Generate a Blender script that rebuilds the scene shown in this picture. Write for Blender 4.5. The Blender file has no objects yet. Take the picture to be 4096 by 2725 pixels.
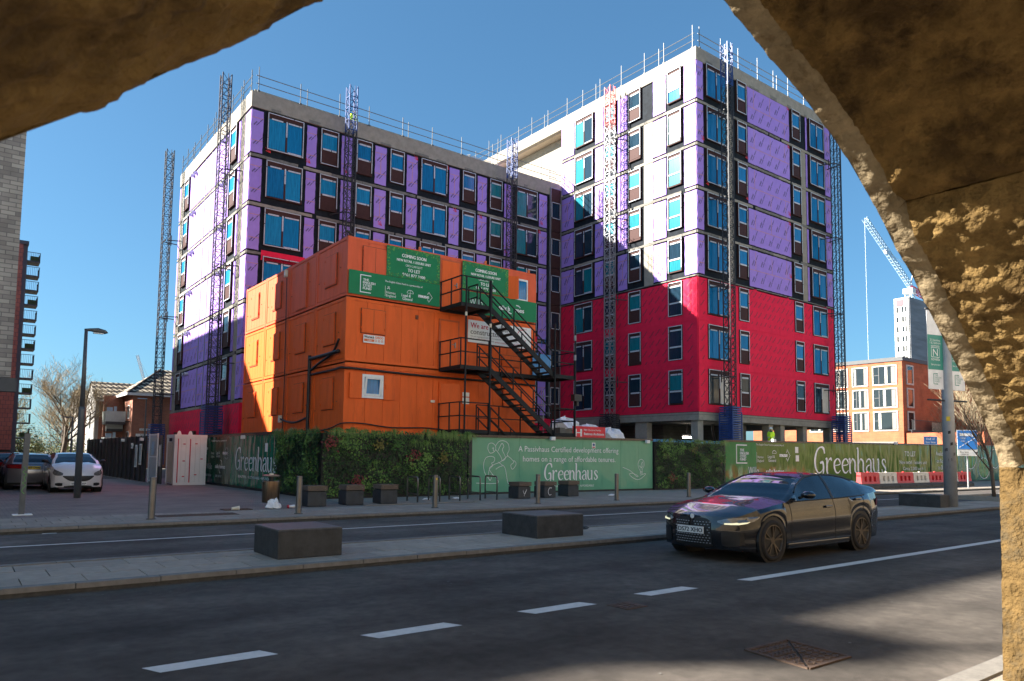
import bpy, math, random
from mathutils import Vector, Matrix
random.seed(7)
R = math.radians
sc = bpy.context.scene
col = sc.collection
# ---------------------------------------------------------------- camera
cd = bpy.data.cameras.new('camera')
cam = bpy.data.objects.new('camera', cd); col.objects.link(cam); sc.camera = cam
yaw, tilt, roll = 0.923733129, 0.0773047965, 0.0126929051
F = Vector((math.cos(yaw)*math.cos(tilt), math.sin(yaw)*math.cos(tilt), math.sin(tilt)))
R0 = Vector((math.sin(yaw), -math.cos(yaw), 0)); U0 = R0.cross(F)
Rv = R0*math.cos(roll)+U0*math.sin(roll); Uv = -R0*math.sin(roll)+U0*math.cos(roll)
mw = Matrix((Rv, Uv, -F)).transposed().to_4x4(); mw.translation = (0, 0, 1.6)
cam.matrix_world = mw
cd.sensor_width = 36; cd.lens = 25.4745
cd.shift_x = (2048-2010.22)/4096; cd.shift_y = (1599.78-1362.5)/4096
cd.clip_start = 0.05; cd.clip_end = 3000
cd.dof.use_dof = True; cd.dof.focus_distance = 26; cd.dof.aperture_fstop = 7.1
# ---------------------------------------------------------------- sky and sun
SUN = Vector((1, -0.65, -0.62)).normalized()          # the way the light travels
w = bpy.data.worlds.new('World'); sc.world = w; w.use_nodes = True
nt = w.node_tree; bg = nt.nodes['Background']
sky = nt.nodes.new('ShaderNodeTexSky'); sky.sky_type = 'NISHITA'; sky.sun_disc = False
sky.sun_elevation = math.asin(-SUN.z); sky.sun_rotation = math.atan2(-SUN.x, -SUN.y)
sky.altitude = 0; sky.air_density = 1.0; sky.dust_density = 1.0; sky.ozone_density = 6.0
tint = nt.nodes.new('ShaderNodeMixRGB'); tint.blend_type = 'MULTIPLY'; tint.inputs[0].default_value = 1; tint.inputs[2].default_value = (.78, 1.2, 1.34, 1)
gm = nt.nodes.new('ShaderNodeGamma'); gm.inputs[1].default_value = .75; nt.links.new(sky.outputs[0], gm.inputs[0]); nt.links.new(gm.outputs[0], tint.inputs[1]); nt.links.new(tint.outputs[0], bg.inputs[0]); bg.inputs[1].default_value = 0.044
sl = bpy.data.lights.new('sun', 'SUN'); sl.energy = 5.0; sl.angle = R(0.5); sl.color = (1, .93, .82)
so = bpy.data.objects.new('sun', sl); col.objects.link(so); so.location = (-40, 40, 60)
so.rotation_euler = SUN.to_track_quat('-Z', 'Y').to_euler()
vs = sc.view_settings
vs.view_transform = 'Standard'; vs.look = 'None'; vs.gamma = 1; vs.exposure = 2.2
sc.render.engine = 'CYCLES'
# ---------------------------------------------------------------- materials
MC = {}
def M(name, c, rough=.6, metal=0, amt=.15, scale=3.0, bump=0, bscale=40, spec=.5, coat=0, c2=None, c2s=1.2, c2t=.55, stretch=None, trans=0):
    if name in MC: return MC[name]
    m = bpy.data.materials.new(name); m.use_nodes = True
    n = m.node_tree.nodes; l = m.node_tree.links; b = n['Principled BSDF']
    b.inputs['Roughness'].default_value = rough; b.inputs['Metallic'].default_value = metal
    b.inputs['Specular IOR Level'].default_value = spec
    b.inputs['Coat Weight'].default_value = coat; b.inputs['Coat Roughness'].default_value = .03
    if trans: b.inputs['Transmission Weight'].default_value = trans
    tc = n.new('ShaderNodeTexCoord'); src = tc.outputs['Object']
    if stretch:
        mp = n.new('ShaderNodeMapping'); mp.inputs['Scale'].default_value = stretch
        l.new(src, mp.inputs[0]); src = mp.outputs[0]
    base = None
    if amt:
        no = n.new('ShaderNodeTexNoise'); no.inputs['Scale'].default_value = scale; no.inputs['Detail'].default_value = 6
        no.inputs['Roughness'].default_value = .65
        l.new(src, no.inputs['Vector'])
        r = n.new('ShaderNodeValToRGB'); e = r.color_ramp.elements
        e[0].position = .3; e[1].position = .7
        e[0].color = (*[max(0, v*(1-amt)) for v in c], 1); e[1].color = (*[min(1, v*(1+amt)) for v in c], 1)
        l.new(no.outputs[0], r.inputs[0]); base = r.outputs[0]
        if c2:
            n2 = n.new('ShaderNodeTexNoise'); n2.inputs['Scale'].default_value = c2s; n2.inputs['Detail'].default_value = 8
            n2.inputs['Roughness'].default_value = .7
            l.new(src, n2.inputs['Vector'])
            r2 = n.new('ShaderNodeValToRGB'); r2.color_ramp.elements[0].position = c2t; r2.color_ramp.elements[1].position = c2t+.15
            l.new(n2.outputs[0], r2.inputs[0])
            mx = n.new('ShaderNodeMixRGB'); l.new(r2.outputs[0], mx.inputs[0]); l.new(base, mx.inputs[1]); mx.inputs[2].default_value = (*c2, 1)
            base = mx.outputs[0]
        l.new(base, b.inputs['Base Color'])
    else:
        b.inputs['Base Color'].default_value = (*c, 1)
    if bump:
        nb = n.new('ShaderNodeTexNoise'); nb.inputs['Scale'].default_value = bscale; nb.inputs['Detail'].default_value = 5
        l.new(src, nb.inputs['Vector'])
        bp = n.new('ShaderNodeBump'); bp.inputs['Strength'].default_value = bump; bp.inputs['Distance'].default_value = .02
        l.new(nb.outputs[0], bp.inputs['Height']); l.new(bp.outputs[0], b.inputs['Normal'])
    MC[name] = m; return m
def brickmat(name, c1, c2, mortar, wid, hei, axis='xz', rough=.85, msz=.012):
    """bricks laid in object space, axis xz (wall along x) or yz"""
    m = bpy.data.materials.new(name); m.use_nodes = True
    n = m.node_tree.nodes; l = m.node_tree.links; b = n['Principled BSDF']; b.inputs['Roughness'].default_value = rough
    tc = n.new('ShaderNodeTexCoord'); sp = n.new('ShaderNodeSeparateXYZ'); cb = n.new('ShaderNodeCombineXYZ')
    l.new(tc.outputs['Object'], sp.inputs[0])
    ad = n.new('ShaderNodeMath'); ad.operation = 'ADD'; l.new(sp.outputs[0], ad.inputs[0]); l.new(sp.outputs[1], ad.inputs[1])
    l.new(ad.outputs[0], cb.inputs[0]); l.new(sp.outputs[2] if axis != 'xy' else sp.outputs[1], cb.inputs[1])
    if axis == 'xy': l.new(sp.outputs[0], cb.inputs[0])
    bt = n.new('ShaderNodeTexBrick'); l.new(cb.outputs[0], bt.inputs[0])
    bt.inputs['Scale'].default_value = 1; bt.inputs['Brick Width'].default_value = wid; bt.inputs['Row Height'].default_value = hei
    bt.inputs['Mortar Size'].default_value = msz; bt.inputs['Color1'].default_value = (*c1, 1); bt.inputs['Color2'].default_value = (*c2, 1)
    bt.inputs['Mortar'].default_value = (*mortar, 1)
    no = n.new('ShaderNodeTexNoise'); no.inputs['Scale'].default_value = .9; no.inputs['Detail'].default_value = 6; l.new(tc.outputs['Object'], no.inputs[0])
    mx = n.new('ShaderNodeMixRGB'); mx.blend_type = 'OVERLAY'; mx.inputs[0].default_value = .5
    l.new(bt.outputs[0], mx.inputs[1]); l.new(no.outputs[0], mx.inputs[2]); l.new(mx.outputs[0], b.inputs['Base Color'])
    bp = n.new('ShaderNodeBump'); bp.inputs['Strength'].default_value = .4; bp.inputs['Distance'].default_value = .01; bp.invert = True
    l.new(bt.outputs['Fac'], bp.inputs['Height']); l.new(bp.outputs[0], b.inputs['Normal'])
    MC[name] = m; return m
def emit(name, c, s):
    m = bpy.data.materials.new(name); m.use_nodes = True; b = m.node_tree.nodes['Principled BSDF']
    b.inputs['Base Color'].default_value = (*c, 1); b.inputs['Emission Color'].default_value = (*c, 1); b.inputs['Emission Strength'].default_value = s
    MC[name] = m; return m
M('asphalt', (.105, .09, .077), .9, spec=.3, amt=.22, scale=1.3, bump=.9, bscale=220, c2=(.2, .18, .155), c2s=130, c2t=.63)
def streaks(name, amt=.35):
    m = MC[name]; n = m.node_tree.nodes; l = m.node_tree.links; b = n['Principled BSDF']; src = b.inputs['Base Color'].links[0].from_socket
    tc = n.new('ShaderNodeTexCoord'); out = src
    for sc_, dt, a in (((.06, 1.1, 1), 4, amt), ((.5, .5, 1), 6, amt*.8), ((9, 9, 9), 3, amt*.5)):
        mp = n.new('ShaderNodeMapping'); mp.inputs['Scale'].default_value = sc_; l.new(tc.outputs['Object'], mp.inputs[0])
        no = n.new('ShaderNodeTexNoise'); no.inputs['Scale'].default_value = 1; no.inputs['Detail'].default_value = dt; l.new(mp.outputs[0], no.inputs[0])
        r = n.new('ShaderNodeMapRange'); r.inputs[1].default_value = .3; r.inputs[2].default_value = .7; r.inputs[3].default_value = 1-a; r.inputs[4].default_value = 1+a; l.new(no.outputs[0], r.inputs[0])
        mx = n.new('ShaderNodeMixRGB'); mx.blend_type = 'MULTIPLY'; mx.inputs[0].default_value = 1; l.new(out, mx.inputs[1]); l.new(r.outputs[0], mx.inputs[2]); out = mx.outputs[0]
    l.new(out, b.inputs['Base Color'])
streaks('asphalt')
M('asphalt_far', (.1, .087, .076), .9, spec=.3, amt=.2, scale=.9, bump=.6, bscale=150, c2=(.085, .08, .08), c2s=160, c2t=.62)
streaks('asphalt_far')
M('slab', (.335, .28, .22), .85, amt=.16, scale=5, bump=.3, bscale=90, c2=(.2, .178, .15), c2s=2.2, c2t=.56)
M('slab_b', (.285, .24, .192), .85, amt=.16, scale=5, bump=.3, bscale=90, c2=(.17, .152, .13), c2s=2.6, c2t=.58)
M('slab_c', (.37, .31, .245), .85, amt=.16, scale=5, bump=.3, bscale=90, c2=(.22, .195, .165), c2s=2.4, c2t=.57)
M('kerb', (.19, .175, .155), .85, amt=.2, scale=8, bump=.3, bscale=70, c2=(.09, .08, .07), c2s=3, c2t=.55)
M('joint', (.06, .056, .05), .95, amt=.3, scale=12)
M('paint', (.68, .64, .58), .7, amt=.12, scale=9, bump=.3, bscale=160, c2=(.33, .32, .3), c2s=34, c2t=.64)
brickmat('setts', (.25, .2, .165), (.2, .165, .14), (.11, .092, .08), .22, .11, 'xy', .85, .008)
M('concrete', (.3, .275, .235), .95, spec=.1, amt=.16, scale=2.5, bump=.25, bscale=35, c2=(.25, .232, .2), c2s=1.6, c2t=.58)
M('concrete_d', (.19, .182, .165), .95, spec=.1, amt=.25, scale=4, bump=.3, bscale=30, c2=(.13, .12, .1), c2s=5, c2t=.55)
M('membrane', (.012, .016, .022), .75, spec=.12, amt=.4, scale=3, bump=.3, bscale=20)
M('purple', (.38, .25, .7), .6, amt=.06, scale=2.2, c2=(.37, .21, .63), c2s=.8, c2t=.58, spec=.08)
M('purple_b', (.36, .235, .68), .6, amt=.06, scale=2.0, c2=(.42, .25, .7), c2s=.8, c2t=.55, spec=.08)
M('seal', (.55, .25, .24), .6, amt=.2, scale=8)
M('print', (.02, .02, .04), .6, amt=0)
M('red', (.78, .022, .07), .65, spec=.1, amt=.1, scale=1.5, bump=.35, bscale=4)
M('redprint', (.2, .012, .03), .6, amt=0)
M('marker', (.75, .03, .04), .6, amt=.2)
M('brown', (.06, .028, .026), .6, amt=.12, scale=4, spec=.12)
M('tape', (.5, .54, .6), .6, spec=.2, amt=.25, scale=14, c2=(.2, .22, .25), c2s=20, c2t=.62)
def film(name, c, c2, rough=.12):
    m = M(name, c, rough, amt=.35, scale=1.4, c2=c2, c2s=2.6, c2t=.6, stretch=(9, 9, .7), spec=.35, bump=.06, bscale=2); return m
film('film', (.004, .16, .36), (.012, .26, .5)); film('film_b', (.004, .13, .31), (.01, .22, .46), .08); film('film_c', (.008, .2, .4), (.03, .3, .52), .2); film('film_t', (.006, .16, .2), (.03, .34, .36), .16)
film('film_sky', (.01, .17, .4), (.02, .25, .52), .06); film('pane_dark', (.012, .03, .05), (.02, .06, .08), .04)
M('orange', (.8, .125, .018), .5, amt=.1, scale=1.1, stretch=(3, 3, .5), c2=(.62, .088, .014), c2s=1.3, c2t=.57, bump=.12, bscale=3, spec=.22)
M('orange_top', (.74, .12, .045), .5, amt=.1, scale=1.1, stretch=(3, 3, .5), c2=(.6, .095, .036), c2s=1.3, c2t=.57, spec=.22)
M('orange_d', (.5, .08, .014), .5, amt=.2, scale=4)
M('orange_dirt', (.16, .045, .02), .7, amt=.4, scale=9)
M('sign_green', (.006, .2, .075), .5, spec=.25, amt=.08, scale=2)
M('leaf_a', (.02, .16, .03), .5, amt=.3, scale=8); M('leaf_b', (.09, .33, .05), .5, amt=.3, scale=8)
M('white', (.78, .78, .76), .5, amt=.05, scale=3); M('white_print', (.8, .81, .82), .5, amt=0)
M('red_print', (.55, .03, .05), .5, amt=0); M('black_print', (.02, .02, .025), .5, amt=0); M('teal_print', (.02, .25, .2), .5, amt=0)
M('orange_print', (.75, .16, .03), .5, amt=0)
M('stair', (.013, .015, .017), .6, spec=.25, amt=.35, scale=6, c2=(.05, .04, .03), c2s=7, c2t=.62)
M('tread', (.045, .034, .028), .85, amt=.4, scale=7)
M('steel', (.22, .2, .185), .42, metal=1, amt=.12, scale=4, c2=(.16, .12, .08), c2s=4.5, c2t=.6)
M('bronze', (.28, .19, .125), .3, metal=1, amt=.2, scale=3, stretch=(14, 14, .4), c2=(.12, .08, .055), c2s=2, c2t=.55)
M('rail_galv', (.13, .135, .14), .5, metal=.3, amt=.15, scale=6)
M('galv', (.25, .26, .275), .5, metal=.4, amt=.15, scale=6)
M('galv_d', (.04, .04, .045), .55, metal=.15, spec=.3, amt=.25, scale=6)
M('post_grey', (.085, .092, .1), .45, metal=.2, amt=.12, scale=5)
M('blue_cage', (.012, .05, .2), .5, amt=.2, scale=5)
M('timber', (.13, .092, .066), .85, amt=.3, scale=4, stretch=(2, 14, 14), bump=.4, bscale=20)
M('granite', (.036, .036, .036), .6, amt=.4, scale=7, bump=.15, bscale=50, c2=(.018, .019, .02), c2s=2.4, c2t=.54)
M('granite_l', (.12, .11, .1), .6, amt=.25, scale=14)
M('planter', (.035, .038, .042), .65, amt=.3, scale=5, c2=(.06, .06, .058), c2s=4, c2t=.6)
M('black', (.012, .012, .013), .5, amt=.2, scale=5); M('fence_black', (.016, .018, .02), .38, amt=.3, scale=3, bump=.1, bscale=2)
M('rubber', (.02, .018, .017), .85, amt=.25, scale=12, bump=.2, bscale=60)
M('plastic_red', (.55, .035, .04), .5, amt=.15, scale=5, c2=(.3, .04, .04), c2s=3, c2t=.6)
M('plastic_white', (.6, .55, .48), .55, amt=.15, scale=5, c2=(.33, .28, .22), c2s=3, c2t=.56)
M('grime', (.075, .068, .06), .85, amt=.3, scale=6)
M('blue_sign', (.01, .2, .62), .35, amt=.04); M('yellow', (.75, .5, .03), .5, amt=.05); M('plate_w', (.74, .74, .72), .35, amt=.03)
M('hivis', (.65, .95, .02), .6, amt=.08); M('skin', (.5, .29, .2), .6, amt=.05); M('navy', (.02, .025, .05), .8, amt=.2)
M('bag', (.75, .75, .76), .3, amt=.08, scale=6, bump=.6, bscale=14); M('blue_net', (.02, .22, .5), .4, amt=.15)
M('cup', (.7, .62, .48), .6, amt=.1); M('sheet_white', (.78, .78, .8), .35, amt=.1, scale=4, bump=.8, bscale=9)
M('bark', (.1, .075, .055), .9, amt=.35, scale=9, bump=.6, bscale=25, c2=(.12, .12, .05), c2s=3, c2t=.58)
M('twig', (.32, .255, .16), .9, amt=.25, scale=9); M('catkin', (.3, .27, .06), .8, amt=.3, scale=9)
M('hedge', (.06, .1, .025), .85, amt=.4, scale=4); M('hedge_b', (.16, .16, .05), .85, amt=.4, scale=4)
brickmat('brick_red', (.36, .115, .06), (.28, .085, .05), (.3, .22, .17), .225, .075, 'xz', .9, .01)
brickmat('brick_orange', (.42, .105, .04), (.34, .08, .035), (.33, .16, .1), .9, .075, 'xz', .9, .007)
brickmat('brick_grey', (.4, .37, .33), (.22, .2, .185), (.17, .16, .15), .42, .15, 'xz', .9, .014)
brickmat('brick_dark', (.05, .05, .052), (.07, .07, .07), (.03, .03, .03), .42, .15, 'xz', .9, .014)
brickmat('tile_orange', (.36, .1, .055), (.31, .085, .05), (.12, .05, .04), .35, .35, 'xz', .6, .018)
brickmat('block', (.12, .115, .11), (.1, .096, .09), (.07, .066, .06), .44, .22, 'xz', .95, .012)
M('rooftile', (.075, .052, .04), .85, amt=.35, scale=6); M('rooftile_b', (.42, .35, .26), .9, amt=.2, scale=6)
M('render_grey', (.3, .29, .28), .9, amt=.1); M('grey_dark', (.06, .064, .07), .6, amt=.15)
M('glass_bal', (.5, .56, .55), .15, amt=.1, spec=.6); M('glassy', (.015, .02, .024), .04, amt=.2, scale=1, spec=.6)
M('curtain', (.6, .57, .5), .8, amt=.1, scale=3); M('soffit', (.5, .42, .32), .9, amt=.1)
M('frame_w', (.5, .475, .44), .5, amt=.05); M('panel_grey', (.17, .155, .14), .6, amt=.1)
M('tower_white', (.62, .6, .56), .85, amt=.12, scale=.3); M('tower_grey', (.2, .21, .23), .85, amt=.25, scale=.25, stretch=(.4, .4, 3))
M('crane_blue', (.36, .5, .62), .5, amt=.1); M('crane_white', (.7, .72, .74), .5, amt=.05)
M('stone', (.175, .112, .042), .95, amt=.45, scale=7, bump=1.0, bscale=45, c2=(.075, .046, .018), c2s=5, c2t=.5, spec=.12)
M('stone_dark', (.13, .08, .028), .95, amt=.45, scale=6, bump=1.0, bscale=45, c2=(.05, .03, .012), c2s=4, c2t=.48, spec=.12)
M('stone_warm', (.105, .066, .025), .95, amt=.4, scale=14, bump=1.0, bscale=60, c2=(.075, .055, .03), c2s=9, c2t=.5, spec=.12)
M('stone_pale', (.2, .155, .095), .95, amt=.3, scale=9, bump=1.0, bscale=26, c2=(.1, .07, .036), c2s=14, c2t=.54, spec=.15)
M('mortar', (.3, .26, .2), .95, amt=.3, scale=12, bump=.6, bscale=40)
def hoardmat(name, c):
    m = M(name, c, .1, amt=.05, scale=1.5, spec=.36)
    n = m.node_tree.nodes; l = m.node_tree.links
    tc = n.new('ShaderNodeTexCoord'); mp = n.new('ShaderNodeMapping'); mp.inputs['Scale'].default_value = (1.5, 1.5, .55); l.new(tc.outputs['Object'], mp.inputs[0])
    no = n.new('ShaderNodeTexNoise'); no.inputs['Scale'].default_value = 1.1; no.inputs['Detail'].default_value = 1.5; l.new(mp.outputs[0], no.inputs[0])
    bp = n.new('ShaderNodeBump'); bp.inputs['Strength'].default_value = .55; bp.inputs['Distance'].default_value = .14
    l.new(no.outputs[0], bp.inputs['Height']); l.new(bp.outputs[0], n['Principled BSDF'].inputs['Normal'])
hoardmat('hoard_dark', (.005, .14, .075)); hoardmat('hoard_olive', (.095, .165, .035)); hoardmat('hoard_light', (.15, .38, .24)); hoardmat('hoard_mid', (.008, .2, .06))
hoardmat('hoard_teal', (.05, .17, .12))
# ---------------------------------------------------------------- mesh helpers
class MB:
    def __init__(s): s.v = []; s.f = []; s.mi = []; s.m = 0; s.smooth = False
    def quad(s, *p):
        i = len(s.v); s.v += [tuple(q) for q in p]; s.f.append(tuple(range(i, i+len(p)))); s.mi.append(s.m); return s
    def raw(s, vs, fs):
        i = len(s.v); s.v += [tuple(q) for q in vs]
        for f in fs: s.f.append(tuple(i+k for k in f)); s.mi.append(s.m)
        return s
    def box(s, x0, x1, y0, y1, z0, z1):
        return s.raw([(x0,y0,z0),(x1,y0,z0),(x1,y1,z0),(x0,y1,z0),(x0,y0,z1),(x1,y0,z1),(x1,y1,z1),(x0,y1,z1)],
                     [(0,3,2,1),(4,5,6,7),(0,1,5,4),(1,2,6,5),(2,3,7,6),(3,0,4,7)])
    def beam(s, p, q, w, h=None, up=(0,0,1)):
        h = h or w; p = Vector(p); q = Vector(q); d = (q-p)
        if d.length < 1e-6: return s
        d.normalize(); u = Vector(up)
        if abs(d.dot(u)) > .98: u = Vector((1,0,0)) if abs(d.x) < .9 else Vector((0,1,0))
        a = d.cross(u).normalized()*w/2; b = a.cross(d).normalized()*h/2
        vs = [p-a-b, p+a-b, p+a+b, p-a+b, q-a-b, q+a-b, q+a+b, q-a+b]
        return s.raw(vs, [(0,3,2,1),(4,5,6,7),(0,1,5,4),(1,2,6,5),(2,3,7,6),(3,0,4,7)])
    def tube(s, pts, r, n=8, caps=True):
        pts = [Vector(p) for p in pts]; rs = r if isinstance(r, (list, tuple)) else [r]*len(pts)
        base = len(s.v); prev = None
        for i, p in enumerate(pts):
            d = (pts[min(i+1, len(pts)-1)]-pts[max(i-1, 0)])
            d = d.normalized() if d.length > 1e-9 else Vector((0,0,1))
            if prev is None:
                u = Vector((0,0,1)) if abs(d.z) < .95 else Vector((1,0,0)); a = d.cross(u).normalized()
            else:
                a = (prev-d*prev.dot(d)); a = a.normalized() if a.length > 1e-6 else d.orthogonal().normalized()
            prev = a; b = d.cross(a)
            for k in range(n):
                t = 2*math.pi*k/n; s.v.append(tuple(p+(a*math.cos(t)+b*math.sin(t))*rs[i]))
        for i in range(len(pts)-1):
            for k in range(n):
                k2 = (k+1) % n; s.f.append((base+i*n+k, base+i*n+k2, base+(i+1)*n+k2, base+(i+1)*n+k)); s.mi.append(s.m)
        if caps:
            s.f.append(tuple(base+k for k in range(n))[::-1]); s.mi.append(s.m)
            s.f.append(tuple(base+(len(pts)-1)*n+k for k in range(n))); s.mi.append(s.m)
        return s
    def lathe(s, prof, n=20, c=(0,0,0)):
        base = len(s.v)
        for r, z in prof:
            for k in range(n):
                t = 2*math.pi*k/n; s.v.append((c[0]+r*math.cos(t), c[1]+r*math.sin(t), c[2]+z))
        for i in range(len(prof)-1):
            for k in range(n):
                k2 = (k+1) % n; s.f.append((base+i*n+k, base+i*n+k2, base+(i+1)*n+k2, base+(i+1)*n+k)); s.mi.append(s.m)
        s.f.append(tuple(base+k for k in range(n))[::-1]); s.mi.append(s.m)
        s.f.append(tuple(base+(len(prof)-1)*n+k for k in range(n))); s.mi.append(s.m)
        return s
    def prism(s, poly, y0, y1, plane='xz'):
        n = len(poly)
        f = (lambda a, b, c: (a, c, b)) if plane == 'xz' else ((lambda a, b, c: (c, a, b)) if plane == 'yz' else (lambda a, b, c: (a, b, c)))
        vs = [f(a, b, y0) for a, b in poly]+[f(a, b, y1) for a, b in poly]
        fs = [tuple(range(n))[::-1], tuple(range(n, 2*n))]+[(i, (i+1) % n, n+(i+1) % n, n+i) for i in range(n)]
        return s.raw(vs, fs)
    def build(s, name, mat, parent=None, xf=None, smooth=None, bevel=0, kind=None):
        me = bpy.data.meshes.new(name); me.from_pydata(s.v, [], s.f)
        mats = mat if isinstance(mat, (list, tuple)) else [mat]
        for m in mats: me.materials.append(MC[m])
        if len(mats) > 1: me.polygons.foreach_set('material_index', s.mi)
        if smooth if smooth is not None else s.smooth: me.polygons.foreach_set('use_smooth', [True]*len(me.polygons))
        me.update()
        return link(name, me, parent, xf, bevel, kind)
def link(name, me, parent=None, xf=None, bevel=0, kind=None):
    o = bpy.data.objects.new(name, me); col.objects.link(o)
    if parent is not None:
        o.parent = parent
        if not parent.get('_local'): o.matrix_parent_inverse = WM(parent).inverted()
    if xf is not None: o.matrix_basis = xf
    if bevel:
        b = o.modifiers.new('bevel', 'BEVEL'); b.width = bevel; b.segments = 2; b.limit_method = 'ANGLE'; b.angle_limit = R(40)
    if kind: o['kind'] = kind
    return o
def WM(o):
    m = o.matrix_basis.copy()
    if o.parent: m = WM(o.parent) @ o.matrix_parent_inverse @ m
    return m
def tag(o, label, cat, group=None):
    o['label'] = label; o['category'] = cat
    if group: o['group'] = group
    return o
def thing(name, label, cat, loc=(0,0,0), rz=0, group=None, local=False):
    """an Empty at the base of a thing; its parts are given in world space, or in its own space when local"""
    o = bpy.data.objects.new(name, None); col.objects.link(o); o.empty_display_size = .2
    o.matrix_basis = Matrix.Translation(loc) @ Matrix.Rotation(rz, 4, 'Z')
    if local: LOCAL.add(o.name); o['_local'] = 1
    return tag(o, label, cat, group)
LOCAL = set()
def sub(name, mb, mat, parent, **k):
    """a sub-part in the same space as its parent mesh"""
    me = mb.build(name, mat, None, **k); me.parent = parent; return me
def copy_tree(o, parent=None, xf=None, label=None, group=None):
    c = o.copy(); col.objects.link(c)
    if parent is not None: c.parent = parent
    if xf is not None: c.matrix_basis = xf
    if label: c['label'] = label
    if group: c['group'] = group
    for ch in o.children:
        g = copy_tree(ch, c); g.matrix_parent_inverse = ch.matrix_parent_inverse.copy()
    return c
def structure(o): o['kind'] = 'structure'; return o
# lettering ------------------------------------------------------------------
TG = {}
def tgeo(s):
    if s not in TG:
        c = bpy.data.curves.new('txt', 'FONT'); c.body = s; c.size = 1; c.resolution_u = 2
        o = bpy.data.objects.new('txt', c); col.objects.link(o)
        dg = bpy.context.evaluated_depsgraph_get(); e = o.evaluated_get(dg); me = e.to_mesh()
        vs = [(v.co.x, v.co.y) for v in me.vertices]; fs = [tuple(p.vertices) for p in me.polygons]
        e.to_mesh_clear(); bpy.data.objects.remove(o); bpy.data.curves.remove(c)
        if not vs: vs = [(0, 0)]
        x0 = min(v[0] for v in vs); x1 = max(v[0] for v in vs)
        TG[s] = ([(a-x0, b) for a, b in vs], fs, x1-x0)
    return TG[s]
def text(mb, s, o, u, v, size, width=None, al='l', bold=0):
    """flat letters: o origin (baseline), u reading direction, v up, cap height about 0.7*size"""
    vs, fs, wd = tgeo(s); o = Vector(o); u = Vector(u); v = Vector(v)
    xs = size if not width else width/wd
    off = 0 if al == 'l' else (-.5*wd*xs if al == 'c' else -wd*xs)
    n = u.cross(v)
    for k in ([0] if not bold else [-bold, 0, bold]):
        mb.raw([o+u*(a*xs+off+k)+v*(b*size)+n*(k*.02) for a, b in vs], fs)
def smooth_pts(pts, n=5):
    """Catmull-Rom through points of any dimension"""
    out = []; P = [pts[0]]+list(pts)+[pts[-1]]
    for i in range(1, len(P)-2):
        for k in range(n):
            t = k/n; out.append(tuple(.5*((2*b)+(c-a)*t+(2*a-5*b+4*c-d)*t*t+(3*b-a-3*c+d)*t**3) for a, b, c, d in zip(P[i-1], P[i], P[i+1], P[i+2])))
    out.append(tuple(pts[-1])); return out
def ribbon(mb, pts, o, u, v, size, xs=None, wk=1.0, sm=5):
    """stroke with a width at each point (x, y, w) in the u, v plane"""
    xs = xs or size; P = smooth_pts(pts, sm) if sm > 1 else pts; o = Vector(o); u = Vector(u); v = Vector(v)
    L = []; Q = [Vector((p[0]*xs, p[1]*size)) for p in P]
    for i, p in enumerate(P):
        d = Q[min(i+1, len(Q)-1)]-Q[max(i-1, 0)]
        d = d.normalized() if d.length > 1e-9 else Vector((1, 0)); nn = Vector((-d.y, d.x))*p[2]*wk*size/2
        L.append((Q[i]+nn, Q[i]-nn))
    vs = []; fs = []
    for a, b in L: vs += [o+u*a.x+v*a.y, o+u*b.x+v*b.y]
    for i in range(len(L)-1): fs.append((2*i, 2*i+1, 2*i+3, 2*i+2))
    mb.raw(vs, fs)
def ell(cx, cy, rx, ry, a0, a1, w0, w1, n=14):
    return [(cx+rx*math.cos(R(a0+(a1-a0)*k/n)), cy+ry*math.sin(R(a0+(a1-a0)*k/n)), w0+(w1-w0)*abs(math.cos(R(a0+(a1-a0)*k/n)))) for k in range(n+1)]
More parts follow.
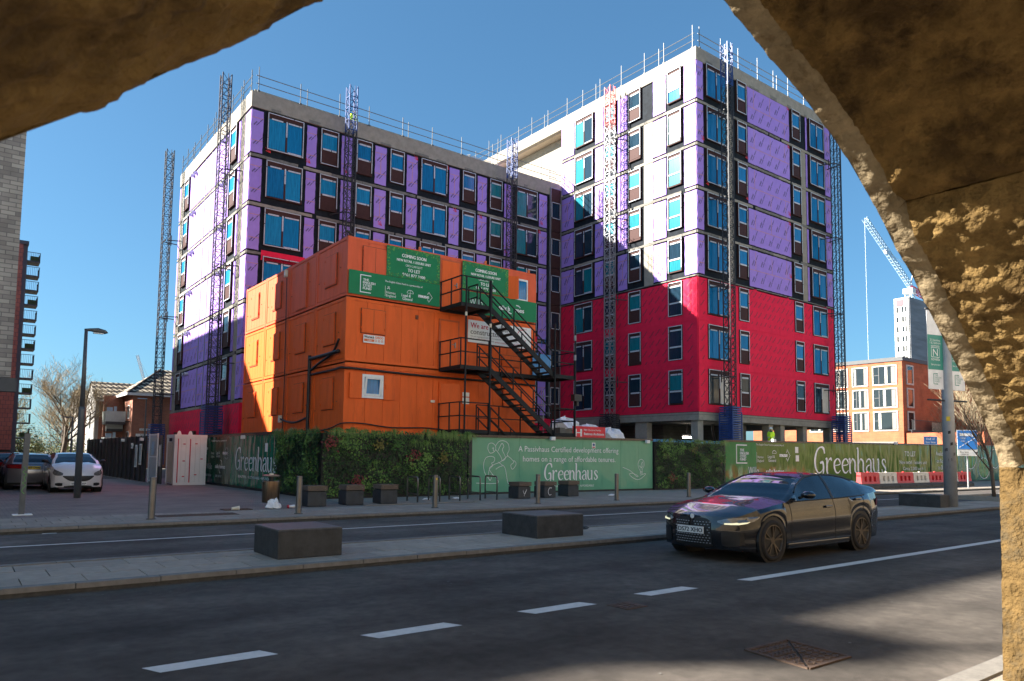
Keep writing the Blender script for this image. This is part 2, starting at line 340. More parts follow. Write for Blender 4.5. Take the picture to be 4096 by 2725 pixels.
def greenhaus(mb, o, u, v, width, height):
    """the tall condensed wordmark with thick and thin strokes; height is the G, x-height is 0.57 of it"""
    T, t = .145, .05; X = 1.0
    S = []; x = 0
    S.append([(x+.72, 1.32, .1), (x+.66, 1.66, .15), (x+.47, 1.74, .07), (x+.25, 1.5, .11), (x+.12, .95, T+.03), (x+.14, .4, T), (x+.3, .04, .07), (x+.5, .12, .05), (x+.6, .3, .05)])
    S.append([(x+.42, .68, .1), (x+.58, .74, .14), (x+.63, .55, T), (x+.63, .2, T), (x+.6, -.1, .04)])
    x += .86
    def stem(x, y0, y1): S.append([(x-.09, y1-.06, .05), (x, y1-.02, .12), (x, y1*.6, T), (x, y0+.1, T), (x+.07, y0-.01, .05)])
    def arch(x, dx): S.append([(x+.03, .62, .04), (x+.14, .93, .05), (x+dx*.62, .98, .1), (x+dx, .75, T), (x+dx, .2, T), (x+dx+.1, .0, .05)])
    stem(x, 0, 1); S.append([(x+.03, .6, .04), (x+.14, .92, .06), (x+.27, .98, .14), (x+.3, .84, .08)]); x += .42
    for _ in range(2):
        S.append([(x+.06, .52, .05), (x+.42, .6, .05), (x+.42, .85, .12), (x+.26, .99, .06), (x+.08, .75, .14), (x+.06, .4, T), (x+.15, .1, .12), (x+.3, .02, .07), (x+.46, .2, .04)]); x += .54
    x += .03; stem(x, 0, 1); arch(x, .35); x += .58
    S.append([(x-.08, 1.72, .06), (x, 1.7, .13), (x, 1.0, T), (x, .1, T), (x+.07, -.01, .05)]); arch(x, .36); x += .54
    S.append([(x+.06, .75, .1), (x+.14, .95, .08), (x+.3, .98, .09), (x+.38, .75, T), (x+.38, .2, T), (x+.48, 0, .05)])
    S.append([(x+.37, .6, .04), (x+.15, .5, .08), (x+.05, .28, T), (x+.14, .03, .08), (x+.27, .05, .05), (x+.37, .25, .04)]); x += .58
    S.append([(x-.08, .96, .05), (x, .96, .12), (x, .35, T), (x+.1, .03, .1), (x+.24, .06, .05), (x+.35, .3, .04)]); stem(x+.37, 0, 1); x += .62
    S.append([(x+.3, .75, .07), (x+.24, .96, .07), (x+.1, .97, .08), (x+.04, .76, .12), (x+.16, .52, T), (x+.29, .28, T), (x+.2, .03, .08), (x+.05, .05, .08), (x+.0, .26, .08)]); x += .34
    for s in S: ribbon(mb, s, o, u, v, height/1.75, width/x, 1.3)
# ================================================================= the setting
RZ, PZ = -.05, .05
def sheet(name, x0, x1, y0, y1, z, mat):
    return structure(MB().quad((x0,y0,z),(x1,y0,z),(x1,y1,z),(x0,y1,z)).build(name, mat))
M('earth', (.13, .12, .1), .95, amt=.3, scale=.3)
sheet('ground', -900, 1400, -600, 1600, -.2, 'earth')
road = sheet('near_carriageway', -120, 160, 2.3, 9.9, RZ, 'asphalt')
road2 = sheet('far_carriageway', -120, 160, 11.8, 17.1, RZ, 'asphalt_far')
sheet('side_street', -6, 7.6, 46, 140, PZ-.004, 'asphalt_far')
sq = sheet('block_paved_square', -40, 10.1, 19.9, 90, PZ-.012, 'setts')
pv = structure(MB().box(-120, 160, 17.2, 24.2, -.19, PZ-.03).build('far_pavement', 'joint'))
isl = structure(MB().box(-60, 120, 9.82, 11.9, -.19, PZ-.03).build('traffic_island', 'joint'))
nearp = structure(MB().box(-120, 160, -4, 2.18, -.19, PZ-.006).build('near_pavement', 'slab_b'))
siteg = sheet('site_ground', 10.4, 140, 24.3, 140, PZ-.02, 'earth')
def mesh_of(mb, mat, name):
    me = bpy.data.meshes.new(name); me.from_pydata(mb.v, [], mb.f)
    for m in (mat if isinstance(mat, (list, tuple)) else [mat]): me.materials.append(MC[m])
    if isinstance(mat, (list, tuple)): me.polygons.foreach_set('material_index', mb.mi)
    me.update(); return me
def put(name, me, parent, xf=None, mpi=None):
    o = bpy.data.objects.new(name, me); col.objects.link(o); o.parent = parent
    if mpi is not None: o.matrix_parent_inverse = mpi
    if xf is not None: o.matrix_basis = xf
    return o
def pieces(parent, xs, rows, dx, dz, names, mats, gap=.008, stag=True):
    meshes = {}
    for r, (y0, y1) in enumerate(rows):
        x = xs[0] - (dx*.5 if stag and r % 2 else 0)
        while x < xs[1]:
            mt = random.choice(mats); key = (r, mt)
            if key not in meshes:
                meshes[key] = mesh_of(MB().box(gap/2, dx-gap/2, y0+gap/2, y1-gap/2, -.06, 0), mt, names)
            o = bpy.data.objects.new(names, meshes[key]); col.objects.link(o); o.parent = parent
            o.location = (x, 0, dz+random.uniform(-.0015, .0015))
            x += dx
pieces(isl, (-.6, 15.4), [(9.98, 10.6), (10.6, 11.22), (11.22, 11.76)], .66, PZ, 'paving_slab', ['slab', 'slab', 'slab', 'slab_b', 'slab_c'], .014)
pieces(isl, (15.4, 40), [(9.98, 10.6), (10.6, 11.22), (11.22, 11.76)], .84, PZ, 'paving_slab', ['slab', 'slab_b', 'slab_c'])
pieces(pv, (.2, 14), [(17.4, 18.05), (18.05, 18.7), (18.7, 19.3), (19.3, 19.9)], .45, PZ, 'paving_slab', ['slab_b', 'slab_b', 'slab'], .012)
pieces(pv, (14.2, 42), [(17.4, 18.3), (18.3, 19.2), (19.2, 20.4)], .9, PZ, 'paving_slab', ['slab_b', 'slab'], .006)
MB().box(10.2, 140, 20.4, 24.2, PZ-.035, PZ-.01).build('flag_paving', 'slab_b', pv)
MB().box(42.3, 160, 17.4, 20.4, PZ-.035, PZ-.012).build('flag_paving', 'slab_b', pv)
MB().box(-40, -.2, 17.4, 19.9, PZ-.035, PZ-.012).build('flag_paving', 'slab_b', pv)
for (p, y0, y1, x0, x1, up) in ((isl, 9.8, 9.97, -.6, 40, PZ), (isl, 11.77, 11.92, -.6, 40, PZ), (pv, 17.18, 17.38, -.6, 42, PZ), (nearp, 2.14, 2.32, 4, 16, PZ)):
    pieces(p, (x0, x1), [(y0, y1)], .915, up+.012, 'kerb_stone', ['kerb'], .01, False)
# painted lines ---------------------------------------------------------------
def line(parent, name, x0, x1, y, wd, skew=.09):
    z = RZ+.004
    return MB().quad((x0-skew*.0+skew, y-wd/2, z), (x1+skew, y-wd/2, z), (x1-skew*0, y+wd/2, z), (x0, y+wd/2, z)).build(name, 'paint', parent)
for x0 in (-2.4, -.58, 1.24, 3.06, 4.88, 6.68): line(road, 'lane_dash', x0, x0+.9, 6.06, .2)
line(road, 'lane_line', 8.65, 40, 6.0, .17)
line(road2, 'edge_line', -30, 21, 15.0, .11, 0); line(road2, 'edge_line', 21.04, 33.5, 15.0, .11, 0)
for x0 in (35.5, 38.4, 41.3, 44.5, 47.5, 50.8, 54): line(road2, 'lane_dash', x0, x0+1.6, 15.0, .11, 0)
for x0 in (44, 47.2, 50.4): line(road2, 'lane_dash', x0, x0+1.7, 13.2, .12, 0)
line(road2, 'gutter_plate', 1.5, 1.75, 17.02, .1, 0)
# drain covers and inspection lids ---------------------------------------------
mh = thing('manhole_cover', 'rusty double triangular manhole cover set in the sunlit asphalt', 'manhole cover', (5.84, 3.51, RZ))
c4 = [(5.56, 3.83), (6.18, 3.82), (6.11, 3.2), (5.49, 3.21)]
M('iron', (.1, .066, .048), .75, metal=.2, spec=.3, amt=.35, scale=12)
fr = MB()
for a, b in zip(c4, c4[1:]+c4[:1]): fr.beam((*a, RZ+.006), (*b, RZ+.006), .03, .014)
fr.build('frame', 'iron', mh)
ctr = [(.5*(c4[1][0]+c4[0][0])+.12, c4[0][1]), (.5*(c4[2][0]+c4[3][0])-.12, c4[3][1])]
for tri in ((c4[0], c4[1], c4[3]), (c4[1], c4[2], c4[3])):
    cx = sum(p[0] for p in tri)/3; cy = sum(p[1] for p in tri)/3
    sh = [(cx+(p[0]-cx)*.9, cy+(p[1]-cy)*.9) for p in tri]
    mb = MB().prism(sh, RZ+.001, RZ+.01, 'xy')
    for i in range(9):
        for j in range(9-i):
            a, b = (i+.5)/9.5, (j+.5)/9.5; c = 1-a-b
            if c < 0: continue
            px = a*sh[0][0]+b*sh[1][0]+c*sh[2][0]; py = a*sh[0][1]+b*sh[1][1]+c*sh[2][1]
            d = .016 if (i+j) % 2 else -.016
            mb.beam((px-.016, py-d, RZ+.014), (px+.016, py+d, RZ+.014), .01, .01)
    mb.build('lid', 'iron', mh)
for i, (x, y, lx, ly, la) in enumerate(((4.9, 18.95, 1.9, .55, 'long patterned iron access cover in the pavement beside a steel bollard'), (6.3, 20.4, .75, .5, 'small reddish iron cover in the pavement beside the litter bin'), (6.1, 5.72, .34, .3, 'small worn iron cover beside the painted lane dash'))):
    t = thing('access_cover', la, 'cover', (x, y, PZ if y > 10 else RZ)); z = (PZ if y > 10 else RZ)+(.004)
    MB().box(x-lx/2, x+lx/2, y-ly/2, y+ly/2, z-.02, z+.004).build('frame', 'iron', t)
    b = MB()
    nx = int(lx/.09); ny = int(ly/.09)
    for a in range(nx):
        for c in range(ny): b.box(x-lx/2+.03+a*.09, x-lx/2+.08+a*.09, y-ly/2+.03+c*.09, y-ly/2+.08+c*.09, z+.004, z+.009)
    b.build('stud_pattern', 'iron', t, kind='stuff')
# ================================================================= the building site block
LX, LY, TX, TY, Z0, FH = 13.35, 43.3, 38.5, 29.8, 4.65, 3.0
LXE, LYE, TXE, TYE = 38.5, 60.6, 55.7, 62.0
bld = thing('apartment_block', 'L-shaped apartment block under construction clad in purple boards and red membrane', 'building', (26, 44, 0))
core = MB()
core.box(LX+.03, LXE-.05, LY+.03, LYE-.03, .0, Z0+6*FH)
core.build('wing_core', 'membrane', bld)
core = MB()
core.box(TX+.03, TXE-.03, TY+.03, 43.25, Z0-.55, Z0+8*FH)
core.box(TX+.03, TXE-.03, 43.25, TYE-.03, 0, Z0+6*FH-.4)
core.build('tower_core', 'membrane', bld)
up = MB().box(TX+1.1, TXE-.03, 43.25, TYE-.03, Z0+6*FH-.4, Z0+8*FH-.25)
up.build('setback_wall', 'concrete', bld)
MB().box(TX+1.07, TX+1.1, 52.5, 59, Z0+6*FH, Z0+8*FH-.3).build('sheathing_panel', 'purple', bld)
MB().box(LX, TX+2.2, LY+.4, LYE-.1, Z0+6*FH, Z0+6*FH+.35).build('roof_slab', 'concrete', bld)
def ring(x0, x1, y0, y1, z0, z1, t):
    return MB().box(x0, x1, y0, y0+t, z0, z1).box(x0, x1, y1-t, y1, z0, z1).box(x0, x0+t, y0+t, y1-t, z0, z1).box(x1-t, x1, y0+t, y1-t, z0, z1)
ring(LX-.06, LXE, LY-.06, LYE+.03, Z0+6*FH-.02, 23.62, .4).build('wing_parapet', 'concrete', bld)
MB().box(LX+.15, LXE-.1, LY+.12, LY+.28, 23.62, 23.8).box(LX+.15, LX+.3, LY+.3, LYE-.1, 23.62, 23.7).build('parapet_upstand', 'concrete', bld)
ring(TX-.06, TXE+.06, TY-.06, TYE, Z0+8*FH-.2, 29.38, .4).build('tower_parapet', 'concrete', bld)
MB().box(TX+.34, TXE-.34, TY+.34, TYE-.4, Z0+8*FH-.18, Z0+8*FH+.02).build('tower_roof_slab', 'soffit', bld)
# ragged darker patches under the parapets
for (f0, n, zz) in (((LX, LY-.075, 1, 0), 10, Z0+6*FH-.02), ((TX, TY-.075, 1, 0), 7, Z0+8*FH-.2)):
    for i in range(n):
        u = 1.0+i*(25 if n > 8 else 16.5)/n+random.uniform(-.6, .6); L = random.uniform(.25, 1.4)
        MB().box(f0[0]+u, f0[0]+u+L, f0[1], f0[1]+.02, zz, zz+random.uniform(.12, .26)).build('stained_patch', 'concrete_d', bld)
class Face:
    def __init__(s, ox, oy, rz, length): s.ox, s.oy, s.rz, s.L = ox, oy, rz, length; s.m = Matrix.Translation((ox, oy, 0)) @ Matrix.Rotation(rz, 4, 'Z')
    def at(s, u, z, out=0): return s.m @ Matrix.Translation((u, -out, z))
    def uv(s): return (s.m.to_3x3() @ Vector((1, 0, 0))), Vector((0, 0, 1))
LF = Face(LX, LY, 0, 25.15); LL = Face(LX, LYE, -math.pi/2, 17.3); TL = Face(TX, 43.3, -math.pi/2, 13.5); TF = Face(TX, TY, 0, 17.2)
WH, WB = 2.33, .52
TEMPL = {}
def tape_strips(mb, pts_list, wd, y):
    """broken strips of silver tape along straight runs in the x,z plane"""
    for (a, b) in pts_list:
        a = Vector(a); b = Vector(b); L = (b-a).length; d = (b-a)/L; t = random.uniform(0, .08); nn = Vector((-d.y, d.x))*wd/2
        while t < L-.02:
            s = min(L-t, random.uniform(.5, 1.3)); p = a+d*t; q = a+d*(t+s)
            i = len(mb.v)
            c = [p+nn, p-nn, q-nn, q+nn]; mb.v += [(k.x, y, k.y) for k in c]+[(k.x, y+.012, k.y) for k in c]
            for f in ((0,1,2,3), (0,4,5,1), (1,5,6,2), (2,6,7,3), (3,7,4,0)): mb.f.append(tuple(i+k for k in f)); mb.mi.append(0)
            t += s+random.choice((0.0, 0.0, .03, .06))
def win_template(kind, w, var):
    key = (kind, w, var)
    if key in TEMPL: return TEMPL[key]
    h = WH; P = .13
    fr = MB(); fw = .07
    fr.box(0, fw, -P, .02, 0, h).box(w-fw, w, -P, .02, 0, h).box(fw, w-fw, -P, .02, 0, fw).box(fw, w-fw, -P, .02, h-fw, h)
    hd = .3 if kind == 'big' else .24
    fr.box(fw, w-fw, -P+.05, .02, h-hd-.05, h-fw)
    panes = []; tp = MB(); y = -P-.012; g = -P+.05
    tape_strips(tp, [((.03, 0), (.03, h)), ((w-.03, 0), (w-.03, h)), ((0, h-.03), (w, h-.03)), ((0, .03), (w, .03))] if var % 3 else [((.03, 0), (.03, h)), ((w-.03, .2), (w-.03, h)), ((0, h-.03), (w, h-.03))], .05, y)
    if kind == 'big':
        c = w*(.5 if var % 2 else .52)
        fr.box(c-.05, c+.05, -P+.02, .02, fw, h-hd-.05)
        panes = [(fw+.03, c-.06, fw+.04, h-hd-.07), (c+.06, w-fw-.03, fw+.04, h-hd-.07)]
        tape_strips(tp, [((.2, h-hd-.06), (c-.25, h-hd-.06)), ((c+.1, h-hd-.06), (w-.12, h-hd-.06)), ((c, h*.45), (c, h-hd)), ((c+.08, .09), (w-.1, .09))], .085, -P+.005)
    elif kind == 's':
        sz = h*.42
        fr.box(fw, w-fw, -P+.04, .02, sz-.06, sz+.06); fr.box(fw, w-fw, -P+.06, .02, fw, sz-.06)
        fr.box(fw+.08, w-fw-.08, -P+.045, -P+.06, fw+.08, sz-.14)
        panes = [(fw+.04, w-fw-.04, sz+.07, h-hd-.07)]
        tape_strips(tp, [((.16, h-hd-.07), (w-.1, h-hd-.07)), ((.14, sz+.02), (w-.14, sz+.02))], .1, -P+.025)
    else:
        sz = h*.38
        fr.box(fw, w-fw, -P+.03, .02, sz-.07, sz+.07)
        panes = [(fw+.04, w-fw-.04, sz+.08, h-hd-.07), (fw+.04, w-fw-.04, fw+.04, sz-.08)]
        tape_strips(tp, [((.12, h-hd-.07), (w-.08, h-hd-.07)), ((.1, sz), (w-.08, sz))], .1, -P+.012)
    pm = []
    for (a, b, c, d) in panes:
        m = MB().box(a, b, g, g+.03, c, d); pm.append(m)
    T = []
    T.append(('window', fr, 'brown')); 
    TEMPL[key] = (mesh_of(fr, 'brown', 'window'), [mesh_of(m, 'film', 'pane') for m in pm], mesh_of(tp, 'tape', 'tape_strips'))
    return TEMPL[key]
BI = WM(bld).inverted()
def window(face, u, w, kind, z, mats):
    fm, pms, tm = win_template(kind, round(w, 2), random.randrange(4))
    o = put('window', fm, bld, face.at(u, z, 0), BI)
    for i, p in enumerate(pms):
        c = put('pane', p, o)
        mt = mats[i % len(mats)]
        if mt != 'film': c.material_slots[0].link = 'OBJECT'; c.material_slots[0].material = MC[mt]
    put('tape_strips', tm, o)
    return o
def ragged(u0, u1, z0, z1, j=.018, step=.22):
    P = []
    def run(a, b):
        L = math.hypot(b[0]-a[0], b[1]-a[1]); n = max(1, int(L/step))
        for k in range(n):
            t = k/n; jj = j if k else 0
            P.append((a[0]+(b[0]-a[0])*t+random.uniform(-jj, jj), a[1]+(b[1]-a[1])*t+random.uniform(-jj, jj)))
    run((u0, z0), (u1, z0)); run((u1, z0), (u1, z1)); run((u1, z1), (u0, z1)); run((u0, z1), (u0, z0)); return P
PRN = 0
def prints(mb, u0, u1, z0, z1, word, second, ang, size, pu, pz, y, flip=1):
    """rows of diagonal print inside a rectangle"""
    global PRN
    ca, sa = math.cos(R(ang)), math.sin(R(ang)); L = tgeo(word)[2]*size; L2 = tgeo(second)[2]*size*.62 if second else 0; L = max(L, L2)
    nz = max(1, int((z1-z0-.1)/pz)); nu = max(1, int((u1-u0)/pu))
    for i in range(nu):
        for k in range(nz):
            cx = u0+(u1-u0)*(i+.5)/nu+random.uniform(-.06, .06); cz = z0+(z1-z0)*(k+.5)/nz+random.uniform(-.06, .06)
            ex = abs(L/2*ca)+size*.8*abs(sa); ez = abs(L/2*sa)+size*.8
            if cx-ex < u0 or cx+ex > u1: 
                if u1-u0 < 2*ex: sc_ = (u1-u0)/(2*ex)*.95; 
                else: sc_ = 1; cx = min(max(cx, u0+ex), u1-ex)
                if sc_ < 1: cx = (u0+u1)/2
            else: sc_ = 1
            o = Vector((cx-L/2*ca*sc_, y, cz-L/2*sa*sc_))
            U = Vector((ca, 0, sa)); V = Vector((-sa, 0, ca))
            text(mb, word, o, U, V, size*sc_, bold=.006)
            if second: text(mb, second, o-V*size*.75*sc_+U*.1, U, V, size*.62*sc_, bold=.005)
def panel(face, u0, u1, z0, z1, red=False, pr=True, ang=None):
    """one bay of sheathing board (or red membrane) between the dark taped joints"""
    if red:
        me = MB().prism(ragged(u0, u1, z0, z1, .004, .6), -.05, -.005)
        o = me.build('membrane_sheet', 'red', None); 
    else:
        me = MB().prism(ragged(u0, u1, z0, z1), -.04, -.005)
        o = me.build('sheathing_panel', random.choice(['purple', 'purple_b']), None)
    o.parent = bld; o.matrix_parent_inverse = BI; o.matrix_basis = face.at(0, 0)
    w_, h_ = u1-u0, z1-z0
    if not red and w_ > .5:
        s = MB(); y = -.0445
        zs = [z0+h_*.28, z0+h_*.82] if w_ < 3 else [z0+h_*.46]
        for q in zs: s.prism(ragged(u0+.02, u1-.02, q-.02, q+.02, .006, .3), y, y+.003)
        if w_ > .8:
            for q in ([u0+w_*.5] if w_ < 3 else [u0+w_*.14, u0+w_*.52, u0+w_*.88]):
                t0, t1 = (zs[0], zs[-1]) if w_ < 3 else random.choice(((z0+.05, zs[0]), (zs[0], z1-.05)))
                s.box(q-.02, q+.02, y, y+.003, t0, t1)
        sub('joint_seal', s, 'seal', o)
    if pr and w_ > .35:
        p = MB()
        if red: prints(p, u0+.05, u1-.05, z0+.1, z1-.1, 'Wraptite', '', 48, .16, .55, .62, -.053)
        elif w_ > 3: prints(p, u0+.1, u1-.1, z0+.1, z1-.1, 'siniat', 'weather defence', ang or 58, .23, .95, 1.15, -.0425)
        else: prints(p, u0+.04, u1-.04, z0+.15, z1-.1, 'siniat', 'weather defence', ang or 52, .27, .9, .85, -.0425)
        sub('printed_lettering', p, 'redprint' if red else 'print', o)
    return o
def band(face, u0, u1, z, out=.03):
    """a slab edge: grey concrete between strips of dark tape, broken into lengths"""
    u = u0
    while u < u1-.05:
        L = min(u1-u, random.uniform(1.4, 4.2))
        m = MB().prism(ragged(u, u+L-.03, z-.1, z+.07, .016, .25), -out-.02, -.004)
        o = m.build('slab_edge', random.choice(['concrete_d', 'concrete_d', 'concrete']), None); o.parent = bld; o.matrix_parent_inverse = BI; o.matrix_basis = face.at(0, 0)
        u += L+(random.uniform(.1, .35) if random.random() < .35 else 0)
def onlap(face, L, zf):
    """the upper sheet of membrane lapped over the lower one, its free edge wavy"""
    u = .03
    while u < L-.05:
        e = min(L-.03, u+random.uniform(1.4, 2.6))
        o = MB().prism(ragged(u, e-.01, zf+.06, zf+.44, .035, .45), -.066, -.052).build('membrane_lap', 'red', None); o.parent = bld; o.matrix_parent_inverse = BI; o.matrix_basis = face.at(0, 0); u = e
def facade(face, wins, floors, red_upto, conc=(), u_end=None, k0=0, film_of=None, ang=None, gap=.25, skip_panel=()):
    L = u_end or face.L
    for k in range(k0, floors):
        zf = Z0+k*FH; red = k < red_upto
        edges = sorted([(u, u+w, 'w') for u, w, _ in wins]+([] if red else [(a, b, 'c') for a, b in conc]))
        for u, w, kind in wins: window(face, u, w, kind, zf+WB, film_of(k, u, kind))
        cur = .0; prev_c = False
        for a, b, t in edges+[(L, L, 'e')]:
            g1 = gap if (cur > .01 and not red) else .0; g2 = gap if t != 'e' and not red else 0
            if t == 'c': g2 = .03
            if prev_c: g1 = .03
            x0, x1 = cur+g1*(1 if cur > .01 else 0), a-g2
            if x1-x0 > .12:
                n = 1 if x1-x0 < 7 else 1
                if red: panel(face, cur+.002, a-.002, zf+.0, zf+FH-.004, True)
                else: panel(face, x0, x1, zf+.17, zf+FH-.2, False, ang=ang)
            if red and t == 'w':
                panel(face, a, b, zf, zf+WB-.02, True, False); panel(face, a, b, zf+WB+WH+.02, zf+FH-.004, True, False)
            prev_c = t == 'c'
            cur = b
        if red and k: onlap(face, L, zf)
        if not red or k == red_upto: band(face, 0, L, zf)
def fo_lf(k, u, kind):
    if u > 17 and u < 19: return ['film_t']
    if u > 20: return ['film_t', 'pane_dark']
    return [random.choice(['film', 'film', 'film_b', 'film_c']), random.choice(['film', 'film_b', 'film_c', 'film'])]
WIN_LF = [(.95, 2.3, 'big'), (4.4, 1.22, 's'), (6.9, 1.15, 's'), (9.4, 1.1, 's'), (11.85, 2.17, 'big'), (15.37, 1.15, 's'), (17.85, 1.17, 's'), (20.35, 2.15, 'big')]
facade(LF, WIN_LF, 6, 0, u_end=23.55, film_of=fo_lf)
facade(LL, [(1.75, 1.33, 's'), (13.45, 1.3, 's')], 6, 0, conc=[(.35, 1.45), (7.42, 7.56), (9.02, 9.16), (15.45, 16.25)], film_of=lambda k, u, kd: ['film_sky'] if k > 1 else ['pane_dark'], ang=60)
facade(TL, [(1.7, 2.03, 'big'), (5.0, 1.14, 's'), (7.45, 1.18, 's'), (11.12, 1.18, 'd')], 8, 3, conc=[(8.85, 9.75)], film_of=lambda k, u, kd: random.choice((['film_t', 'pane_dark'], ['pane_dark', 'film_t'], ['pane_dark'])) if k < 3 or u < 4 else random.choice((['film_t'], ['film_t', 'film_b'], ['pane_dark', 'film_t'])), gap=.2, ang=62)
facade(TF, [(.95, 2.25, 'big'), (4.4, 1.12, 's'), (11.38, 1.17, 's'), (13.88, 2.12, 'big')], 8, 3, conc=[(3.5, 4.05), (12.72, 13.4)], film_of=lambda k, u, kd: random.choice((['film_sky'], ['film_sky', 'film_c'], ['film_b', 'film_sky'])) if k else ['pane_dark', 'curtain'], ang=62, gap=.26)
def onface(face, mb, name, mat, **k):
    o = mb.build(name, mat, None, **k); o.parent = bld; o.matrix_parent_inverse = BI; o.matrix_basis = face.at(0, 0); return o
# bare concrete columns on the elevations
for face, cc, z0, z1 in ((LL, [(.35, 1.45), (15.45, 16.25)], Z0, Z0+18), (TL, [(8.85, 9.75)], Z0+9, Z0+24), (TF, [(3.5, 4.05), (12.72, 13.4)], Z0+9, Z0+24)):
    for a, b in cc:
        for k in range(int((z1-z0)/3)):
            onface(face, MB().box(a+.03, b-.03, -.02, 0, z0+k*3+.09, z0+k*3+2.9), 'concrete_column', 'concrete')
for a in (7.42, 9.02):
    for k in range(6): onface(LL, MB().box(a+.03, a+.11, -.06, 0, Z0+k*3+.1, Z0+k*3+2.85), 'flashing_strip', 'galv')
# the brown stair strip in the inner corner
u0, u1 = 23.91, 24.94
for k in range(6):
    z = Z0+k*FH; top = z+FH if k < 5 else z+FH+.55
    onface(LF, MB().box(u0, u1, -.12, 0, z+.02, z+1.05).box(u0, u1, -.12, 0, z+2.45, top-.02).box(u0, u0+.06, -.125, 0, z+1.05, z+2.45).box(u1-.06, u1, -.125, 0, z+1.05, z+2.45), 'spandrel', 'brown')
    w_ = onface(LF, MB().box(u0+.06, u0+.14, -.15, -.02, z+1.07, z+2.43).box(u1-.14, u1-.06, -.15, -.02, z+1.07, z+2.43).box(u0+.14, u1-.14, -.15, -.02, z+1.07, z+1.16).box(u0+.14, u1-.14, -.15, -.02, z+2.34, z+2.43), 'window', 'brown')
    sub('pane', MB().box(u0+.15, u1-.15, -.1, -.08, z+1.17, z+2.33), 'pane_dark', w_)
    tp = MB(); tape_strips(tp, [((u0+.1, z+2.39), (u1-.1, z+2.39)), ((u0+.1, z+1.1), (u1-.1, z+1.1)), ((u0+.08, z+1.1), (u0+.08, z+2.4)), ((u1-.08, z+1.1), (u1-.08, z+2.4))], .05, -.16)
    sub('tape_strips', tp, 'tape', w_)
onface(LF, MB().box(u0-.07, u0-.01, -.17, 0, Z0, Z0+18.55).box(u1+.01, u1+.07, -.17, 0, Z0, Z0+18.6).box(u0-.06, u1+.06, -.165, -.12, Z0+18.54, Z0+18.6), 'trim_rail', 'galv')
onface(LF, MB().box(.85, 3.6, -.08, -.06, Z0+3*FH-.4, Z0+3*FH+.2), 'membrane_sheet', 'red')
onface(LF, MB().box(21.9, 22.6, -.09, -.07, Z0+1.9*FH, Z0+2.1*FH), 'membrane_sheet', 'red')
# red ground storey of the wing with its low windows
panel(LL, 0, 17.3, .3, Z0-.12, True)
panel(LF, 0, 25.1, .3, Z0-.1, True, False)
for u in (2.3, 6.9, 12.9):
    w_ = onface(LL, MB().box(u, u+.08, -.2, 0, .9, 3.05).box(u+1.02, u+1.1, -.2, 0, .9, 3.05).box(u+.08, u+1.02, -.2, 0, .9, 1.0).box(u+.08, u+1.02, -.2, 0, 2.5, 3.05), 'window', 'brown')
    sub('pane', MB().box(u+.08, u+1.02, -.12, -.1, 1.0, 2.5), 'pane_dark', w_)
# ducts that stick out of the wing's end wall
for k in range(6):
    for u in (4.3, 5.0, 11.9, 12.6):
        z = Z0+k*3+2.6
        o = onface(LL, MB().tube([(u, -.02, z), (u, -.3, z)], .13, 12), 'duct_stub', 'tape', smooth=False)
        sub('duct_rim', MB().tube([(u, -.28, z), (u, -.33, z)], .1, 12), 'grey_dark', o)
# arrows and crosses in red marker
for face, pts in ((LF, [(3.75, 5), (6.3, 5), (8.9, 4), (11.6, 5), (14.2, 5), (14.9, 4), (17.2, 4), (19.6, 4), (22.9, 4), (23.1, 5), (1.2, 5)]), (TF, [(5.7, 7), (11.1, 7), (5.7, 6), (11.1, 6), (5.7, 5), (11.1, 5), (.75, 6), (1.2, 5), (11.1, 4), (11.1, 3.4)])):
    for u, k in pts:
        z = Z0+k*FH+random.choice((.35, 2.6)); m = MB()
        for a in (0, 50, -45): m.beam((u, -.06, z), (u+.32*math.cos(R(a+200)), -.06, z+.32*math.sin(R(a+60))), .035, .006, up=(0, 1, 0))
        onface(face, m, 'marker_arrow', 'marker')
for z in (9.2, 10.2): onface(LF, MB().box(23.1, 23.16, -.052, -.047, z, z+.45).box(23.45, 23.5, -.052, -.047, z+.2, z+.75), 'marker_stripe', 'blue_sign')
# open ground storey of the tower
for x in (TX+.1, TX+4.5, TX+8.1, TX+9.6, TX+12.6, TX+16.4): MB().box(x, x+.55, TY+.15, TY+.7, 0, Z0-.55).build('ground_column', 'concrete', bld)
for y in (34.3, 38.4): MB().box(TX+.1, TX+.6, y, y+1.1, 0, Z0-.55).build('ground_column', 'concrete', bld)
ring(TX-.04, TXE+.04, TY-.04, 43.2, Z0-.55, Z0-.03, .7).build('ring_beam', 'concrete', bld)
ring(TX-.055, TXE+.055, TY-.055, 43.2, Z0-.2, Z0-.16, .1).build('beam_groove', 'concrete_d', bld)
MB().box(TX+3, TX+13, TY+5.5, TY+5.8, 0, Z0-.55).box(TX+3, TX+3.3, TY+5.8, 43, 0, Z0-.55).box(TX+6.6, TX+6.9, TY+1.2, TY+5.5, 0, Z0-.55).build('blockwork_wall', 'block', bld)
MB().box(TX+.3, TXE-.3, TY+.3, 43, Z0-.62, Z0-.56).build('ground_storey_ceiling', 'concrete_d', bld)
pipe = MB(); pipe.smooth = True
for x in (42.6, 45.6, 49.6): pipe.tube(smooth_pts([(x, TY+2, Z0-.6), (x, TY+2, Z0-1.0), (x+.5, TY+2.2, Z0-1.7), (x+.8, TY+2.3, Z0-2.1)], 4), .1, 8)
pipe.build('drain_pipe', 'galv_d', bld)
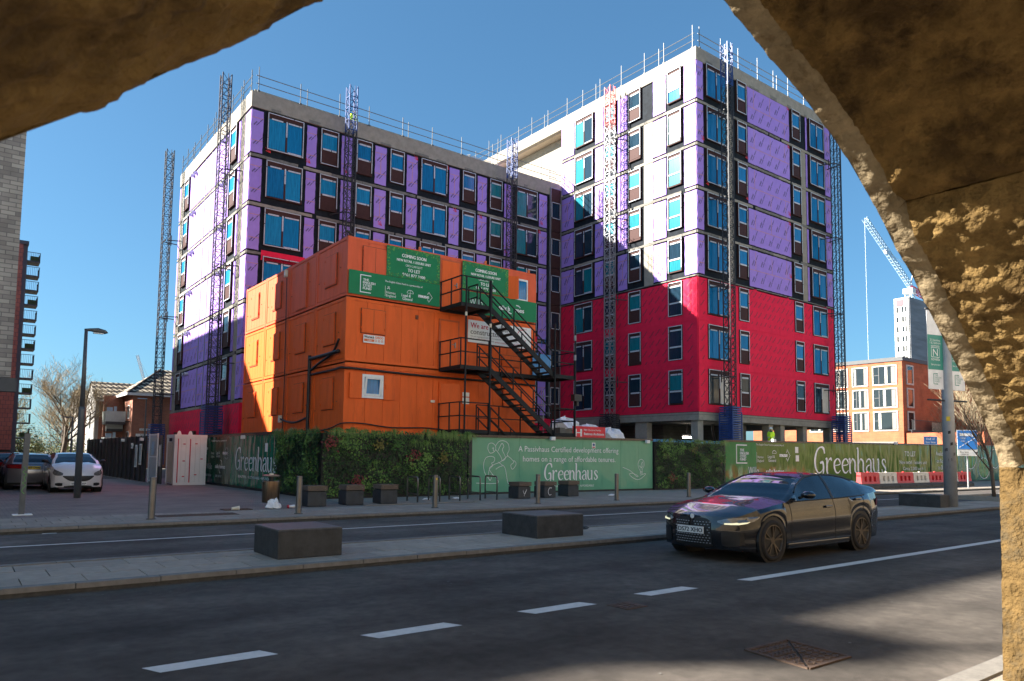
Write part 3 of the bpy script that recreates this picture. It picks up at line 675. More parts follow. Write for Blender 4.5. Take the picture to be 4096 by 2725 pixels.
# ================================================================= guard rails on the roof edges
def guard(name, pts, spacing, label):
    a, b = Vector(pts[0]), Vector(pts[1]); L = (b-a).length; d = (b-a)/L
    t = thing(name, label, 'guard rail', a, group='tube guard rails along the roof edges')
    s = .15; i = 0
    while s < L:
        p = a+d*s; h = 1.55+random.uniform(-.15, .2)
        o = MB().tube([p, p+Vector((0, 0, h))], .026, 6).build('post', 'rail_galv', t)
        sub('foot_clamp', MB().box(p.x-.07, p.x+.07, p.y-.07, p.y+.07, p.z, p.z+.12), 'grey_dark', o)
        if i % 3 == 1:
            p2 = p+d*.45; MB().tube([p2, p2+Vector((0, 0, h*.85))], .026, 6).build('post', 'rail_galv', t)
        s += spacing*random.uniform(.8, 1.2); i += 1
    for z in (.55, 1.05):
        s = 0
        while s < L-.1:
            e = min(L, s+6.2); MB().tube([a+d*s+Vector((0, 0, z)), a+d*e+Vector((0, 0, z+random.uniform(-.02, .02)))], .024, 6).build('rail', 'rail_galv', t); s = e-.15 if e < L else L
    return t
guard('guard_rail', ((LX+.2, LY+.02, 23.62), (LXE-.6, LY+.02, 23.62)), 2.4, 'scaffold tube guard rail above the purple front of the lower wing')
guard('guard_rail', ((LX+.02, LY+.2, 23.62), (LX+.02, LYE, 23.62)), 1.9, 'scaffold tube guard rail above the white end wall of the lower wing')
guard('guard_rail', ((TX+.05, TY+.15, 29.38), (TX+.05, TYE, 29.38)), 2.2, 'scaffold tube guard rail above the sunlit side of the taller block')
guard('guard_rail', ((TX+.3, TY+.05, 29.38), (TXE, TY+.05, 29.38)), 2.3, 'scaffold tube guard rail above the shaded street side of the taller block')
guard('guard_rail', ((LXE-1.2, LY+.3, 23.62), (TX+2.1, LY+.3, 23.62)), 1.6, 'short guard rail where the lower roof meets the taller block')
# scaffold tower standing on the lower roof
t = thing('roof_scaffold', 'small scaffold platform on the lower roof beside the taller block', 'scaffold', (35, 52, 24))
for x in (34.2, 36.4):
    for y in (50.5, 53.5): MB().tube([(x, y, 23.9), (x, y, 27.6)], .03, 6).build('standard', 'galv', t)
for z in (26.6, 27.1, 27.5): MB().tube([(34, 50.5, z), (36.6, 50.5, z)], .025, 6).tube([(34.2, 50.3, z), (34.2, 53.7, z)], .025, 6).tube([(36.4, 50.3, z), (36.4, 53.7, z)], .025, 6).build('ledger', 'galv', t)
MB().box(34, 36.6, 50.4, 53.6, 26.0, 26.08).build('platform', 'galv_d', t)
# ================================================================= mast climbers
SECT = None
def mast(x, y, ztop, z0, label, face, cage='blue', topm='blue_cage', ang=0):
    global SECT
    w = .27
    if SECT is None:
        b = MB()
        for sx in (-w, w):
            for sy in (-w, w): b.beam((sx, sy, 0), (sx, sy, 1.5), .06)
        for z in (.04, .76):
            for s in (-w, w): b.beam((-w, s, z), (w, s, z), .035).beam((s, -w, z), (s, w, z), .035)
        for z in (.04, .76):
            for s in (-w, w): b.beam((-w, s, z), (w, s, z+.72), .022).beam((w, s, z), (-w, s, z+.72), .022).beam((s, -w, z), (s, w, z+.72), .022).beam((s, w, z), (s, -w, z+.72), .022)
        b.beam((w*.2, -w-.04, 0), (w*.2, -w-.04, 1.5), .03)
        SECT = {m: mesh_of(b, m, 'mast_section') for m in ('galv_d', 'galv', 'blue_cage', 'plastic_red', 'navy')}
    t = thing('mast_climber', label, 'mast', (x, y, z0), group='lattice mast climbers fixed to the block')
    z = z0; I = WM(t).inverted(); i = 0
    n = int((ztop-z0)/1.5)
    while i < n:
        m = topm if i >= n-2 else ('galv' if cage == 'grey' else 'galv_d')
        put('mast_section', SECT[m], t, Matrix.Translation((x, y, z0+i*1.5+(ztop-z0-n*1.5))) , I); i += 1
    for zz in range(int(z0)+5, int(ztop)-2, 6):
        b = MB()
        if face == 'x': b.beam((x, y-.4, zz), (x+1.2, y-.9, zz), .06).beam((x, y+.3, zz), (x+1.2, y+.5, zz), .06).beam((x-.1, y-.5, zz), (x-.1, y+.5, zz), .07).beam((x+.3, y-.5, zz-.4), (x+.3, y-.5, zz+.4), .05)
        else: b.beam((x-.4, y, zz), (x-.9, y+1.2, zz), .06).beam((x+.3, y, zz), (x+.5, y+1.2, zz), .06).beam((x-.5, y-.1, zz), (x+.5, y-.1, zz), .07).beam((x-.5, y+.3, zz-.4), (x-.5, y+.3, zz+.4), .05)
        b.build('wall_tie', 'galv_d', t)
    cg = MB(); cx, cz = .5, 1.7
    m = 'blue_cage' if cage == 'blue' else 'galv_d'
    for sx in (-cx, cx):
        for sy in (-cx, cx): cg.box(x+sx-.03, x+sx+.03, y+sy-.03, y+sy+.03, z0-1, z0+cz)
    for k in range(15):
        zz = z0-.1+k*.15
        for s in (-cx, cx): cg.box(x-cx, x+cx, y+s-.006, y+s+.006, zz, zz+.09).box(x+s-.006, x+s+.006, y-cx, y+cx, zz, zz+.09)
    cg.build('base_cage', m, t)
    return t
mast(12.35, 60.3, 25.3, 1.6, 'lattice mast standing clear beyond the far end of the white wall', 'x', topm='galv_d')
mast(12.35, 45.5, 25.2, 2.3, 'lattice mast in front of the white end wall beside its tall window column', 'x', topm='navy')
mast(19.4, 42.3, 25.4, 6, 'blue topped lattice mast rising behind the orange cabins', 'y')
mast(32.6, 42.3, 25.6, 6, 'lattice mast against the purple front near the inner corner', 'y')
mast(37.5, 36.85, 29.1, 2.6, 'red topped lattice mast in front of the sunlit wall of the taller block', 'x', 'grey', 'plastic_red')
mast(40.5, 28.8, 29.8, 2.9, 'blue topped lattice mast on the street side of the taller block near its corner', 'y')
mast(54.6, 28.8, 28.4, 2.9, 'lattice mast at the far street corner of the taller block', 'y', topm='galv_d')
# ================================================================= orange site cabins
CX, CY, CZ = 11.95, 26.0, [2.45, 5.2, 7.82]; CH = [2.68, 2.55, 2.36]; CW, CLN = 3.11, 9.6
ROWN = ('bottom', 'middle', 'top')
def shutter(mb, x0, x1, z0, z1, two=True):
    mb.m = 1; mb.box(x0-.02, x1+.02, -.034, 0, z0-.025, z1+.02); mb.m = 0
    mb.box(x0, x1, -.05, -.03, z0, z1); g = .03
    mb.m = 1; mb.box((x0+x1)/2-.006, (x0+x1)/2+.006, -.0605, -.05, z0+g, z1-g); mb.m = 0
    if two: c = (x0+x1)/2; mb.box(x0+g, c-.008, -.065, -.05, z0+g, z1-g).box(c+.008, x1-g, -.065, -.05, z0+g, z1-g)
    else: mb.box(x0+g, x1-g, -.065, -.05, z0+g, z1-g)
    for z in (z0+.15, z1-.2): mb.box(x0-.02, x0+.02, -.08, -.02, z, z+.1).box(x1-.02, x1+.02, -.08, -.02, z, z+.1)
def cabin(row, i):
    y0 = CY+i*CW; z = CZ[row]; h = CH[row]
    if i == 0:
        la = {0: 'orange site cabin at street end of bottom row, with open shutters and open door', 1: 'orange site cabin at street end of middle row, with a grey handled door', 2: 'orange site cabin at street end of top row, wearing green banners'}[row]
    else:
        la = ROWN[row].capitalize()+' row orange site cabin, '+{1: 'second', 2: 'third', 3: 'fourth'}[i]+' from the stair side'
    t = thing('site_cabin', la, 'cabin', (CX, y0, z), group='stacked orange site cabins', local=True)
    b = MB(); g = .025; OM = 'orange_top' if row == 2 else 'orange'
    b.box(.05, CLN-.05, .05, CW-.05, .1, h-.05)
    b.build('body', 'orange_dirt', t)
    # vertical board panels on the end and the long side, with narrow open joints
    for k in range(7):
        a = .12+k*(CW-.24)/7; MB().box(.022, .052, a+.006, a+(CW-.24)/7-.006, .14, h-.12).build('end_board', OM, t)
    if i == 0:
        for k in range(12):
            a = .12+k*(CLN-.24)/12; MB().box(a+.006, a+(CLN-.24)/12-.006, .022, .052, .14, h-.12).build('side_board', OM, t)
    fr = MB(); s = .14
    for x in (0, CLN-s):
        for y in (g, CW-s-g): fr.box(x, x+s, y, y+s, 0, h)
    for zz in (0, h-s*.8):
        fr.box(s, CLN-s, g, g+s*.6, zz, zz+s*.8).box(s, CLN-s, CW-g-s*.6, CW-g, zz, zz+s*.8).box(0, s*.6, s+g, CW-s-g, zz, zz+s*.8).box(CLN-s*.6, CLN, s+g, CW-s-g, zz, zz+s*.8)
    fr.build('corner_frame', OM, t)
    MB().box(.02, CLN-.02, g+.02, CW-g-.02, h-.02, h+.012).build('roof_sheet', 'orange_d', t)
    dk = MB()
    for x in (0, CLN-.16):
        for y in (g, CW-.16-g): dk.box(x+.01, x+.15, y+.01, y+.15, h, h+.045)
    dk.build('corner_casting', 'orange_dirt', t)
    # end wall (faces -x): a pair of shutters, or a door on the second cabin of the top row
    def endpart(mb, name, mat=None):
        mat = mat or OM
        o = mb.build(name, mat, t); o.matrix_basis = Matrix.Translation((.02, CW, 0)) @ Matrix.Rotation(-math.pi/2, 4, 'Z'); return o
    if row == 2 and i == 1:
        endpart(MB().box(.95, 2.15, -.05, 0, .12, h-.2), 'door_frame', 'orange_d'); endpart(MB().box(1.0, 2.1, -.065, -.05, .16, h-.25), 'door'); 
    else:
        m = MB(); shutter(m, .98, 2.1, h-1.75, h-.48); endpart(m, 'shutter', [OM, 'orange_dirt'])
    k = MB()
    for q in range(4): k.box(.3+q*.7, .33+q*.7, -.03, 0, .9+.3*(q % 2), .93+.3*(q % 2))
    endpart(k, 'vent_plug', 'orange_dirt')
    return t
for row in range(3):
    for i in range(4):
        t = cabin(row, i); h = CH[row]; z = CZ[row]; OM = 'orange_top' if row == 2 else 'orange'
        if i: continue
        def P(mb, name, mat=None, xf=None): return mb.build(name, mat or OM, t, xf)
        if row == 2:
            m = MB(); shutter(m, .64, 1.7, 1.02, 2.06); P(m, 'shutter', [OM, 'orange_dirt'])
            d = P(MB().box(4.25, 5.3, -.03, .03, .08, 2.2), 'door_frame', 'orange_d'); sub('door', MB().box(4.33, 5.22, -.05, -.03, .12, 2.12), 'orange', d); sub('door_handle', MB().box(5.05, 5.1, -.09, -.05, 1.0, 1.22).box(4.92, 5.1, -.1, -.07, 1.1, 1.13), 'steel', d)
            wf = P(MB().box(8.35, 8.45, -.05, .02, .98, 1.98).box(9.0, 9.06, -.05, .02, .98, 1.98).box(8.45, 9.0, -.05, .02, 1.9, 1.98).box(8.45, 9.0, -.05, .02, .98, 1.04), 'window', 'white')
            sub('pane', MB().box(8.45, 9.0, -.02, 0, 1.04, 1.9), 'film_sky', wf)
            P(MB().box(0, .53, -.04, 0, .94, 2.0), 'shutter', 'orange', Matrix.Translation((7.88, 0, 0)) @ Matrix.Rotation(R(-38), 4, 'Z'))
            P(MB().box(9.08, 9.56, -.05, -.01, .94, 2.02), 'shutter')
            for x in (3.2, 6.6, 9.1): P(MB().box(x, x+.09, -.02, .05, h, h+.14), 'lifting_lug', 'orange_print')
        if row == 1:
            m = MB(); shutter(m, .64, 1.68, 1.2, 2.16); P(m, 'shutter', [OM, 'orange_dirt'])
            d = P(MB().box(4.25, 5.28, -.03, .03, .06, 2.2), 'door_frame', 'orange_d'); sub('door', MB().box(4.33, 5.2, -.05, -.03, .1, 2.12), 'orange', d); sub('door_handle', MB().box(5.02, 5.07, -.09, -.05, 1.0, 1.24).box(4.88, 5.07, -.1, -.07, 1.12, 1.15), 'steel', d)
            P(MB().box(3.1, 3.22, -.035, 0, 2.03, 2.2), 'air_vent', 'orange_dirt')
            m = MB(); shutter(m, 7.6, 8.6, .45, .95); P(m, 'shutter', [OM, 'orange_dirt'])
            P(MB().box(0.0, CLN, -.012, .02, -.03, .14), 'skirting', 'orange')
        if row == 0:
            wf = P(MB().box(.73, .83, -.07, .02, 1.36, 2.3).box(1.57, 1.66, -.07, .02, 1.36, 2.3).box(.83, 1.57, -.07, .02, 2.2, 2.3).box(.83, 1.57, -.07, .02, 1.36, 1.45), 'window', 'white')
            sub('pane', MB().box(.85, 1.55, -.03, -.015, 1.46, 2.19), 'film_sky', wf)
            tilt_ = MB().box(.84, .92, -.0, .03, 0, .74).box(1.48, 1.56, -.0, .03, 0, .74).box(.92, 1.48, 0, .03, .66, .74).box(.92, 1.48, 0, .03, 0, .08)
            sub('sash', tilt_, 'white', wf).matrix_basis = Matrix.Translation((0, -.035, 1.46)) @ Matrix.Rotation(R(8), 4, 'X')
            for x0, x1 in ((.2, .72), (1.68, 2.2)): P(MB().box(x0, x1, -.07, -.015, 1.33, 2.33).box((x0+x1)/2-.2, (x0+x1)/2-.16, -.1, -.07, 1.75, 1.95), 'shutter')
            d = P(MB().box(4.3, 4.42, -.04, .05, .1, 2.25).box(5.2, 5.32, -.04, .05, .1, 2.25).box(4.42, 5.2, -.04, .05, 2.15, 2.25), 'door_frame')
            sub('dark_doorway', MB().box(4.42, 5.2, .015, .03, .1, 2.15), 'black', d)
            o = MB().box(0, .8, -.045, 0, .1, 2.15).build('door', 'orange', t, Matrix.Translation((4.4, -.02, 0)) @ Matrix.Rotation(R(-32), 4, 'Z'))
            P(MB().box(3.9, 4.1, -.04, -.015, 1.35, 1.45), 'switch_box', 'cup'); P(MB().box(5.5, 5.85, -.035, -.015, 1.7, 1.88).box(5.5, 5.85, -.035, -.015, 1.38, 1.66), 'paper_notice', 'white')
            m = MB(); shutter(m, 7.7, 8.8, 1.35, 2.2); P(m, 'shutter', [OM, 'orange_dirt'])
            P(MB().box(0, CLN, -.012, .02, -.02, .3), 'skirting', 'orange'); P(MB().box(0, CLN, -.012, .02, h-.12, h+.1), 'skirting', 'orange')
for i in range(3):
    MB().box(CX-.02, CX+.05, CY+.02, CY+4*CW-.02, 2.42, 2.75)
g = thing('cabin_gantry', 'dark timber and steel gantry carrying the orange cabins behind the hoarding', 'gantry', (CX+4, CY+6, 0))
for x in (CX+.3, CX+4.8, CX+9.2):
    for y in (CY+.3, CY+4, CY+8, CY+12): MB().box(x, x+.2, y, y+.2, 0, 2.3).build('leg', 'stair', g)
MB().box(CX, CX+CLN, CY+.02, CY+4*CW, 2.3, 2.445).build('deck', 'timber', g)
# cables and pipes on the cabins
def cable(pts, r, label, mat='black', n=6, name='cable'):
    m = MB(); m.smooth = True; m.tube(smooth_pts(pts, 6), r, 8); o = m.build(name, mat); return tag(o, label, 'pipe' if name == 'pipe' else 'cable')
YF = CY-.08
cable([(CX-.06, 29.4, 4.92), (CX-.06, 27, 4.93), (CX-.07, YF, 4.93), (13.2, YF, 4.92), (16, YF-.02, 4.88), (19, YF-.02, 4.9), (21.6, YF, 4.88)], .045, 'thick black cable strung along the joint above the bottom orange cabins')
cable([(CX-.07, 30.5, 2.55), (CX-.07, 28.5, 2.5), (CX-.08, 27, 2.62), (CX-.08, YF-.03, 2.78), (12.7, YF-.03, 2.8), (14, YF-.04, 2.68), (15.6, YF-.04, 2.72), (17, YF-.04, 2.62)], .025, 'thin drooping black cable along the foot of the orange cabins')
cable([(CX-.08, 29.35, 2.4), (CX-.08, 29.35, 4), (CX-.08, 29.35, 5.75)], .07, 'black vertical drainpipe on the shaded end wall of the cabins', name='pipe')
cable([(CX-.08, 29.35, 5.6), (CX-.1, 28, 5.6), (CX-.12, 26.35, 5.62)], .075, 'black sloping pipe branching off the drainpipe on the cabins', name='pipe')
cable([(CX-.1, 29.1, 5.1), (CX-.12, 28.3, 5.3), (CX-.1, 27, 5.6), (CX-.1, 26.4, 6.1)], .05, 'black hose curling up the corner of the orange cabins', name='pipe')
cable([(CX-.12, 32.4, 3.15), (CX-.12, 31.6, 3.0), (CX-.12, 30.6, 2.95), (CX-.1, 29.5, 3.1)], .045, 'grey looped hose hanging on the lower cabin end wall', 'galv_d', name='pipe')
cable([(CX-.05, 32.45, 9.7), (CX-.05, 32.4, 8), (CX-.05, 32.3, 5), (CX-.05, 32.35, 2.5)], .02, 'thin dark cable dropping down the cabin end walls')
for y, z, la in ((32.5, 9.75, 'small grey electrical box high on the cabin end wall'), (32.6, 3.0, 'small yellowish electrical box low on the cabin end wall')):
    t = thing('electrical_box', la, 'box', (CX-.1, y, z)); MB().box(CX-.14, CX-.02, y-.1, y+.12, z, z+.32).build('case', 'cup', t, bevel=.01); MB().box(CX-.15, CX-.139, y-.05, y+.06, z+.08, z+.22).build('cover', 'plate_w', t)
# pigeon on the cabin corner
t = thing('pigeon', 'grey pigeon perched on the corner of the top orange cabin', 'pigeon', (CX+.1, CY+.1, 10.25))
m = MB(); m.smooth = True; m.tube([(CX-.1, CY+.1, 10.36), (CX-.04, CY+.1, 10.38), (CX+.04, CY+.1, 10.36), (CX+.13, CY+.1, 10.31), (CX+.24, CY+.1, 10.26)], [.02, .055, .06, .045, .015], 8); m.tube([(CX-.06, CY+.1, 10.38), (CX-.1, CY+.1, 10.45), (CX-.115, CY+.1, 10.49)], [.035, .025, .022], 8).tube([(CX-.11, CY+.1, 10.485), (CX-.15, CY+.1, 10.475)], [.012, .004], 6)
m.tube([(CX, CY+.08, 10.22), (CX, CY+.08, 10.34)], .008, 5).tube([(CX, CY+.12, 10.22), (CX, CY+.12, 10.34)], .008, 5); m.build('body', 'galv_d', t)
# ================================================================= banners and signs on the cabins
U, V = Vector((1, 0, 0)), Vector((0, 0, 1))
def fboard(name, label, x0, x1, z0, z1, y, mat, cat='banner', thick=.015, group=None):
    o = MB().box(x0, x1, y, y+thick, z0, z1).build(name, mat); tag(o, label, cat, group); return o
def letters(o, items, y, mat, name='lettering'):
    m = MB()
    for it in items: text(m, it[0], (it[1], y, it[2]), U, V, it[3], it[4] if len(it) > 4 else None, it[5] if len(it) > 5 else 'l', it[6] if len(it) > 6 else 0)
    return sub(name, m, mat, o)
YB = CY-.09
for j, (x0, x1) in enumerate(((13.6, 16.15), (17.3, 19.83))):
    b = fboard('banner', ('green TO LET banner with a leafy border beside the closed shutter', 'green TO LET banner with a leafy border behind the stair railing')[j], x0, x1, 8.84, 10.1, YB, 'sign_green')
    c = (x0+x1)/2
    letters(b, [('COMING SOON', c, 9.72, .2, 1.15, 'c', .006), ('NEW RETAIL / LEISURE UNIT', c, 9.53, .15, 1.62, 'c', .004), ('CIRCA 2,000 SQ FT', c, 9.35, .13, .8, 'c'), ('TO LET', c, 9.14, .2, .58, 'c', .006), ('0161 877 3400', c, 8.95, .17, 1.08, 'c', .006)], YB-.004, 'white_print')
    for mt, nn in (('leaf_a', 240), ('leaf_b', 150)):
        lf = MB()
        for k in range(nn):
            e = random.random(); 
            if e < .36: px, pz = random.uniform(x0+.03, x1-.03), 10.1-random.random()**1.5*.16-.02
            elif e < .62: px, pz = random.uniform(x0+.03, x1-.03), 8.86+random.random()**1.5*.14
            else: px, pz = (x0+.03+random.random()**1.4*.14) if random.random() < .5 else (x1-.03-random.random()**1.4*.14), random.uniform(8.86, 10.06)
            a = random.uniform(0, 6.28); r = random.uniform(.025, .05); yy = YB-.003-random.random()*.004
            lf.raw([(px+r*math.cos(a+q)*(1 if q % 2 == 0 else .6), yy, pz+r*math.sin(a+q)*(1 if q % 2 == 0 else .6)) for q in (0, 1.2, 2, 3.14, 4.2, 5.2)], [(0, 1, 2, 3, 4, 5)])
        sub('leaf_border', lf, mt, b, kind='stuff')
def bracket(m, x, z, w, h, t, y):
    m.box(x, x+t, y, y+.002, z, z+h).box(x+t, x+w, y, y+.002, z+h-t, z+h).box(x+t, x+w, y, y+.002, z, z+t)
def dots_diamond(m, cx, cz, r, y):
    for k in range(20):
        a = k/20*4; q = int(a); f = a-q; P = [(0, 1), (1, 0), (0, -1), (-1, 0), (0, 1)]
        px = P[q][0]+(P[q+1][0]-P[q][0])*f; pz = P[q][1]+(P[q+1][1]-P[q][1])*f
        if px < -.55: continue
        s = r*.11; m.raw([(cx+px*r*.8+s*math.cos(t), y, cz+pz*r+s*math.sin(t)) for t in (0, 1.57, 3.14, 4.71)], [(0, 1, 2, 3)])
b1 = fboard('banner', 'long green partnership banner with white logos below the TO LET banner', 11.97, 16.16, 7.88, 8.83, YB, 'sign_green')
m = MB(); bracket(m, 12.45, 7.98, .48, .72, .035, YB-.006)
for k, s in enumerate(('THE', 'ENGLISH', 'CITIES', 'FUND')): text(m, s, (12.58, YB-.006, 8.46-k*.115), U, V, .14, bold=.005)
text(m, 'The English Cities Fund is a partnership of:', (13.55, YB-.006, 8.56), U, V, .105, 1.75, bold=.002)
m.box(13.56, 13.572, YB-.006, YB-.004, 7.98, 8.4); text(m, 'Homes', (13.61, YB-.006, 8.1), U, V, .15); text(m, 'England', (13.61, YB-.006, 7.97), U, V, .15)
for q in ((0, 0), (.05, .02), (.1, 0), (.03, .07), (.08, .07)): m.raw([(13.66+q[0]+.022*math.cos(t), YB-.006, 8.3+q[1]+.03*math.sin(t)) for t in (0, 1.57, 3.14, 4.71)], [(0, 1, 2, 3)])
text(m, 'Legal &', (14.32, YB-.006, 8.08), U, V, .17, .42, bold=.004); text(m, 'General', (14.36, YB-.006, 7.94), U, V, .17, .46, bold=.004)
ribbon(m, ell(14.72, 8.25, .15, .13, 0, 180, .018, .018), (0, YB-.006, 0), U, V, 1, 1); ribbon(m, [(14.57, 8.25, .014), (14.87, 8.25, .014)], (0, YB-.006, 0), U, V, 1, 1, 1, 1); ribbon(m, [(14.72, 8.38, .014), (14.72, 8.08, .014)], (0, YB-.006, 0), U, V, 1, 1, 1, 1)
text(m, 'muse', (15.12, YB-.006, 8.15), U, V, .24, .5, bold=.014); dots_diamond(m, 15.62, 8.22, .2, YB-.006)
sub('lettering', m, 'white_print', b1)
b2 = fboard('banner', 'long green banner with white housing logo behind the upper stair flight', 17.3, 21.5, 7.84, 8.79, YB, 'sign_green')
m = MB(); text(m, 'Willo', (17.7, YB-.006, 8.2), U, V, .42, .7); text(m, 'salix h', (19.3, YB-.006, 8.2), U, V, .3, .62, bold=.012); text(m, 'mes', (20.25, YB-.006, 8.2), U, V, .3, .5, bold=.012)
for k in range(14):
    a = 40+k*9.5 if k < 7 else 215+(k-7)*9.5; cx, cz, r = (20.12, 8.3, .23)
    px, pz = cx+(.22 if k < 7 else -.12)+r*math.cos(R(a)), cz+r*math.sin(R(a))*.9
    m.raw([(px+.026*math.cos(t), YB-.006, pz+.03*math.sin(t)) for t in (0, .8, 1.57, 2.36, 3.14, 3.93, 4.71, 5.5)], [tuple(range(8))])
sub('lettering', m, 'white_print', b2)
ws = fboard('sign', 'small white and orange hire company sign under the middle shutter', 12.67, 13.6, 6.0, 6.32, YB+.015, 'white', 'sign')
letters(ws, [('Wernick', 12.7, 6.19, .15, .44, 'l', .006)], YB+.011, 'black_print'); letters(ws, [('0800', 13.18, 6.19, .16, .36, 'l', .004), ('51 55 55', 13.17, 6.07, .14, .37, 'l', .004)], YB+.011, 'orange_print')
sub('orange_bar', MB().box(12.7, 13.14, YB+.012, YB+.0135, 6.06, 6.16), 'orange_print', ws); letters(ws, [('HIRE', 12.85, 6.08, .09)], YB+.009, 'white_print')
cs = fboard('sign', 'large white constructors sign with red and grey lettering behind the stairs', 17.65, 21.2, 6.55, 7.54, YB+.01, 'white', 'sign')
letters(cs, [('We are', 17.78, 7.2, .34, .95, 'l', .008), ('0800 783 1423', 18.15, 6.66, .12), ('www.ccscheme.org.uk', 19.1, 6.64, .13)], YB+.006, 'red_print')
letters(cs, [('considerate', 18.85, 7.2, .34, 1.4, 'l', .006), ('constructors', 17.78, 6.92, .34, 1.75, 'l', .006), ('Call:', 17.78, 6.66, .12), ('visit:', 18.85, 6.66, .12), ('We are registered with the Considerate Constructors Scheme', 17.78, 6.79, .1, 2.6)], YB+.006, 'panel_grey')
m = MB(); ribbon(m, ell(20.65, 7.1, .26, .3, 30, 330, .03, .03, 20), (0, YB+.006, 0), U, V, 1, 1); text(m, 'CONSIDERATE', (20.35, YB+.006, 7.42), U, V, .08, .6); text(m, 'CONSTRUCTORS', (20.35, YB+.006, 6.68), U, V, .08, .6); sub('round_badge', m, 'red_print', cs)
# ================================================================= the outside stair
ST = thing('staircase', 'black steel outside staircase with landings climbing the orange cabins', 'staircase', (19, 25, 0))
SY0, SY1 = 24.3, 25.95; L3, L2, L1 = 7.86, 5.28, 2.66
def S(mb, name, mat='stair'): return mb.build(name, mat, ST)
def deck(x0, x1, y0, y1, z):
    o = S(MB().box(x0, x1, y0, y0+.05, z-.16, z).box(x0, x1, y1-.05, y1, z-.16, z).box(x0, x0+.05, y0+.05, y1-.05, z-.16, z).box(x1-.05, x1, y0+.05, y1-.05, z-.16, z), 'landing')
    n = max(3, int((x1-x0)/.24))
    for k in range(n):
        a = x0+.055+k*(x1-x0-.11)/n; S(MB().box(a, a+(x1-x0-.11)/n-.015, y0+.05, y1-.05, z-.05, z-.012), 'deck_board', 'tread')
def rail(pts, z, h=1.1, mids=2, d=.045, name='handrail'):
    m = MB()
    for hh in [h]+[h*.5]*(mids > 1): 
        for a, b in zip(pts, pts[1:]): m.beam((a[0], a[1], a[2]+hh), (b[0], b[1], b[2]+hh), d)
    S(m, name)
def posts(pts, h=1.1):
    for p in pts: S(MB().box(p[0]-.022, p[0]+.022, p[1]-.022, p[1]+.022, p[2]-.1, p[2]+h), 'rail_post')
for z in (L3, L2, L1): deck(16.2, 17.66, SY0, SY1, z)
deck(17.7, 21.2, 25.25, SY1, L2); deck(21.2, 22.5, SY0, SY1, L2); deck(17.7, 21.2, 25.25, SY1, L1); deck(21.2, 22.5, SY0, SY1, L1)
for z in (L3, L2, L1):
    rail([(16.22, SY1, z), (16.22, SY0+.02, z), (17.64, SY0+.02, z)], z); posts([(16.22, SY1-.05, z), (16.22, 25.1, z), (16.22, SY0+.03, z), (17.64, SY0+.03, z)])
    if z == L3: rail([(17.64, SY1, z), (17.64, 25.2, z)], z); posts([(17.64, SY1-.05, z), (17.64, 25.25, z)])
for z in (L2, L1):
    rail([(17.7, 25.27, z), (21.2, 25.27, z)], z); posts([(x, 25.27, z) for x in (17.7, 18.9, 20.1, 21.15)])
    rail([(22.48, SY1, z), (22.48, SY0+.02, z)], z); rail([(21.24, SY0+.02, z), (22.48, SY0+.02, z)], z); posts([(22.48, SY1-.05, z), (22.48, SY0+.03, z)])
def flight(xa, za, xb, zb, y0, y1, n=12):
    for y in (y0, y1):
        S(MB().beam((xa-.05, y, za-.06), (xb+.05, y, zb-.06), .045, .22), 'stringer')
        m = MB()
        for hh in (1.0, .52): m.beam((xa, y, za+hh), (xb, y, zb+hh), .042)
        S(m, 'handrail')
        for f in (.02, .36, .68, .98): px, pz = xa+(xb-xa)*f, za+(zb-za)*f; S(MB().box(px-.02, px+.02, y-.02, y+.02, pz-.05, pz+1.0), 'rail_post')
    for k in range(n):
        f = (k+.55)/n; px, pz = xa+(xb-xa)*f, za+(zb-za)*f; S(MB().box(px-.14, px+.14, y0+.025, y1-.025, pz-.045, pz), 'tread', 'tread')
flight(17.7, L3, 21.2, L2, SY0+.05, 25.2); flight(17.7, L2, 21.2, L1, SY0+.05, 25.2); flight(17.7, L1, 20.9, .2, SY0+.05, 25.2)
for x, z1 in ((16.42, 8.95), (17.66, 8.95), (21.25, 7.55), (22.48, 7.6)): S(MB().tube([(x, SY0-.03, .05), (x, SY0-.03, z1)], .04, 8), 'post')
for z in (6.9, 6.0): S(MB().tube([(22.46, SY0-.03, z), (22.46, SY0-.03, z+.25)], .06, 8), 'post_clamp', 'galv')
S(MB().box(22.38, 22.5, 24.05, 24.24, 3.9, 4.12).box(22.2, 22.65, 24.0, 24.24, 4.12, 4.42), 'floodlight', 'black')
S(MB().box(21.3, 22.4, 25.9, 25.92, 5.35, 6.4), 'debris_net', 'blue_net')
for x, z in ((16.42, 7.3), (17.66, 6.95)): S(MB().tube([(x, SY0-.03, z), (x, SY0-.03, z+.16)], .048, 8), 'label_band', 'cup')
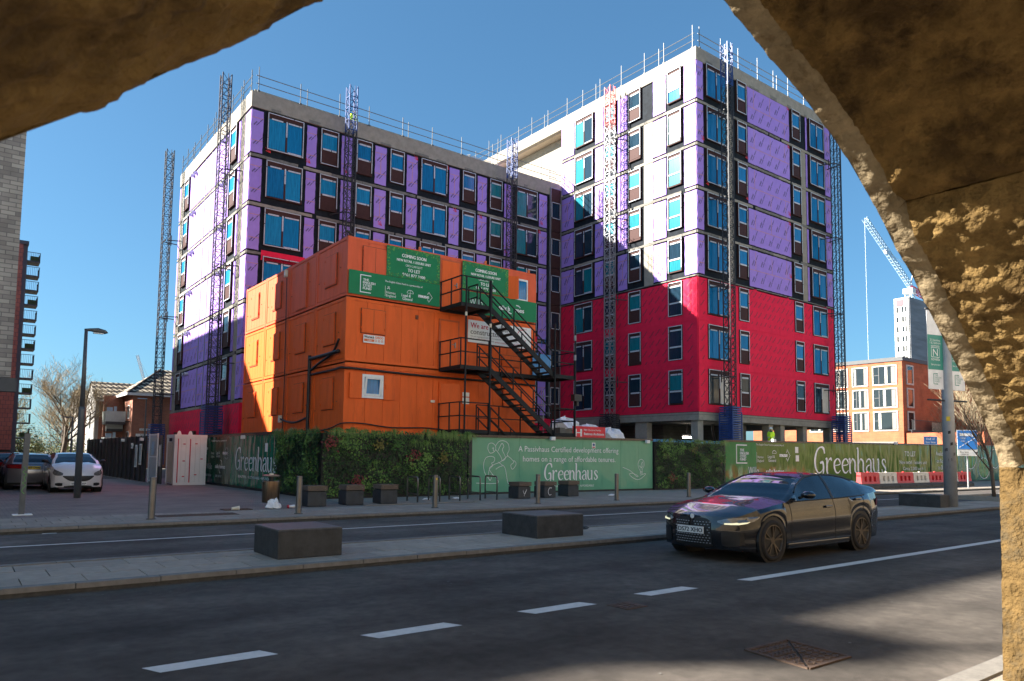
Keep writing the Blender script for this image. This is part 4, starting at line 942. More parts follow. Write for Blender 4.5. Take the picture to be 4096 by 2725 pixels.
# ================================================================= hoardings
HY, HX = 24.0, 10.2
def hoard_front(name, label, x0, x1, hts, mats, pw=1.22, kick=.12, cap=.1):
    t = thing(name, label, 'hoarding', ((x0+x1)/2, HY, 0)); x = x0; i = 0
    while x < x1-.02:
        e = min(x1, x+pw); f = (x-x0)/(x1-x0); h = hts[0]+(hts[1]-hts[0])*f; h2 = hts[0]+(hts[1]-hts[0])*min(1, (e-x0)/(x1-x0)); mt = mats if isinstance(mats, str) else mats(x)
        y = HY+random.uniform(-.004, .004)
        MB().raw([(x+.004, y, kick), (e-.004, y, kick), (e-.004, y, h2-cap), (x+.004, y, h-cap), (x+.004, y+.02, kick), (e-.004, y+.02, kick), (e-.004, y+.02, h2-cap), (x+.004, y+.02, h-cap)], [(0,1,2,3), (4,7,6,5), (0,4,5,1), (1,5,6,2), (2,6,7,3), (3,7,4,0)]).build('board', mt, t)
        MB().raw([(x+.003, HY-.06, h-cap), (e-.003, HY-.06, h2-cap), (e-.003, HY-.06, h2+.0), (x+.003, HY-.06, h+.0), (x+.003, HY+.1, h-cap), (e-.003, HY+.1, h2-cap), (e-.003, HY+.1, h2), (x+.003, HY+.1, h)], [(0,1,2,3), (4,7,6,5), (0,4,5,1), (1,5,6,2), (2,6,7,3), (3,7,4,0)]).build('capping', 'hoard_cap', t)
        x = e; i += 1
    MB().box(x0, x1, HY+.005, HY+.04, PZ-.1, kick).build('kick_board', 'black', t)
    return t
M('hoard_cap', (.05, .035, .028), .25, amt=.3, scale=3, spec=.5)
mid = hoard_front('hoarding', 'pale green glossy hoarding with family line drawing between two planted walls', 16.62, 27.4, (2.44, 2.52), 'hoard_light')
m = MB(); Y_ = HY-.012; O = (0, Y_, 0)
text(m, 'A Passivhaus Certified development offering', (19.0, Y_, 1.8), U, V, .34, 6.0); text(m, 'homes on a range of affordable tenures.', (19.25, Y_, 1.38), U, V, .34, 5.55)
greenhaus(m, (20.4, Y_, .58), U, V, 3.25, .72); text(m, 'BEAUTIFUL  •  SUSTAINABLE  •  AFFORDABLE', (20.55, Y_, .27), U, V, .13, 2.85)
sub_ = m.build('lettering', 'white_print', mid)
art = MB()
def pen(pts, w_=.018): ribbon(art, [(a, b, w_) for a, b in pts], O, U, V, 1, 1)
pen([(16.85, .5), (17.95, .5), (17.6, .9), (17.5, 1.1), (17.75, 1.25), (18.05, 1.35), (18.35, 1.55), (18.45, 1.62)])
pen([(17.55, .6), (17.3, .85), (17.2, 1.2), (17.3, 1.5), (17.55, 1.58), (17.75, 1.52), (17.72, 1.36), (17.6, 1.3), (17.66, 1.2), (17.5, 1.05), (17.45, .75), (17.55, .6), (17.65, .85)])
pen([(17.4, 1.9), (17.45, 2.08), (17.62, 2.12), (17.78, 2.02), (17.8, 1.86), (17.68, 1.74), (17.5, 1.72), (17.4, 1.9)]); pen([(17.62, 1.9), (17.7, 1.93), (17.68, 1.83), (17.75, 1.78)])
pen([(17.8, 2.02), (17.98, 2.2), (18.25, 2.22), (18.45, 2.1), (18.5, 1.85), (18.4, 1.65), (18.6, 1.5), (18.75, 1.35), (18.6, 1.22), (18.68, 1.05), (18.85, 1.2), (18.87, 1.33), (18.75, 1.42)])
pen([(17.8, 1.86), (17.95, 1.72), (18.1, 1.52), (18.15, 1.4), (18.3, 1.48), (18.28, 1.62), (18.15, 1.85), (18.22, 2.0), (18.12, 2.12), (18.0, 1.95), (17.92, 1.8)])
pen([(17.95, 1.35), (18.1, 1.25), (18.3, 1.1), (18.45, .5), (18.55, .5)]); pen([(17.82, 1.05), (18.0, 1.15), (18.2, 1.2)])
pen([(25.3, 1.14), (25.75, 1.0), (25.95, .9), (26.25, .7), (26.35, .72), (26.0, .85), (25.75, .82), (25.95, .66), (26.3, .55), (26.6, .62), (26.9, .82), (26.75, .82), (26.5, .75)])
pen([(26.5, .8), (26.52, .95), (26.4, 1.1), (26.35, 1.3), (26.45, 1.48), (26.6, 1.52), (26.76, 1.42), (26.78, 1.22), (26.66, 1.05), (26.64, .82)]); pen([(26.5, .88), (26.66, .86)]); pen([(26.5, .94), (26.66, .93)]); pen([(26.56, 1.0), (26.58, 1.25), (26.66, 1.4), (26.7, 1.25), (26.58, 1.12), (26.45, 1.22)])
art.build('line_drawing', 'white_print', mid)
for x in (20.8, 26.9): MB().box(x-.12, x+.12, HY-.2, HY-.06, 2.3, 2.46).build('bulkhead_light', 'plate_w', mid, bevel=.02)
st = MB().box(23.28, 23.5, HY-.014, HY-.008, 2.0, 2.26).build('warning_sticker', 'plate_w', mid); sub('symbol', MB().raw([(23.39+.075*math.cos(k*.52), HY-.016, 2.16+.06*math.sin(k*.52)) for k in range(12)], [tuple(range(12))]), 'blue_cage', st); sub('symbol_base', MB().box(23.31, 23.47, HY-.017, HY-.015, 2.02, 2.07), 'red_print', st)
right = hoard_front('hoarding', 'long green and olive glossy hoarding with huge white wordmark behind the barriers', 33.1, 78, (2.62, 3.1), lambda x: 'hoard_mid' if x < 35.5 else ('hoard_olive' if x < 62 else 'hoard_teal'), 1.5)
m = MB(); greenhaus(m, (42.0, Y_, .78), U, V, 9.3, 1.62)
bracket(m, 34.2, 1.35, 1.0, 1.05, .06, Y_)
for k, s in enumerate(('THE', 'ENGLISH', 'CITIES', 'FUND')): text(m, s, (34.55, Y_, 2.02-k*.17), U, V, .21, bold=.01)
text(m, 'The English Cities Fund is a partnership of:', (36.05, Y_, 2.38), U, V, .15, 2.8); text(m, 'Homes', (36.2, Y_, 1.66), U, V, .2); text(m, 'England', (36.2, Y_, 1.45), U, V, .2); m.box(36.1, 36.12, Y_, Y_+.002, 1.4, 2.0)
text(m, 'Legal &', (37.2, Y_, 1.68), U, V, .24); text(m, 'General', (37.25, Y_, 1.46), U, V, .24); ribbon(m, ell(37.85, 1.95, .2, .16, 0, 180, .03, .03), O, U, V, 1, 1); ribbon(m, [(37.65, 1.95, .02), (38.05, 1.95, .02)], O, U, V, 1, 1, 1, 1)
text(m, 'muse', (38.4, Y_, 1.75), U, V, .36, .8, bold=.02); dots_diamond(m, 39.2, 1.84, .32, Y_); text(m, 'Willo', (35.3, Y_, .75), U, V, .62, 1.0); text(m, 'salix homes', (37.0, Y_, .78), U, V, .4, 1.8, bold=.012); text(m, '0161 537 3163', (35.4, Y_, .4), U, V, .2)
text(m, 'TO LET', (54.1, Y_, 1.95), U, V, .5, 1.7); text(m, 'New retail / leisure unit', (53.3, Y_, 1.4), U, V, .36, 4.3); text(m, 'Circa 2,000 sq ft', (53.8, Y_, .95), U, V, .36, 3.2)
text(m, 'Available', (59.2, Y_, 2.05), U, V, .45); text(m, 'on Rent', (59.3, Y_, 1.5), U, V, .45); text(m, 'to Buy', (59.5, Y_, 1.0), U, V, .45)
for x, z, r in ((65.5, 1.9, .85), (68.2, 1.1, .85), (70.6, 1.9, .8)): ribbon(m, ell(x, z, r*1.35, r, 0, 360, .05, .05, 26), O, U, V, 1, 1)
text(m, 'Willo', (73.2, Y_, 2.3), U, V, .7); text(m, '0161 537 3163', (73.2, Y_, 1.5), U, V, .35)
m.build('lettering', 'white_print', right)
m = MB()
for x, z, r in ((65.5, 1.9, .8), (68.2, 1.1, .8)): m.raw([(x+r*1.3*math.cos(k*.3), HY-.009, z+r*math.sin(k*.3)) for k in range(21)], [tuple(range(21))])
m.build('printed_disc', 'hoard_mid', right)
for x in (37.6, 52.5, 60.5): MB().box(x-.14, x+.14, HY-.22, HY-.06, 2.55+(x-33)*.01, 2.72+(x-33)*.01).build('bulkhead_light', 'plate_w', right, bevel=.02)
for x, z in ((40.2, 2.0), (40.25, 1.5), (71.6, 2.1)): MB().box(x-.17, x+.17, HY-.012, HY-.008, z, z+.36).build('warning_sticker', 'plate_w', right)
MB().box(32.95, 33.1, HY-.1, HY+.1, PZ-.05, 2.62).build('end_post', 'black', right); MB().box(16.45, 16.62, HY-.03, HY+.1, PZ-.05, 2.46).build('end_post', 'black', mid)
# side hoarding along the square (faces -x)
UL = Vector((0, -1, 0))
side = thing('hoarding', 'dark green glossy hoarding with white wordmark on the block paved side', 'hoarding', (HX, 33, 0))
y = 39.0; Xs = HX
while y > 28.25:
    e = max(28.2, y-1.22); mt = 'hoard_olive2' if 34.2 < y < 37.2 else 'hoard_dark'
    if mt == 'hoard_olive2' and mt not in MC: hoardmat('hoard_olive2', (.04, .085, .05))
    MB().box(Xs-.01, Xs+.01, e+.004, y-.004, .14, 2.34).build('board', mt, side); MB().box(Xs-.07, Xs+.09, e+.003, y-.003, 2.34, 2.46).build('capping', 'hoard_cap', side); y = e
MB().box(Xs+.0, Xs+.04, 28.2, 39, -.05, .14).build('kick_board', 'black', side)
m = MB(); XO = Xs-.018
greenhaus(m, (XO, 33.45, .84), UL, V, 5.3, .98); text(m, 'BEAUTIFUL • SUSTAINABLE • AFFORDABLE', (XO, 32.9, .5), UL, V, .16, 4.4)
ox = 38.7
ribbon(m, [(.55, .86, .03), (0, .86, .03)], (XO, ox, 1.27), UL, V, 1, 1, 1, 1); ribbon(m, [(0.015, .86, .03), (.015, 0, .03)], (XO, ox, 1.27), UL, V, 1, 1, 1, 1); ribbon(m, [(0, .015, .03), (.55, .015, .03)], (XO, ox, 1.27), UL, V, 1, 1, 1, 1)
for k, s in enumerate(('THE', 'ENGLISH', 'CITIES', 'FUND')): text(m, s, (XO, ox-.2, 1.86-k*.13), UL, V, .16, bold=.006)
text(m, 'The English Cities Fund is a partnership of:', (XO, 37.3, 2.12), UL, V, .12, 2.5); text(m, 'Homes', (XO, 37.3, 1.5), UL, V, .19); text(m, 'England', (XO, 37.3, 1.34), UL, V, .19); text(m, 'Legal &', (XO, 36.4, 1.52), UL, V, .2); text(m, 'General', (XO, 36.4, 1.36), UL, V, .2)
text(m, 'muse', (XO, 35.35, 1.5), UL, V, .28, .75, bold=.014)
for k in range(16):
    a = k/16*6.283; px, pz = .55*abs(math.cos(a))**.7*math.copysign(1, math.cos(a))*.45, .26*math.sin(a)
    m.raw([(XO, 34.75-px-.03*math.cos(t), 1.56+pz+.03*math.sin(t)) for t in (0, 1.57, 3.14, 4.71)], [(0, 1, 2, 3)])
text(m, 'Willo', (XO, 37.95, .78), UL, V, .42, .9); text(m, 'salix homes', (XO, 36.5, .84), UL, V, .28, 1.6, bold=.01); text(m, '0161 537 3163', (XO, 38.1, .42), UL, V, .16); text(m, '0800 218 2000', (XO, 36.4, .42), UL, V, .16)
for k in range(12):
    a = R(20+k*13 if k < 6 else 200+(k-6)*13); m.raw([(XO, 35.75-.1-.26*math.cos(a)-.03*math.cos(t), .93+.3*math.sin(a)+.035*math.sin(t)) for t in (0, 1.57, 3.14, 4.71)], [(0, 1, 2, 3)])
m.build('lettering', 'white_print', side)
MB().box(Xs-.19, Xs-.06, 31.98, 32.25, 2.2, 2.36).build('bulkhead_light', 'plate_w', side, bevel=.02); MB().box(Xs-.19, Xs-.06, 38.6, 38.85, 2.2, 2.36).build('bulkhead_light', 'plate_w', side, bevel=.02)
MB().box(Xs-.016, Xs-.012, 29.25, 29.55, 1.65, 2.0).build('warning_sticker', 'plate_w', side)
# ================================================================= planted (living) walls
for nm, c, c2 in (('lw_dark', (.018, .045, .01), (.032, .062, .015)), ('lw_mid', (.045, .11, .018), (.07, .14, .024)), ('lw_light', (.12, .22, .04), (.17, .26, .06)), ('lw_red', (.17, .03, .025), (.1, .024, .02)), ('lw_yellow', (.16, .14, .03), (.11, .08, .02)), ('lw_grass', (.17, .26, .06), (.26, .29, .1))):
    M(nm, c, .5, amt=.4, scale=2.5, c2=c2, c2s=6, c2t=.5, spec=.35)
def leaf(mb, p, n, s):
    """a folded leaf: two quads about a midrib"""
    n = Vector(n).normalized(); a = n.orthogonal().normalized(); a.rotate(Matrix.Rotation(random.uniform(0, 6.28), 3, n)); b = n.cross(a)
    p = Vector(p); L, W = s, s*.42
    mb.raw([p, p+a*L*.5+b*W+n*W*.35, p+a*L, p+a*L*.5-b*W+n*W*.35, p+a*L*.5], [(0, 1, 2, 4), (0, 4, 2, 3)])
def plant_wall(name, label, runs, top):
    """runs: list of (p0, p1, outward normal)"""
    t = thing(name, label, 'living wall', (runs[-1][0][0], runs[-1][0][1], 0))
    cov = {k: MB() for k in ('lw_dark', 'lw_mid', 'lw_light')}
    tuftG = []; clumps = []
    for p0, p1, nrm in runs:
        p0 = Vector((*p0, 0)); p1 = Vector((*p1, 0)); nrm = Vector((*nrm, 0)); L = (p1-p0).length; d = (p1-p0)/L
        q0, q1 = p0-nrm*.02, p1-nrm*.22
        MB().box(min(q0.x, q1.x), max(q0.x, q1.x), min(q0.y, q1.y), max(q0.y, q1.y), -.05, top-.1).build('backing_board', 'black', t)
        for _ in range(int(L*top*520)):
            s = random.random()*L; z = .12+random.random()*(top-.1)
            cl = math.sin(s*3.1+z*2.3)+math.sin(s*1.3-z*4.1+2)+math.sin(s*6.3+z*7.7)*.6
            dep = .05+.1*random.random()+.05*max(0, cl)
            mt = 'lw_dark' if cl < -.5 or random.random() < .3 else ('lw_light' if cl > 1.0 and random.random() < .6 else 'lw_mid')
            n = nrm+Vector((random.uniform(-.7, .7), random.uniform(-.7, .7), random.uniform(-.2, .9)))
            leaf(cov[mt], p0+d*s+nrm*dep+Vector((0, 0, z)), n, random.uniform(.035, .09)*(1.25 if mt == 'lw_light' else 1))
        n_t = int(L*5.5)
        for k in range(n_t):
            tuftG.append((p0+d*random.random()*L+nrm*.08+Vector((0, 0, random.choice((top-.08, top-.08, top-.1, random.uniform(.5, top-.3))))), nrm, d))
        for k in range(int(L*1.3)): clumps.append((p0+d*(k+.3+random.random()*.5)/1.3+nrm*.16+Vector((0, 0, random.choice((top-.35, top-.45, top-.9, .6)))), nrm, d))
    for k, mb in cov.items(): mb.build('leaf_cover', k, t, kind='stuff')
    var = []
    for q in range(4):
        g = MB()
        for k in range(46):
            a = random.uniform(-1.5, 1.5); L = random.uniform(.28, .56); o = random.uniform(.25, 1)
            P = [Vector((0, 0, 0)), Vector((math.sin(a)*L*.4, -o*L*.25, L*.38*math.cos(a*.7))), Vector((math.sin(a)*L*.8, -o*L*.5, L*.3*math.cos(a*.7)-.03)), Vector((math.sin(a)*L, -o*L*.62, -.05-L*.35*random.random()))]
            w_ = Vector((math.cos(a), 0, -math.sin(a)*.3))*.007
            for i in range(3): g.quad(P[i]-w_*(1-i*.25), P[i]+w_*(1-i*.25), P[i+1]+w_*(.75-i*.25), P[i+1]-w_*(.75-i*.25))
        var.append(mesh_of(g, random.choice(['lw_grass', 'lw_light', 'lw_grass']), 'grass_tuft'))
    I = WM(t).inverted()
    for p, nrm, d in tuftG:
        rz = math.atan2(-nrm.x, nrm.y)+math.pi
        put('grass_tuft', random.choice(var), t, Matrix.Translation(p) @ Matrix.Rotation(rz, 4, 'Z') @ Matrix.Scale(random.uniform(.6, 1.2), 4), I)
    cv = []
    for mt in ('lw_red', 'lw_yellow', 'lw_light', 'lw_light', 'lw_mid'):
        g = MB()
        for k in range(60): leaf(g, (random.gauss(0, .12), -.05*random.random(), random.gauss(0, .12)), (random.uniform(-.6, .6), -1, random.uniform(-.2, .8)), random.uniform(.06, .11))
        cv.append(mesh_of(g, mt, 'leaf_clump'))
    for p, nrm, d in clumps:
        rz = math.atan2(-nrm.x, nrm.y)+math.pi
        put('leaf_clump', random.choice(cv), t, Matrix.Translation(p) @ Matrix.Rotation(rz, 4, 'Z'), I)
plant_wall('living_wall', 'corner planted wall of dark foliage, grasses and red leaves behind the bicycle racks', [((HX, 28.2), (HX, HY-.15), (-1, 0)), ((HX, HY-.15), (16.3, HY-.15), (0, -1))], 2.42)
plant_wall('living_wall', 'short planted green wall between the two glossy front hoardings', [((27.45, HY-.1), (32.9, HY-.1), (0, -1))], 2.5)
# ================================================================= street furniture
bol = thing('bollard', 'stainless steel bollard', 'bollard', (0, 0, 0), group='stainless steel bollards along the far kerb', local=True)
m = MB(); m.smooth = False; m.lathe([(.075, 0), (.075, .9), (.07, .905), (.07, .915), (.075, .92), (.075, .955), (.06, .965)], 20); o = m.build('tube', 'steel', bol, smooth=True); 
e_ = o.modifiers.new('edge', 'EDGE_SPLIT'); e_.split_angle = R(35)
MB().lathe([(.11, -.01), (.11, .012), (.078, .02)], 16).build('base_ring', 'grime', bol)
spots = [(3.72, 18.25, 'steel bollard beside the long patterned access cover'), (7.2, 18.2, 'steel bollard between the litter bin and the concrete seats'), (11.45, 18.4, 'steel bollard in front of the bicycle racks, with a yellow sticker'), (15.45, 18.45, 'steel bollard in front of the graffitied concrete seats'), (19.3, 18.6, 'steel bollard in front of the light bulb drawing on the hoarding'), (23.75, 18.9, 'steel bollard in front of the short planted wall')]
for i, (x, y, la) in enumerate(spots):
    c = bol if i == 0 else copy_tree(bol)
    c.matrix_basis = Matrix.Translation((x, y, PZ)) @ Matrix.Rotation(random.uniform(-.015, .015), 4, 'Y'); c['label'] = la
sk = MB(); sk.box(-.03, .02, -.078, -.0755, .82, .88).build('sticker', 'yellow', [o for o in col.objects if o.name.startswith('bollard') and o.get('label', '').endswith('yellow sticker')][0])
seat = thing('cube_stool', 'x', 'seat', (0, 0, 0), group='dark concrete cube seats with slatted timber tops', local=True)
MB().box(-.29, .29, -.3, .3, 0, .43).build('cube', 'planter', seat, bevel=.012); MB().box(-.25, .25, -.26, .26, .43, .46).build('spacer', 'black', seat)
for k in range(7): MB().box(-.3+k*.0875, -.3+k*.0875+.072, -.31, .27, .46, .6).build('slat', 'timber', seat)
fb = MB().box(-.3, .3, -.335, -.312, .455, .602).build('front_board', 'timber', seat); sub('bolt', MB().lathe([(.012, 0), (.012, .008)], 8, (-.2, -.15, .602)).lathe([(.012, 0), (.012, .008)], 8, (.15, -.1, .602)).box(-.24, -.22, -.34, -.335, .52, .54).box(.22, .24, -.34, -.335, .52, .54), 'steel', fb)
sl_ = [(8.66, 20.75, 'concrete cube seat nearest the litter bin, before the planted wall'), (9.92, 20.85, 'middle concrete cube seat of the three before the planted wall'), (11.12, 20.9, 'concrete cube seat before the planted wall, closest to the bicycle racks'), (16.86, 21.2, 'concrete cube seat with a scratched white mark, next to the bicycle racks'), (18.14, 21.25, 'concrete cube seat with a white curved scrawl before the pale hoarding'), (19.66, 21.6, 'concrete cube seat before the pale hoarding, farthest from the racks')]
for i, (x, y, la) in enumerate(sl_):
    c = seat if i == 0 else copy_tree(seat); c.matrix_basis = Matrix.Translation((x, y, PZ)) @ Matrix.Rotation(random.uniform(-.04, .04), 4, 'Z'); c['label'] = la
    if i in (3, 4):
        m = MB(); ribbon(m, [(-.08, .3, .012), (0, .16, .012), (.1, .34, .012), (.0, .17, .012), (-.02, .08, .012)] if i == 3 else [(.08, .36, .02), (-.04, .36, .02), (-.1, .22, .02), (-.04, .1, .02), (.06, .12, .02)], (0, -.303, 0), U, V, 1, 1); m.build('chalk_mark', 'white_print', c)
rack = thing('bicycle_rack', 'steel hoop bicycle rack', 'bicycle rack', (0, 0, 0), group='steel hoop bicycle racks in a row', local=True)
m = MB(); m.smooth = True; m.tube([(0, -.44, 0)]+smooth_pts([(0, -.44, .7), (0, -.42, .78), (0, -.36, .82)], 4)+smooth_pts([(0, .36, .82), (0, .42, .78), (0, .44, .7)], 4)+[(0, .44, 0)], .026, 10); m.build('hoop', 'steel', rack)
m = MB(); m.tube([(0, -.44, .26), (0, .44, .26)], .018, 8); m.build('crossbar', 'steel', rack)
RL = ('hoop bicycle rack nearest the cube stools by the planted wall', 'second hoop bicycle rack from the cube stools by the planted wall, behind a bollard', 'middle hoop bicycle rack of the row of five', 'hoop bicycle rack in front of the dark post ending the planted wall', 'hoop bicycle rack standing before the family line drawing')
for i, x in enumerate((12.3, 13.15, 13.98, 14.8, 15.55)):
    c = rack if i == 0 else copy_tree(rack); c['label'] = RL[i]; c.matrix_basis = Matrix.Translation((x, 21.2, PZ)) @ Matrix.Rotation(R(-6+random.uniform(-3, 3)), 4, 'Z')
# granite blocks on the island
for i, (x0, x1, y0, y1, la) in enumerate(((3.86, 4.87, 10.5, 11.55, 'dark granite seating block on the island before the litter bin and living wall corner'), (8.88, 10.08, 10.62, 11.72, 'dark granite seating block on the island before the pale hoarding'), (26.5, 27.2, 10.65, 12.0, 'dark stone seating block beside the tall grey lamp column'))):
    t = thing('granite_block', la, 'block', ((x0+x1)/2, (y0+y1)/2, PZ), group='granite seating blocks on the island')
    MB().box(x0, x1, y0, y1, PZ, PZ+.41).build('body', 'granite', t, bevel=.012); MB().box(x0+.006, x1-.006, y0+.006, y1-.006, PZ+.408, PZ+.43).build('polished_top', 'granite_l', t, bevel=.01)
    MB().box(x0+.03, x1-.03, y0+.03, y1-.03, PZ-.02, PZ+.012).build('base_shadow_gap', 'black', t)
# litter bin
t = thing('litter_bin', 'round brushed bronze litter bin with a flat lid on a short post', 'bin', (7.35, 20.7, PZ)); c = (7.35, 20.7, PZ)
m = MB(); m.lathe([(.05, 0), (.05, .14), (.2, .145)], 16, c); m.build('post', 'galv_d', t)
m = MB(); m.smooth = True; m.lathe([(.235, .14), (.245, .16), (.245, .74), (.235, .75), (.22, .74), (.22, .6)], 28, c); o = m.build('drum', 'bronze', t); o.modifiers.new('e', 'EDGE_SPLIT').split_angle = R(35)
MB().lathe([(.07, .6), (.07, .88)], 12, c).build('neck', 'black', t); MB().lathe([(.24, .88), (.245, .89), (.245, .915), (.2, .925)], 24, c).build('lid', 'steel', t); MB().lathe([(.06, .925), (.06, .965), (.03, .97)], 12, c).build('ash_cup', 'cup', t)
# plastic bag, cups, litter
def blob(mb, c, rx, ry, rz, n=14, mrow=8, rough=.25):
    base = len(mb.v)
    for i in range(mrow+1):
        th = math.pi*.5*(1-i/mrow*2)
        for k in range(n):
            ph = 2*math.pi*k/n; q = 1+random.uniform(-rough, rough)
            mb.v.append((c[0]+rx*q*math.cos(th)*math.cos(ph), c[1]+ry*q*math.cos(th)*math.sin(ph), max(c[2], c[2]+rz*(.15+math.sin(th)*q))))
    for i in range(mrow):
        for k in range(n): mb.f.append((base+i*n+k, base+i*n+(k+1) % n, base+(i+1)*n+(k+1) % n, base+(i+1)*n+k)); mb.mi.append(mb.m)
t = thing('plastic_bag', 'crumpled white plastic bag lying at the foot of the litter bin', 'bag', (7.3, 20.35, PZ)); m = MB(); blob(m, (7.3, 20.3, PZ), .2, .13, .2); m.build('bag_film', 'bag', t); m = MB(); blob(m, (7.36, 20.28, PZ+.17), .06, .05, .1, 8, 5); m.build('knot', 'bag', t)
t = thing('paper_cup', 'pale paper cup lying on the pavement away from the bin', 'cup', (6.15, 20.0, PZ)); m = MB(); m.tube([(6.05, 19.98, PZ+.05), (6.24, 20.0, PZ+.06)], [.035, .055], 14); m.build('cup_wall', 'cup', t); MB().tube([(6.24, 20.0, PZ+.06), (6.25, 20.0, PZ+.06)], [.06, .06], 14).build('rim', 'plate_w', t)
t = thing('dropped_cup', 'dark and white dropped drink cup just past the plastic bag', 'cup', (7.78, 20.2, PZ)); MB().tube([(7.7, 20.2, PZ+.04), (7.86, 20.18, PZ+.05)], [.03, .045], 12).build('cup_wall', 'plate_w', t); MB().tube([(7.66, 20.2, PZ+.04), (7.7, 20.2, PZ+.04)], [.05, .05], 12).build('lid', 'red_print', t)
for i, (x, y, mt, la) in enumerate(((10.9, 11.5, 'black', 'dark crushed bottle lying on the island past the second granite block'), (14.5, 21.9, 'bag', 'scrap of white paper under the bicycle racks'), (21.5, 21.0, 'bag', 'scrap of white paper before the pale hoarding'), (13.2, 21.8, 'bag', 'pale litter at the foot of the planted wall'))):
    o = MB(); blob(o, (x, y, PZ), .16, .05, .05, 10, 5, .35); tag(o.build('litter', mt), la, 'litter')
m = MB()
for k in range(130):
    x = random.uniform(-1, 22); y = random.choice((random.uniform(2.5, 9.6), random.uniform(9.2, 9.75))); s = random.uniform(.006, .022); a = random.uniform(0, 3.14); z = RZ+.006
    m.raw([(x+s*math.cos(a), y+s*math.sin(a), z), (x-s*.6*math.sin(a), y+s*.6*math.cos(a), z), (x-s*math.cos(a), y-s*math.sin(a), z), (x+s*.6*math.sin(a), y-s*.6*math.cos(a), z+.006)], [(0, 1, 2, 3)])
m.build('grit', 'granite_l', road, kind='stuff')
# dark leaning sign post with the white patch at its foot
t = thing('sign_post', 'dark square post with green scrawl and white paint patch at its foot', 'post', (1.4, 21.0, PZ))
MB().beam((1.4, 21.0, PZ), (1.43, 21.0, PZ+1.95), .12, .1, up=(0, 1, 0)).build('shaft', 'post_grey', t); MB().box(1.22, 1.62, 20.8, 21.15, PZ-.01, PZ+.008).build('paint_patch', 'white', t)
m = MB(); ribbon(m, [(-.02, .95, .012), (.03, .88, .012), (-.03, .82, .012), (.04, .76, .012), (0, .68, .012), (.03, .6, .012), (-.03, .56, .012), (.04, .5, .012), (.0, .44, .012), (-.03, .36, .012), (.02, .3, .012)], (1.41, 20.942, PZ+.2), U, V, 1, 1); m.build('scrawl', 'leaf_b', t)
# street lamp on the square
t = thing('street_lamp', 'slim dark grey street lamp with flat head beside the white hatchback', 'street lamp', (3.35, 27.6, PZ)); x, y = 3.35, 27.6
m = MB(); m.smooth = True; m.tube([(x, y, PZ), (x, y, PZ+2.9), (x, y, PZ+3.0)], [.105, .1, .095], 14); m.build('base_column', 'post_grey', t)
m = MB(); m.smooth = True; m.tube([(x, y, PZ+2.95), (x-.01, y, PZ+5.6)], [.075, .05], 12); m.build('upper_column', 'post_grey', t)
m = MB(); m.smooth = True; m.tube([(x-.06, y, PZ+5.58), (x+.12, y, PZ+5.6), (x+.34, y, PZ+5.6), (x+.56, y, PZ+5.57), (x+.64, y, PZ+5.55)], [.04, .055, .09, .07, .01], 12); o = m.build('lamp_head', 'post_grey', t); o.scale = (1, 1, 1)
MB().box(x+.2, x+.5, y-.06, y+.06, PZ+5.49, PZ+5.52).build('lens', 'plate_w', t)
# tall lamp column with banners
t = thing('lamp_column', 'tall pale grey lamp column with stickers and two hanging banners', 'lamp post', (27.6, 10.75, PZ)); x, y = 27.6, 10.75
m = MB(); m.smooth = True; m.tube([(x, y, PZ), (x, y, PZ+3.5), (x-.02, y, 9.5)], [.21, .18, .12], 18); M('lamp_grey', (.36, .36, .365), .5, metal=.2, amt=.12, scale=3); m.build('column', 'lamp_grey', t)
for z in (3.72, 6.9): MB().tube([(x-.95, y+.25, z), (x+.95, y-.25, z)], .03, 8).build('banner_arm', 'galv_d', t)
for s, nm in ((-1, 'left'), (1, 'right')):
    c = (x+s*.52, y-s*.137); d = Vector((.967, -.254, 0)); p = Vector((c[0], c[1], 0)); n_ = Vector((-.254, -.967, 0))*.012
    def ban(z0, z1, mt, name, off=0): 
        a = p-d*.38+n_*off; b_ = p+d*.38+n_*off; return MB().raw([a+Vector((0, 0, z0)), b_+Vector((0, 0, z0)), b_+Vector((0, 0, z1)), a+Vector((0, 0, z1)), a+Vector((0, 0, z0))-n_*.6, b_+Vector((0, 0, z0))-n_*.6, b_+Vector((0, 0, z1))-n_*.6, a+Vector((0, 0, z1))-n_*.6], [(0,1,2,3), (4,7,6,5), (0,4,5,1), (1,5,6,2), (2,6,7,3), (3,7,4,0)]).build(name, mt, t)
    o = ban(4.1, 6.85, 'sheet_white', 'banner'); sub('teal_field', MB().raw([p-d*.375+n_*.3+Vector((0, 0, 4.78)), p+d*.375+n_*.3+Vector((0, 0, 4.78)), p+d*.375+n_*.3+Vector((0, 0, 6.0)), p-d*.375+n_*.3+Vector((0, 0, 6.0))], [(0, 1, 2, 3)]), 'teal_print', o)
    m = MB(); q = p+n_*.5
    def T(s_, z, size, wdt): text(m, s_, q+Vector((0, 0, z)), d, V, size, wdt, 'c')
    T('211 luxurious', 5.78, .12, .5); T('1 & 2 bedroom', 5.68, .12, .52); T('apartments', 5.58, .12, .42); T('novella', 5.1, .16, .42); T('Start your story', 4.93, .09, .45); T('N', 5.26, .36, .24)
    ribbon(m, [(-.2, 0, .02), (.2, 0, .02), (.2, .33, .02), (-.2, .33, .02), (-.2, 0, .02)], q+Vector((0, 0, 5.22)), d, V, 1, 1, 1, 1)
    sub('lettering', m, 'white_print', o)
    m = MB(); ribbon(m, [(.2, .36, .03), (0, .36, .03), (0, 0, .03), (.2, 0, .03)], q-d*.12+Vector((0, 0, 4.28)), d, V, 1, 1, 1, 1)
    for k, w_ in enumerate(('THE', 'ENGLISH', 'CITIES', 'FUND')): text(m, w_, q-d*.05+Vector((0, 0, 4.55-k*.07)), d, V, .08)
    sub('emblem', m, 'teal_print', o)
